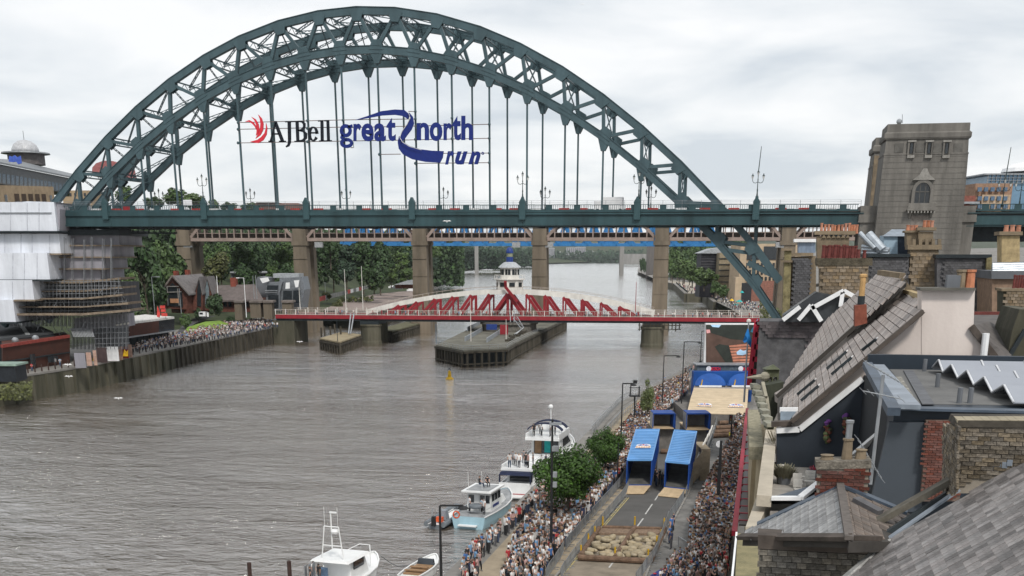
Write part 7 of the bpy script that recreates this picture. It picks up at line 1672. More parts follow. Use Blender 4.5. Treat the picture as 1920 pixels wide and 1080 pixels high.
sc_([(1367,648),(1406,644),(1414,682),(1376,682)],emi('screen_brick',(.42,.17,.11)),3);
for k in range(6): sc_([(1368 + k * 1.2,651 + k * 5.4),(1408 + k,649 + k * 5.4),(1408 + k,650.2 + k * 5.4),(1368 + k * 1.2,652.2 + k * 5.4)],emi('screen_dark',(.022,.026,.022)),4)
sc_([(1381,660),(1388,655),(1394,658),(1400,656),(1402,663),(1392,666),(1382,665)],emi('screen_sky',(.30,.45,.60)),5);sc_([(1349,645),(1367,648),(1374,682),(1362,682),(1340,650)],emi('screen_dark',(.022,.026,.022)),3)
bb = B();pbox(bb,1328,1416,687,694,200.6,1,dz=4.1);bb.build('support_frame',DARKST,scr)
# street lamps, masts, signals and flags
IRON = mat('black_iron',(.02,.021,.023),.5)
def spost(lb,base,top,arm=0,r_=.09,z0=4.0,nm='street_lamp',head=True,side=1):
 p = gz(*base,z0);k = gd(*top,(p - CAM).dot(FH));h = k.z - p.z;t = thing(nm,lb,'street lamp' if nm == 'street_lamp' else nm.replace('_',' '),tuple(p))
 bb = B();bb.lathe(p,[(r_ * 2,0),(r_ * 1.8,1.0),(r_ * 1.1,1.2),(r_ * .75,h)],8);bb.build('post',IRON,t)
 if arm:
  q = p + Vector((0,0,h));e_ = q + RT * arm;bb = B();bb.beam(q,e_,.1,.12);bb.build('arm',IRON,t)
  if head: bb = B();bb.lathe(e_ - UZ * .2,[(.05,.2),(.3,.12),(.42,0),(.3,-.06)],10);bb.build('lamp_head',IRON,t)
 return t,p,h
spost('tall black lamp post at the water edge beside the small white boat',(828,1120),(826,948),1.6,.1)
t,p,h = spost('black lamp post with speakers and cameras rising in front of the big round tree',(1033,1052),(1039,786),0,.11)
for zz,w in ((h * .97,.9),(h * .8,.5),(h * .62,.3),(h * .55,.3)): bb = B();bb.obox(p + Vector((.25,0,zz)),Vector((w * .5,0,0)),Vector((0,.15,0)),Vector((0,0,.2 if w < .6 else .1)));bb.build('camera_box',TUBE,t)
spost('black lamp post nearest the birch tree by the camera platform',(1163,872),(1168,719),1.2);spost('black lamp post rising from the crowd right of the birch',(1241,772),(1245,667),2.2);spost('tall black lamp post left of the plywood landing ramp',(1277,774),(1285,641),2.4);spost('thin black lamp post left of the video screen',(1312,700),(1319,621),.9)
spost('thick black post with round white sign by the right-hand crowd',(1345,955),(1349,826),0,.16,nm='signal_post');spost('slim black traffic post beside the log steps',(1369,845),(1371,778),0,.1,nm='signal_post');spost('thin black lamp post in the crowd under the big tree',(1157,915),(1160,830),0,.07)
c = gd(1348,832,108);bb = B();bb.tube(c - FH * .2,c - FH * .26,.32,12);tag(bb.build('round_sign',LWH),'round white sign disc on the thick black post by the crowd','sign')
for x,y,k in ((1370,786,0),(1379,800,1)):
 c = gd(x,y,150);t = thing('traffic_light',['upper black traffic light by the log steps','lower black traffic light with a green lamp lit'][k],'traffic light',tuple(c));bb = B();bb.obox(c,RT * .22,FH * .18,UZ * .6);bb.build('housing',IRON,t)
 for q,m in ((.35,mat('dull_red_lens',(.08,.01,.01),.3)),(0,mat('dull_amber_lens',(.1,.05,.01),.3)),(-.35,emi('green_lens',(.1,.9,.4)) if k else GIN)): bb = B();bb.tube(c + UZ * q - FH * .18,c + UZ * q - FH * .24,.13,8);bb.build('lens',m,t)
sg = thing('warning_sign','red-bordered triangular warning sign with plate below on the black post','sign',tuple(gd(1033,990,96)));c = gd(1033,991,95.4)
for s_,m,k in ((.62,LRD,0),(.44,LWH,1)): bb = B();bb.prism([c + RT * (-s_) - UZ * s_ * .8 - FH * .02 * k,c + RT * s_ - UZ * s_ * .8 - FH * .02 * k,c + UZ * s_ * .95 - FH * .02 * k],FH * .03);bb.build('triangle',m,sg)
bb = B();bb.prism([c + RT * a + UZ * b - FH * .05 for a,b in ((-.2,-.2),(.25,-.25),(.05,.15),(-.12,.05))],FH * .02);bb.build('pictogram',IRON,sg)
for k,(dz1,m) in enumerate(((-.78,LRD),(-.78,LWH))): s_ = .55 - k * .06;bb = B();bb.obox(c + UZ * dz1 - FH * .02 * k,RT * s_,FH * .015,UZ * (.2 - k * .05));bb.build('plate',m,sg)
for k in range(6): bb = B();bb.obox(c - UZ * .78 - FH * .05 + RT * (-.38 + k * .15),RT * .05,FH * .01,UZ * .08);bb.build('lettering',IRON,sg)
t = thing('flagpole','tall pale flagpole with two blue flags in front of the video screen','flagpole',tuple(gd(1395,752,112)));A,Bq = gd(1395,754,112),gd(1404,602,112);bb = B();bb.tube(A,Bq,.1,8,.06);bb.build('pole',TUBE,t);bb = B();bb.sph(Bq,.22,8,5);bb.build('finial',SWW,t)
FB = mat('flag_blue',(.02,.20,.55),.7);FC = mat('flag_cyan',(.08,.42,.62),.7)
for pl,m,nm in (([(1403,613),(1397,628),(1393,640),(1396,643),(1400,641),(1408,652),(1409,640),(1405,625)],FB,'blue_flag'),([(1421,597),(1414,610),(1407,622),(1413,624),(1419,629),(1420,615)],FC,'cyan_flag'),([(1413,622),(1419,629),(1420,618)],YLW,'yellow_corner')):
 n_ = len(pl);bb = B();P_ = [gd(x,y,112 - (.25 * math.sin(i * 2.1))) for i,(x,y) in enumerate(pl)];cc_ = sum(P_,Vector()) / n_
 bb.add(P_ + [cc_ - FH * .2] + [p + FH * .03 for p in P_] + [cc_ - FH * .17],[(i,(i + 1) % n_,n_) for i in range(n_)] + [(n_ + 1 + (i + 1) % n_,n_ + 1 + i,2 * n_ + 1) for i in range(n_)]);bb.build(nm,m,t)
t = thing('umbrella','dark blue parasol with red patches at the bottom edge of the street','umbrella',tuple(gz(1250,1130,4)));c = gd(1250,1083,83);ub = B();ub.lathe(c,[(1.35,0),(1.25,.12),(.7,.5),(.08,.75),(.02,.85)],8);ub.build('canopy',mat('umbrella_blue',(.035,.05,.20),.6),t)
bb = B();bb.tube(Vector((c.x,c.y,4)),c + UZ * .5,.035,5);bb.build('pole',TUBE,t)
for k in range(4): a = k * 1.57 + .4;q = c + Vector((math.cos(a) * .95,math.sin(a) * .95,.37));bb = B();bb.sph(q,.16,6,4,.3);bb.build('red_patch',LRD,t)
t = thing('camera_platform','camera crew cage raised on a black mast left of the birch tree','platform',tuple(gz(1190,800,4)));p = gz(1190,802,4);q = gd(1190,742,(p - CAM).dot(FH));bb = B();bb.tube(p,q,.12,6);bb.build('mast',IRON,t)
for k in range(4): bb = B();s_ = (-1,1)[k % 2];s2 = (-1,1)[k // 2];bb.tube(q + Vector((s_ * .6,s2 * .5,0)),q + Vector((s_ * .6,s2 * .5,1.3)),.05,5);bb.build('cage_post',IRON,t)
bb = B();bb.obox(q,RT * .75,FH * .6,UZ * .08);bb.build('floor',IRON,t);bb = B();bb.obox(q + UZ * 1.9,RT * .25,FH * .3,UZ * .22);bb.build('camera',IRON,t);bb = B();bb.beam(q + RT * -.75 + UZ * 1.1,q + RT * .75 + UZ * 1.1,.06,.08);bb.build('cage_rail',IRON,t)
# crowd barriers
def bar_mesh():
 bb = B();
 for a,b in (((-1.1,0,.25),(1.1,0,.25)),((-1.1,0,1.1),(1.1,0,1.1)),((-1.1,0,.2),(-1.1,0,1.1)),((1.1,0,.2),(1.1,0,1.1))): bb.tube(a,b,.03,4)
 for k in range(1,12): bb.tube((-1.1 + k * .183,0,.25),(-1.1 + k * .183,0,1.1),.014,3)
 for s_ in (-.85,.85): bb.box(s_ - .03,s_ + .03,-.3,.3,0,.05)
 return bb.mesh('crowd_barrier',MATS['galvanised'])
BM = bar_mesh()
def barline(px,lb,grp,z=4.03,sp_=2.25):
 pts = [gz(x,y,z) for x,y in px];acc = 0
 for a,b in zip(pts[:-1],pts[1:]):
  L = (b - a).length;d = (b - a) / L;s_ = 1.1
  while s_ < L:
   p = a + d * s_;o = inst('crowd_barrier',BM,None,p,(0,0,math.atan2(d.y,d.x) + rnd.uniform(-.05,.05)));tag(o,lb,'barrier',grp);s_ += sp_
barline([(1022,1095),(1060,1035),(1110,975),(1160,918),(1182,880)],'metal barrier in the outer row holding back the left-hand crowd','outer barriers left of the race road');barline([(1050,1092),(1082,1045),(1125,990),(1168,938),(1180,918)],'metal barrier in the inner row along the left kerb of the race road','inner barriers left of the race road')
barline([(1192,1100),(1228,1050),(1252,985),(1285,935),(1300,905)],'metal barrier along the right kerb below the containers','barriers along the right kerb');barline([(1318,880),(1338,820),(1345,790)],'metal barrier beside the right container scaffold','barriers beside the containers');barline([(1185,868),(1225,800),(1262,745),(1300,700)],'metal barrier along the left kerb beyond the containers','barriers beyond the containers');barline([(1272,1030),(1300,1050)],'metal barrier standing crosswise before the right-hand crowd','barriers before the right crowd')
# railing and landing stage on the quay edge, black bollards
t = thing('landing_stage_railing','sloping grey landing stage with railings at the quay edge left of the birch','railing',tuple(gz(1150,790,4)))
for pl in (((1110,815),(1128,795),(1165,755),(1190,742)),((1135,818),(1165,785),(1192,765),(1194,745))):
 q = [gz(x,y,4) for x,y in pl]
 for a,b in zip(q[:-1],q[1:]):
  n = max(2,int((b - a).length / 1.6))
  for k in range(n): p = a.lerp(b,k / n);bb = B();bb.tube(p,p + UZ * 1.2,.05,5);bb.build('rail_post',gal,t)
  for hh in (.6,1.2): bb = B();bb.tube(a + UZ * hh,b + UZ * hh,.045,5);bb.build('rail',gal,t)
for k in range(9):
 p = gz(1245 + k * 8.5,745 - k * 7.2,4);bb = B();bb.lathe(p,[(.22,0),(.2,.8),(.26,.85),(.26,1.1),(.1,1.25)],8);tag(bb.build('quay_bollard',IRON),'black bollard in the row on the quay edge before the video screen','bollard','black bollards on the quay edge')
for i,(x,y,h) in enumerate(((1418,1130,0),)): pass
for x,yt in ((474,1055),(548,1052)):
 p = gz(x,1150,0);k = gd(x,yt,(p - CAM).dot(FH));bb = B();bb.tube(p,Vector((p.x,p.y,k.z)),.17,7);tag(bb.build('mooring_post',mat('rusty_post',(.05,.03,.025),.8)),'rusty mooring post tip at the bottom edge of the water, the %s one' % ('left' if x < 500 else 'right'),'post')
# street trees
big = crown_mesh('crown',77,62,230,.037,1.05,.9,leafmat('leaves_street',(.055,.115,.018),(.022,.052,.010),.3));birch = crown_mesh('crown',78,26,190,.036,.8,1.0,leafmat('leaves_birch',(.16,.19,.07),(.09,.12,.04)),.5)
def stree(px,yt,yb,D,w,cm,lb,z=4.0):
 P = gd(px,yt,D);t = tree(P.x,P.y,z,P.z - z,w,'mid',0,lb,None,cm=cm);return t
p = gz(1066,988,4);D = (p - CAM).dot(FH);stree(1066,826,0,D,6.6,big,'big round dark green street tree beside the moored cruisers');p = gz(1136,905,4);D = (p - CAM).dot(FH);stree(1136,796,0,D,4.6,big,'smaller dark green street tree behind the big one');p = gz(1217,800,4);D = (p - CAM).dot(FH);stree(1216,704,0,D,3.6,birch,'pale yellow-green birch at the quay edge by the camera platform')
# gulls
GW = mat('gull_white',(.8,.8,.8),.6)
for i,(x,y,D) in enumerate(((838,415,200),(127,684,190),(129,706,190),(562,641,240),(1092,8,400),(222,747,180))):
 c = gd(x,y,D);t = thing('gull',['white gull flying across the teal girder right of centre','white gull gliding before the left quay wall, the upper one','white gull gliding before the left quay wall, the lower one','white gull flying low over the water before the swing bridge','distant gull high in the sky','white gull low on the water at left'][i],'gull',tuple(c))
 bb = B();bb.lathe(c,[(.01,-.25),(.07,-.05),(.08,.05),(.02,.22)],6);b_ = bb.build('body',GW,t)
 for s_ in (-1,1): bb = B();bb.prism([c,c + RT * s_ * .35 + UZ * .16 + FH * .05,c + RT * s_ * .7 + UZ * .02,c + RT * s_ * .35 + UZ * .02 - FH * .12],(0,0,.02));bb.build('wing',GW,t)
# ================================================================ people
def pmat(name,kind):
 m = bpy.data.materials.new(name);m.use_nodes = True;nt = m.node_tree;b = nt.nodes['Principled BSDF'];b.inputs['Roughness'].default_value = .85
 if kind == 'obj':
  n = nt.nodes.new('ShaderNodeObjectInfo');nt.links.new(n.outputs['Color'],b.inputs['Base Color']);return m
 src,key,cols = kind
 if src == 'O': n = nt.nodes.new('ShaderNodeObjectInfo');o = n.outputs['Random']
 else: n = nt.nodes.new('ShaderNodeNewGeometry');o = n.outputs['Random Per Island']
 a = nt.nodes.new('ShaderNodeMath');a.operation = 'MULTIPLY';a.inputs[1].default_value = key;nt.links.new(o,a.inputs[0])
 f = nt.nodes.new('ShaderNodeMath');f.operation = 'FRACT';nt.links.new(a.outputs[0],f.inputs[0])
 r_ = nt.nodes.new('ShaderNodeValToRGB');r_.color_ramp.interpolation = 'CONSTANT';el = r_.color_ramp.elements
 while len(el) < len(cols): el.new(.5)
 for i,c in enumerate(cols): el[i].position = i / len(cols);el[i].color = (*c,1)
 nt.links.new(f.outputs[0],r_.inputs[0]);nt.links.new(r_.outputs[0],b.inputs['Base Color']);return m
SH = [('white',(.74,.74,.73)),('black',(.018,.018,.02)),('navy',(.02,.03,.075)),('grey',(.20,.20,.21)),('white',(.55,.55,.56)),('red',(.38,.03,.035)),('blue',(.05,.14,.36)),('white',(.70,.70,.70)),('pink',(.42,.26,.25)),('black',(.03,.03,.03)),('pale blue',(.30,.42,.52)),('dark grey',(.06,.06,.065)),('white',(.76,.75,.73)),('pale grey',(.42,.42,.43)),('light blue',(.16,.30,.48)),('grey',(.11,.115,.12)),('white',(.60,.60,.60)),('white',(.58,.57,.55))]
TRC = [('blue jeans',(.04,.06,.11)),('black trousers',(.015,.015,.017)),('dark shorts',(.035,.035,.04)),('grey trousers',(.09,.09,.10))]
SKN = [(.50,.31,.245),(.42,.26,.20),(.55,.36,.29),(.20,.12,.08),(.46,.29,.23)];HRC = [(.03,.02,.015),(.09,.05,.03),(.25,.17,.09),(.015,.012,.01),(.18,.17,.16),(.12,.06,.03)]
PM_O = [pmat('shirt','obj'),None,pmat('skin',('O',3.7,SKN)),pmat('hair',('O',9.1,HRC)),mat('shoes',(.12,.12,.12),.8)]
PM_I = [pmat('crowd_shirt',('I',1.0,[c for _,c in SH])),pmat('crowd_trousers',('I',7.3,[c for _,c in TRC])),pmat('crowd_skin',('I',3.7,SKN)),pmat('crowd_hair',('I',9.1,HRC)),MATS['shoes']]
TRM = [mat('trousers_%d' % i,c,.85) for i,(_,c) in enumerate(TRC)]
def figure(pose,sub):
 """one continuous skinned body; pose: down, phone, folded, walk, sit, wave"""
 V = {};E = [];R_ = {};K = {}
 def v(n,p,r,par=None,k=0):
  V[n] = Vector(p);R_[n] = r
  if par: E.append((par,n));K[(par,n)] = k
 sit = pose == 'sit';z = .45 if sit else 0;dzp = -.47 if sit else 0
 v('pel',(0,0,.94 + dzp),(.16,.12));v('waist',(0,0,1.10 + dzp),(.15,.115),'pel',0);v('chest',(0,-.01,1.30 + dzp),(.185,.13),'waist',0);v('neck',(0,-.01,1.47 + dzp),(.055,.055),'chest',0);v('head',(0,-.03,1.58 + dzp),(.092,.105),'neck',2);v('crown',(0,-.02,1.68 + dzp),(.08,.09),'head',3)
 arms = {'down': ((.22,0,1.14),(.23,-.08,.90),(.23,-.11,.82)),'phone': ((.23,-.14,1.22),(.08,-.32,1.42),(.05,-.34,1.50)),'folded': ((.24,-.06,1.16),(.05,-.20,1.16),(-.04,-.21,1.17)),'walk': ((.23,.10,1.16),(.24,.04,.92),(.24,.0,.85)),'sit': ((.22,-.1,1.15 + dzp),(.14,-.3,1.02 + dzp),(.12,-.36,1.0 + dzp)),'wave': ((.30,0,1.55),(.26,-.02,1.80),(.26,-.03,1.88))}
 for s_ in (1,-1):
  q = arms['down' if pose == 'wave' and s_ < 0 else pose];n = 'RL'[s_ > 0]
  v(n + 'sh',(s_ * .19,0,1.40 + dzp),(.075,.075),'chest',0);v(n + 'el',(s_ * q[0][0],q[0][1] * (1 if pose != 'walk' else s_),q[0][2]),(.055,.055),n + 'sh',0);v(n + 'wr',(s_ * q[1][0],q[1][1] * (1 if pose != 'walk' else s_),q[1][2]),(.03,.03),n + 'el',2);v(n + 'ha',(s_ * q[2][0],q[2][1],q[2][2]),(.035,.022),n + 'wr',2)
  wy = s_ * .16 if pose == 'walk' else 0
  v(n + 'hip',(s_ * .085,0,.88 + dzp),(.10,.105),'pel',1)
  if sit: v(n + 'kn',(s_ * .12,-.42,.46),(.065,.065),n + 'hip',1);v(n + 'an',(s_ * .12,-.44,.08),(.042,.042),n + 'kn',1)
  else: v(n + 'kn',(s_ * .10,-wy * .8 - .01,.49),(.078,.08),n + 'hip',1);v(n + 'an',(s_ * .10,-wy * 1.1 + .02,.09),(.055,.058),n + 'kn',1)
  a = V[n + 'an'];v(n + 'toe',(a.x,a.y - .15,.035),(.04,.03),n + 'an',4)
 nm = list(V);ix = {a: i for i,a in enumerate(nm)}
 me = bpy.data.meshes.new('body');me.from_pydata([tuple(V[a]) for a in nm],[(ix[a],ix[b]) for a,b in E],[]);ob = bpy.data.objects.new('body',me);COL.objects.link(ob)
 md = ob.modifiers.new('s','SKIN');md.use_smooth_shade = True;sv = me.skin_vertices[0].data
 for a in nm: sv[ix[a]].radius = R_[a]
 sv[ix['pel']].use_root = True
 if sub: m2 = ob.modifiers.new('u','SUBSURF');m2.levels = 1
 dg = bpy.context.evaluated_depsgraph_get();out = bpy.data.meshes.new_from_object(ob.evaluated_get(dg));bpy.data.objects.remove(ob)
 for p in out.polygons:
  c = p.center;best = None
  for (a,b),k in K.items():
   A,Bv = V[a],V[b];ab = Bv - A;t_ = max(0,min(1,(c - A).dot(ab) / max(1e-6,ab.length_squared)));d = (c - (A + ab * t_)).length - (R_[a][0] * (1 - t_) + R_[b][0] * t_) * .6
   if best is None or d < best[0]: best = (d,k,b,t_)
  k = best[1]
  if best[2] == 'head' and c.y > .015: k = 3
  if best[2][1:] == 'el' and best[3] > .55: k = 2
  if best[2] == 'neck' and best[3] > .75: k = 2
  p.material_index = k
 return out
POS = ['down','phone','folded','walk','sit','wave']
HI = {};LO = {}
for ps in POS:
 hm = figure(ps,True);lo = figure(ps,False);LO[ps] = (np.array([tuple(v.co) for v in lo.vertices]),[tuple(p.vertices) for p in lo.polygons],[p.material_index for p in lo.polygons])
 for i,tm in enumerate(TRM):
  m = hm.copy();ids = [p.material_index for p in hm.polygons];m.materials.clear()
  for q in (PM_O[0],tm,PM_O[2],PM_O[3],PM_O[4]): m.materials.append(q)
  m.polygons.foreach_set('material_index',ids)
  HI[(ps,i)] = m
PTXT = {'down': 'standing','phone': 'filming','folded': 'arms folded','walk': 'walking','sit': 'sitting','wave': 'waving'}
def person(p,rot,zone,group,pose=None,sh=None,tr=None,h=None):
 pose = pose or rnd.choice(['down','down','phone','folded','folded','walk']);tr = rnd.randint(0,3) if tr is None else tr;sh = rnd.choice(SH) if sh is None else sh
 o = bpy.data.objects.new('person',HI[(pose,tr)]);COL.objects.link(o);o.location = p;o.rotation_euler = (0,0,rot);s_ = h or rnd.uniform(.93,1.06);o.scale = (s_,s_,s_)
 j = rnd.uniform(.85,1.12);o.color = (min(1,sh[1][0] * j),min(1,sh[1][1] * j),min(1,sh[1][2] * j),1)
 tag(o,'person in %s top and %s %s %s' % (sh[0],TRC[tr][0],PTXT[pose],zone),'person',group);return o
def sample(pl,n,z,seed,mind):
 r_ = random.Random(seed);P_ = [gz(x,y,z) for x,y in pl];xs_ = [p.x for p in P_];ys_ = [p.y for p in P_];out = [];cell = {}
 tries = 0
 while len(out) < n and tries < n * 40:
  tries += 1;x,y = r_.uniform(min(xs_),max(xs_)),r_.uniform(min(ys_),max(ys_))
  if not inpoly(x,y,[(p.x,p.y) for p in P_]): continue
  k = (int(x / mind),int(y / mind));ok = True
  for a in (-1,0,1):
   for b in (-1,0,1):
    for q in cell.get((k[0] + a,k[1] + b),()):
     if (q[0] - x) ** 2 + (q[1] - y) ** 2 < mind * mind: ok = False
  if ok: out.append((x,y));cell.setdefault(k,[]).append((x,y))
 return out
def crowd(name,label,pts,z,face,seed):
 r_ = random.Random(seed);Vs = [];Fs = [];Ms = [];o = 0
 for (x,y) in pts:
  vs,fs,ms = LO[r_.choice(['down','down','phone','folded','folded','walk','wave'] if r_.random() < .35 else ['down','folded'])]
  a = face + r_.uniform(-.8,.8);s_ = r_.uniform(.90,1.06);c_,s2 = math.cos(a) * s_,math.sin(a) * s_
  w = np.empty_like(vs);w[:,0] = vs[:,0] * c_ - vs[:,1] * s2 + x;w[:,1] = vs[:,0] * s2 + vs[:,1] * c_ + y;w[:,2] = vs[:,2] * s_ + z
  Vs.append(w);Fs += [tuple(i + o for i in f) for f in fs];Ms += ms;o += len(vs)
 if not Vs: return
 me = bpy.data.meshes.new(name);me.from_pydata(np.concatenate(Vs).tolist(),[],Fs)
 for m in PM_I: me.materials.append(m)
 me.polygons.foreach_set('material_index',Ms);me.update();ob = bpy.data.objects.new(name,me);COL.objects.link(ob);stuff(ob);tag(ob,label,'crowd')
left = sample([(938,1112),(958,1040),(995,985),(1042,934),(1096,890),(1130,862),(1178,800),(1212,752),(1262,722),(1290,712),(1290,738),(1228,800),(1180,880),(1112,962),(1028,1070),(1012,1110)],1400,4.02,1,.40)
lpath = sample([(862,1112),(872,1062),(922,1018),(965,980),(1000,948),(1035,918),(1030,935),(985,970),(945,1008),(905,1050),(888,1112)],105,4.02,2,.62)
right = sample([(1236,1110),(1262,1065),(1290,1060),(1294,1000),(1312,950),(1342,890),(1372,835),(1382,792),(1396,790),(1386,900),(1372,1000),(1358,1110)],1080,4.02,3,.40)
allp = [((Vector((x,y,4)) - CAM).length,x,y,k) for k,L_ in (('L',left),('P',lpath),('R',right)) for x,y in L_]
allp.sort();near = allp[:268];far_ = allp[268:]
for d,x,y,k in near:
 X,Y_ = pj((x,y,5))
 if Y_ > 1120: continue
 zone = {'L': 'in crowd left of road','P': 'on path by boats','R': 'in crowd by red facade'}[k]
 person((x,y,4.02),(math.pi / 2 if k != 'R' else -math.pi / 2) + rnd.uniform(-.7,.7) + (rnd.choice((0,3.1)) if k == 'P' else 0),zone,{'L': 'spectators left of the race road','P': 'people on the riverside path','R': 'spectators right of the race road'}[k])
crowd('spectator_crowd','dense crowd packed along the left barriers up to the start ramp',[(x,y) for d,x,y,k in far_ if k in 'LP'],4.02,math.pi / 2,5)
crowd('spectator_crowd','dense crowd packed between the right barriers and the facade',[(x,y) for d,x,y,k in far_ if k == 'R'],4.02,-math.pi / 2,6)
lb_ = sample([(250,662),(300,655),(340,648),(420,634),(522,614),(524,604),(470,605),(400,612),(352,628),(300,640),(255,652)],620,5.05,7,.55)
crowd('left_bank_crowd','long crowd of onlookers along the left bank quay below the lawn',lb_,5.05,-.4,8)
crowd('promenade_crowd','scattered people on the far right promenade beyond the swing bridge',sample([(1268,532),(1290,551),(1324,553),(1372,581),(1425,590),(1440,574),(1350,555),(1310,543)],230,4.88,9,.8),4.88,0,10)
crowd('bridge_walkers','pedestrians strung out along the swing bridge railing',[tuple(spt(rnd.uniform(-74,74),0,rnd.uniform(.8,1.8)).xy) for _ in range(70)],8.72,0,11)
crowd('quay_visitors','a few people on the rust-coloured building quay at far left',[(LB[3][0] + (LB[4][0] - LB[3][0]) * f_ - 3 - rnd.random() * 3,LB[3][1] + (LB[4][1] - LB[3][1]) * f_) for f_ in (.2,.23,.27,.5,.55,.9,.95)],5.03,0,12)
for x,y,c in ((1258,1005,6),(1262,996,2),(1255,1020,6),(1258,1030,2),(1300,700,8)): person(gz(x,y,4.03),rnd.uniform(0,6),'inside right kerb barrier','stewards inside the course','down',SH[c])
for x,y in ((1230,912),(1236,908),(1241,914),(1228,905)): person(gz(x,y,4.03),rnd.uniform(0,6),'between blue containers','crew between the blue containers','down',SH[1])
for x,y,lbz in ((1352,888,'by timber panel'),(1368,832,'by log steps'),(1137,925,'under the tree'),(1270,733,'left of landing ramp')): person(gz(x,y,4.03),rnd.uniform(0,6),lbz,'stewards in yellow','down',('bright yellow',(.65,.55,.03)))
for x,y in ((1246,722),(1285,703),(1292,700),(1293,706),(1252,730)): person(gz(x,y,4.02),rnd.uniform(0,6),'at quay edge bollards','people at the quay edge bollards','down')
# ================================================================ boats
GEL = mat('boat_white',(.74,.75,.75),.3,0,.05,1);TEAK = mat('boat_teak',(.28,.17,.09),.6,0,.2,3);BGL = mat('boat_glass',(.025,.03,.038),.08,0,.1,1,spec=.8);NVC = mat('navy_canvas',(.018,.025,.06),.8);PBL = mat('pale_blue_hull',(.33,.50,.58),.4,0,.08,1);RIBG = mat('grey_rubber',(.16,.18,.20),.6)
def hull(t,L,W,fb,m,bowrise=.5,wl=.8,deckm=None,stripe=None):
 """lofted hull, bow at +y, stern at y=0"""
 st = [(0,.86,0),(.25,.98,0),(.5,1,.05),(.7,.88,.2),(.85,.6,.55),(.95,.28,.85),(1,.02,1)];vs = [];n = len(st)
 for f_,w,r_ in st:
  y = f_ * L;z = fb + bowrise * r_;hw = W / 2 * w
  yb = y - (.06 * L * r_)
  vs += [(-hw,y,z),(-hw * .93,yb,fb * .35),(-hw * wl,yb,-.35),(hw * wl,yb,-.35),(hw * .93,yb,fb * .35),(hw,y,z)]
 fs = []
 for i in range(n - 1):
  for j in range(5): a = i * 6 + j;fs.append((a,a + 1,a + 7,a + 6))
 fs.append(tuple(range(6)))
 bb = B();bb.add(vs,fs);bb.build('hull',m,t)
 dv = [];
 for i in range(n): dv += [(vs[i * 6][0] * .94,vs[i * 6][1],vs[i * 6][2] - .12),(vs[i * 6 + 5][0] * .94,vs[i * 6][1],vs[i * 6][2] - .12)]
 bb = B();bb.add(dv,[(2 * i,2 * i + 1,2 * i + 3,2 * i + 2) for i in range(n - 1)]);bb.build('deck',deckm or GEL,t)
 for s_ in (0,5):
  bb = B();
  for i in range(n - 1): bb.beam(Vector(vs[i * 6 + s_]) + UZ * .02,Vector(vs[i * 6 + 6 + s_]) + UZ * .02,.12,.09)
  bb.build('gunwale',GEL if m is not GEL else TUBE if False else stripe or GEL,t)
def tb(t,nm,m,x0,x1,y0,y1,z0,z1,tx=0,ty0=0,ty1=0):   # tapered box
 bb = B();bb.hexa([(x0,y0,z0),(x1,y0,z0),(x1,y1,z0),(x0,y1,z0),(x0 + tx,y0 + ty0,z1),(x1 - tx,y0 + ty0,z1),(x1 - tx,y1 - ty1,z1),(x0 + tx,y1 - ty1,z1)]);return bb.build(nm,m,t)
def railing(t,pts,h=.7,m=None):
 for a,b in zip(pts[:-1],pts[1:]):
  a,b = Vector(a),Vector(b);bb = B();bb.tube(a + UZ * h,b + UZ * h,.022,5);bb.tube(a,a + UZ * h,.02,4);bb.build('rail',m or gal,t)
def place(t,x,y,hd,z=0): p = Vector((x,y,z));t.location = p;t.rotation_euler = (0,0,hd);return p
def aboard(t,spots,lbz,grp,pose='down'):
 M = Matrix.Translation(t.location) @ Matrix.Rotation(t.rotation_euler[2],4,'Z')
 for (x,y,z) in spots: person(M @ Vector((x,y,z)),rnd.uniform(0,6.2),lbz,grp,pose if rnd.random() < .7 else 'down')
# pale blue working boat
t = thing('work_boat','pale blue and white workboat with square wheelhouse moored beside the crowd','boat')
hull(t,13,4.2,1.3,PBL,.7,deckm=mat('deck_grey',(.30,.31,.32),.7));tb(t,'wheelhouse',GEL,-1.35,1.35,3.4,7.0,1.1,3.3,.06,.02,.25);tb(t,'wheelhouse_roof',GEL,-1.65,1.65,2.5,7.1,3.3,3.46);tb(t,'roof_pad',mat('deck_grey',(.30,.31,.32),.7),-1.25,1.25,2.9,6.4,3.47,3.5);tb(t,'foredeck_cabin',GEL,-1.1,1.1,7.0,9.6,1.2,2.1,.2,0,.7)
for x0,x1,z0,z1 in ((-1.15,-.55,2.1,2.9),(.15,.65,1.9,2.9),(.78,1.2,2.1,2.9)): tb(t,'aft_window',BGL,x0,x1,3.36,3.42,z0,z1)
tb(t,'cabin_door',GEL,-.5,.05,3.33,3.4,1.15,3.0)
for s_ in (-1,1):
 for k in range(3): tb(t,'side_window',BGL,min(s_ * 1.30,s_ * 1.35),max(s_ * 1.30,s_ * 1.35),3.8 + k * 1.0,4.6 + k * 1.0,2.2,2.95)
tb(t,'transom_platform',GEL,-1.0,1.0,-.5,0,.35,.48);railing(t,[(-1.5,.1,1.25),(0,.05,1.25),(1.5,.1,1.25),(1.6,3,1.25)],.6);railing(t,[(-1.5,.1,1.25),(-1.6,3,1.25)],.6)
bb = B();stroke(bb,[Vector((-1.3 + .34 * math.cos(a * .52),-.06,1.45 + .34 * math.sin(a * .52))) for a in range(12)],.12,Vector((0,.1,0)),close=True);bb.build('lifebuoy',mat('lifebuoy_orange',(.62,.10,.03),.5),t)
bb = B();bb.lathe((.1,2.1,1.3),[(.6,.5),(.75,.62),(.75,.8),(.6,.9),(.3,.85)],14);bb.build('inflated_tender',RIBG,t)
for s_,y in ((-1,3.0),(.3,3.6)): bb = B();bb.tube((s_,y,3.45),(s_ - .05,y,5.4),.02,4);bb.build('whip_aerial',GEL,t)
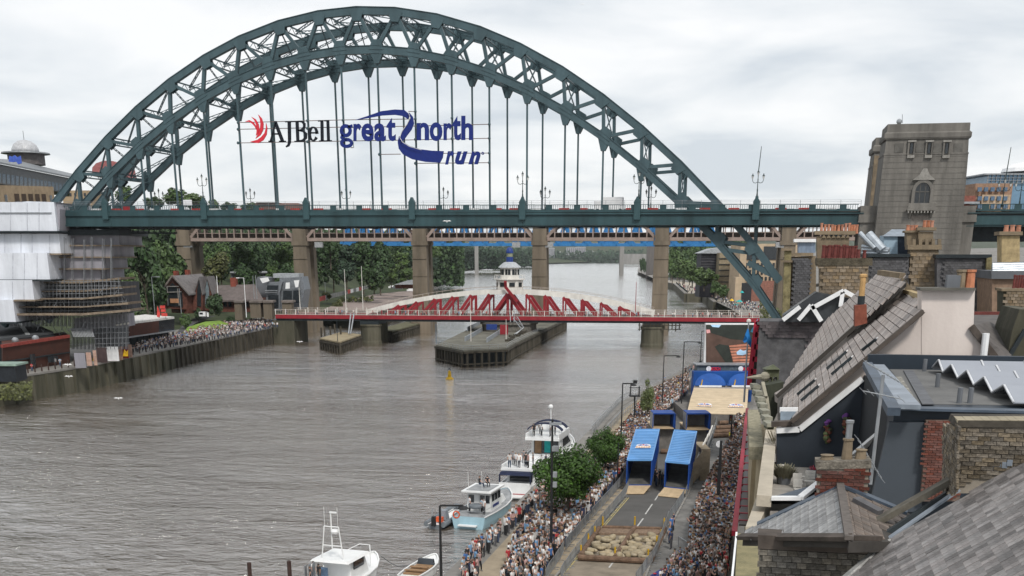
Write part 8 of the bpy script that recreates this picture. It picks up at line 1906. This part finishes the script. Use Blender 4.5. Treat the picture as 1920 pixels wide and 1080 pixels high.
for k in range(7): tb(t,'name_letter',NAVY,1.36,1.38,4.0 + k * .3,4.18 + k * .3,1.55,1.85)
place(t,47.0,-120.4,-.10);aboard(t,[(-.3,4.5,3.5),(.3,5.3,3.5)],'on pale blue boat roof','people on the pale blue boat','sit');aboard(t,[(.6,2.6,1.2),(1.1,1.9,1.2),(-.7,2.4,1.2)],'in pale blue boat','people on the pale blue boat')
# rigid inflatable
t = thing('inflatable_boat','dark grey rigid inflatable with outboard moored outside the pale blue boat','boat')
hull(t,6.4,1.6,.5,RIBG,.5)
for s_ in (-1,1):
 pts = [(s_ * .95,0,.5),(s_ * 1.0,2.5,.55),(s_ * .95,4.4,.65),(s_ * .6,5.9,.95),(0,6.6,1.15)];bb = B();bb.poly(pts,.28,9);bb.build('tube',RIBG,t)
tb(t,'console',mat('console_grey',(.25,.27,.3),.5),-.4,.4,2.2,3.2,.5,1.5,.05,0,.3);tb(t,'orange_box',mat('lifebuoy_orange',(.62,.10,.03),.5),-.35,.35,1.2,1.7,.5,1.0);tb(t,'outboard',IRON,-.2,.2,-.4,0,.4,1.4,.03)
for s_ in (-.5,.5): bb = B();bb.beam((s_,.5,.6),(s_,.7,2.1),.07,.07);bb.build('a_frame',TUBE,t)
place(t,43.6,-121.2,-.12)
# flybridge cruisers
def cruiser(lb,L,W,canopy,px,py,hd,arch=False):
 t = thing('motor_cruiser',lb,'boat');k = L / 14
 hull(t,L,W,1.5 * k,GEL,.8);h = W / 2
 tb(t,'swim_platform',GEL,-h * .8,h * .8,-1.0 * k,0,.35,.5);tb(t,'transom',GEL,-h * .82,h * .82,-.05,.2,.4,1.9 * k);tb(t,'red_stripe',RED,-h * .8,h * .8,-.09,-.05,.6 * k,.68 * k)
 tb(t,'superstructure',GEL,-h * .78,h * .78,3.2 * k,9.2 * k,1.4 * k,3.1 * k,.15,0,1.6 * k);tb(t,'foredeck_coachroof',GEL,-h * .6,h * .6,8.4 * k,11.8 * k,1.6 * k,2.3 * k,.3,0,1.2)
 tb(t,'saloon_doors',BGL,-h * .62,h * .62,3.14 * k,3.2 * k,1.5 * k,2.95 * k)
 for s_ in (-1,1): bb = B();X = s_ * (h * .78 - .05);bb.prism([(X,4 * k,2.1 * k),(X,8.2 * k,2.1 * k),(X - s_ * .08,6.9 * k,2.85 * k),(X - s_ * .08,4.4 * k,2.85 * k)],(s_ * .06,0,0));bb.build('side_window',BGL,t)
 tb(t,'flybridge',GEL,-h * .86,h * .86,1.2 * k,7.0 * k,3.1 * k,3.35 * k);tb(t,'flybridge_screen',GEL,-h * .75,h * .75,6.2 * k,7.1 * k,3.35 * k,3.95 * k,.2,.2,.1)
 for s_ in (-1,1): tb(t,'flybridge_coaming',GEL,min(s_ * h * .78,s_ * h * .86),max(s_ * h * .78,s_ * h * .86),1.3 * k,6.6 * k,3.35 * k,3.75 * k)
 railing(t,[(-h * .84,6,3.4 * k),(-h * .84,1.3 * k,3.4 * k),(0,1.25 * k,3.4 * k),(h * .84,1.3 * k,3.4 * k),(h * .84,6,3.4 * k)],.9)
 if canopy: tb(t,'cockpit_canopy',NVC,-h * .84,h * .84,.1,3.3 * k,2.75 * k,3.08 * k,.12,.25,0);[tb(t,'canopy_side',NVC,min(s_ * h * .84,s_ * h * .80),max(s_ * h * .84,s_ * h * .80),.1,.5,1.8 * k,2.8 * k) for s_ in (-1,1)]
 else: tb(t,'door_panel',mat('turquoise',(.02,.38,.38),.6),-.2,.6,3.1 * k,3.16 * k,1.6 * k,2.9 * k);tb(t,'steps_panel',TEAK,-1.5,-.6,3.0 * k,3.16 * k,1.5 * k,2.9 * k)
 if arch:
  for y in (2.2,4.6): bb = B();stroke(bb,[Vector((h * .95 * math.cos(math.radians(a)),y * k,3.6 * k + 1.4 * math.sin(math.radians(a)))) for a in range(20,161,14)],.14,Vector((0,.9,0)));bb.build('folded_bimini',NVC,t)
  bb = B();bb.tube((0,5.6 * k,3.4 * k),(0,5.4 * k,6.2 * k),.08,6);bb.sph((0,5.4 * k,6.0 * k),.32,8,5);bb.build('radar_mast',GEL,t)
 for s_ in (-1,1): railing(t,[(s_ * h * .9,6.5 * k,1.55 * k),(s_ * h * .85,9 * k,1.75 * k),(s_ * h * .55,12 * k,2.2 * k),(0,13.8 * k,2.4 * k)],.6)
 place(t,px,py,hd);return t,k
t,k = cruiser('white flybridge cruiser with navy cockpit canopy and people on top',14,4.5,True,48.6,-104.6,-.05)
aboard(t,[(-1.1,2,3.3 * k),(-.6,3,3.3 * k),(0,2.2,3.3 * k),(.6,3.1,3.3 * k),(1.1,2.2,3.3 * k),(-1.2,4,3.3 * k),(.3,4.3,3.3 * k),(1.2,4.2,3.3 * k),(-.2,5.2,3.3 * k)],'above the navy canopy','people on the navy-canopied cruiser');aboard(t,[(1.2,8.5,2.2),(.6,9.4,2.2),(1.4,10,2.0)],'on navy-canopied cruiser foredeck','people on the navy-canopied cruiser','sit')
t,k = cruiser('largest white cruiser with folded dark bimini arches behind the navy-canopied one',18,5.3,False,48.4,-87.5,-.03,True)
aboard(t,[(-1.3,2.4,3.4 * k),(-.4,3,3.4 * k),(.8,2.8,3.4 * k),(1.2,4,3.4 * k),(-.9,4.6,3.4 * k)],'on largest cruiser','people on the largest cruiser')
# white boat with mast frame at the bottom
t = thing('fishing_boat','white boat with tall white mast frame at the bottom edge of the photo','boat')
hull(t,10.5,3.9,1.2,GEL,.6,deckm=GEL);tb(t,'wheelhouse',GEL,-1.35,1.35,3.2,6.6,1.1,2.9,.12,0,.7);tb(t,'wheelhouse_roof',GEL,-1.75,1.75,1.9,6.2,2.9,3.08,.15,.1,.3)
for s_ in (-1,1): tb(t,'side_window',BGL,min(s_ * 1.30,s_ * 1.36),max(s_ * 1.30,s_ * 1.36),3.7,5.6,2.0,2.7)
tb(t,'windscreen',BGL,-1.0,1.0,5.93,6.15,2.1,2.7)
for s_ in (-1,1): bb = B();bb.tube((s_ * 1.0,2.6,3.0),(s_ * .65,2.6,5.8),.05,6);bb.build('mast_leg',GEL,t);bb = B();bb.tube((s_ * .6,2.6,5.8),(s_ * .6,2.6,7.4),.015,4);bb.build('whip_aerial',GEL,t)
for z in (4.2,5.8): bb = B();w = 1.0 - (z - 3) * .125;bb.tube((-w,2.6,z),(w,2.6,z),.05,6);bb.build('crossbar',GEL,t)
bb = B();bb.tube((0,2.6,3.9),(0,2.6,7.0),.06,6);bb.build('mast',GEL,t);bb = B();bb.lathe((.3,2.6,5.3),[(.3,0),(.34,.15),(.25,.3)],10);bb.build('radar_dome',GEL,t);tb(t,'masthead_plate',GEL,-.1,.5,2.5,2.7,6.95,7.05)
bb = B();bb.poly([(-1.2,7.2,1.4),(-1.1,7.4,2.6),(-.5,8.6,2.9),(.5,8.6,2.9),(1.1,7.4,2.6),(1.2,7.2,1.4)],.04,5);bb.build('bow_pulpit',GEL,t);tb(t,'foredeck_hatch',GEL,-.4,.4,6.9,7.6,1.2,1.5);bb = B();bb.lathe((.1,7.9,1.35),[(.3,0),(.32,.12),(.15,.2)],8);bb.build('rope_coil',TEAK,t)
for k in range(3): tb(t,'aft_rack',TUBE,-1.5 + k * .1,-1.45 + k * .1,.4 + k * .5,.8 + k * .5,1.2,2.9)
tb(t,'cockpit_shade',mat('denim_cover',(.10,.16,.25),.8),-.9,-.3,1.6,2.2,1.2,2.4);place(t,41.5,-148.6,-.12);aboard(t,[(-1.2,.8,1.2),(-.7,1.4,1.2),(-1.5,1.9,1.2)],'in mast-framed boat','people on the mast-framed boat')
# small open boat
t = thing('open_boat','small white open motorboat with brown wooden cockpit beside the lamp post','boat');hull(t,6.5,2.2,.8,GEL,.4);tb(t,'cockpit',TEAK,-.8,.8,.8,4.0,.7,.82);tb(t,'windscreen',BGL,-.8,.8,4.0,4.4,.8,1.3,.1,.2,0)
for y in (1.2,2.4): tb(t,'thwart',TEAK,-.85,.85,y,y + .35,.9,1.0)
place(t,47.0,-142.0,-.10)
bb = B();a = Vector((43.4,-138.2,1.4));b = Vector((46.6,-138.8,.9));m_ = a.lerp(b,.5) - UZ * .5;bb.poly([a,a.lerp(m_,.6) - UZ * .1,m_,b],.03,4);tag(bb.build('mooring_rope',DARKST),'slack dark mooring rope between the two white boats at the bottom','rope')
# ================================================================ thin summer haze
hb = B();hb.box(-6500,3200,-420,8900,-3,230)
hz = hb.build('haze',None if False else mat('haze_air',(.5,.5,.5)))
hm_ = bpy.data.materials.new('haze_volume');hm_.use_nodes = True;hn = hm_.node_tree;hn.nodes.clear()
ho = hn.nodes.new('ShaderNodeOutputMaterial');hv = hn.nodes.new('ShaderNodeVolumePrincipled');hv.inputs['Color'].default_value = (.86,.92,.97,1);hv.inputs['Density'].default_value = .00003;hv.inputs['Anisotropy'].default_value = 0.0
hn.links.new(hv.outputs[0],ho.inputs['Volume']);hz.data.materials.clear();hz.data.materials.append(hm_);stuff(hz)
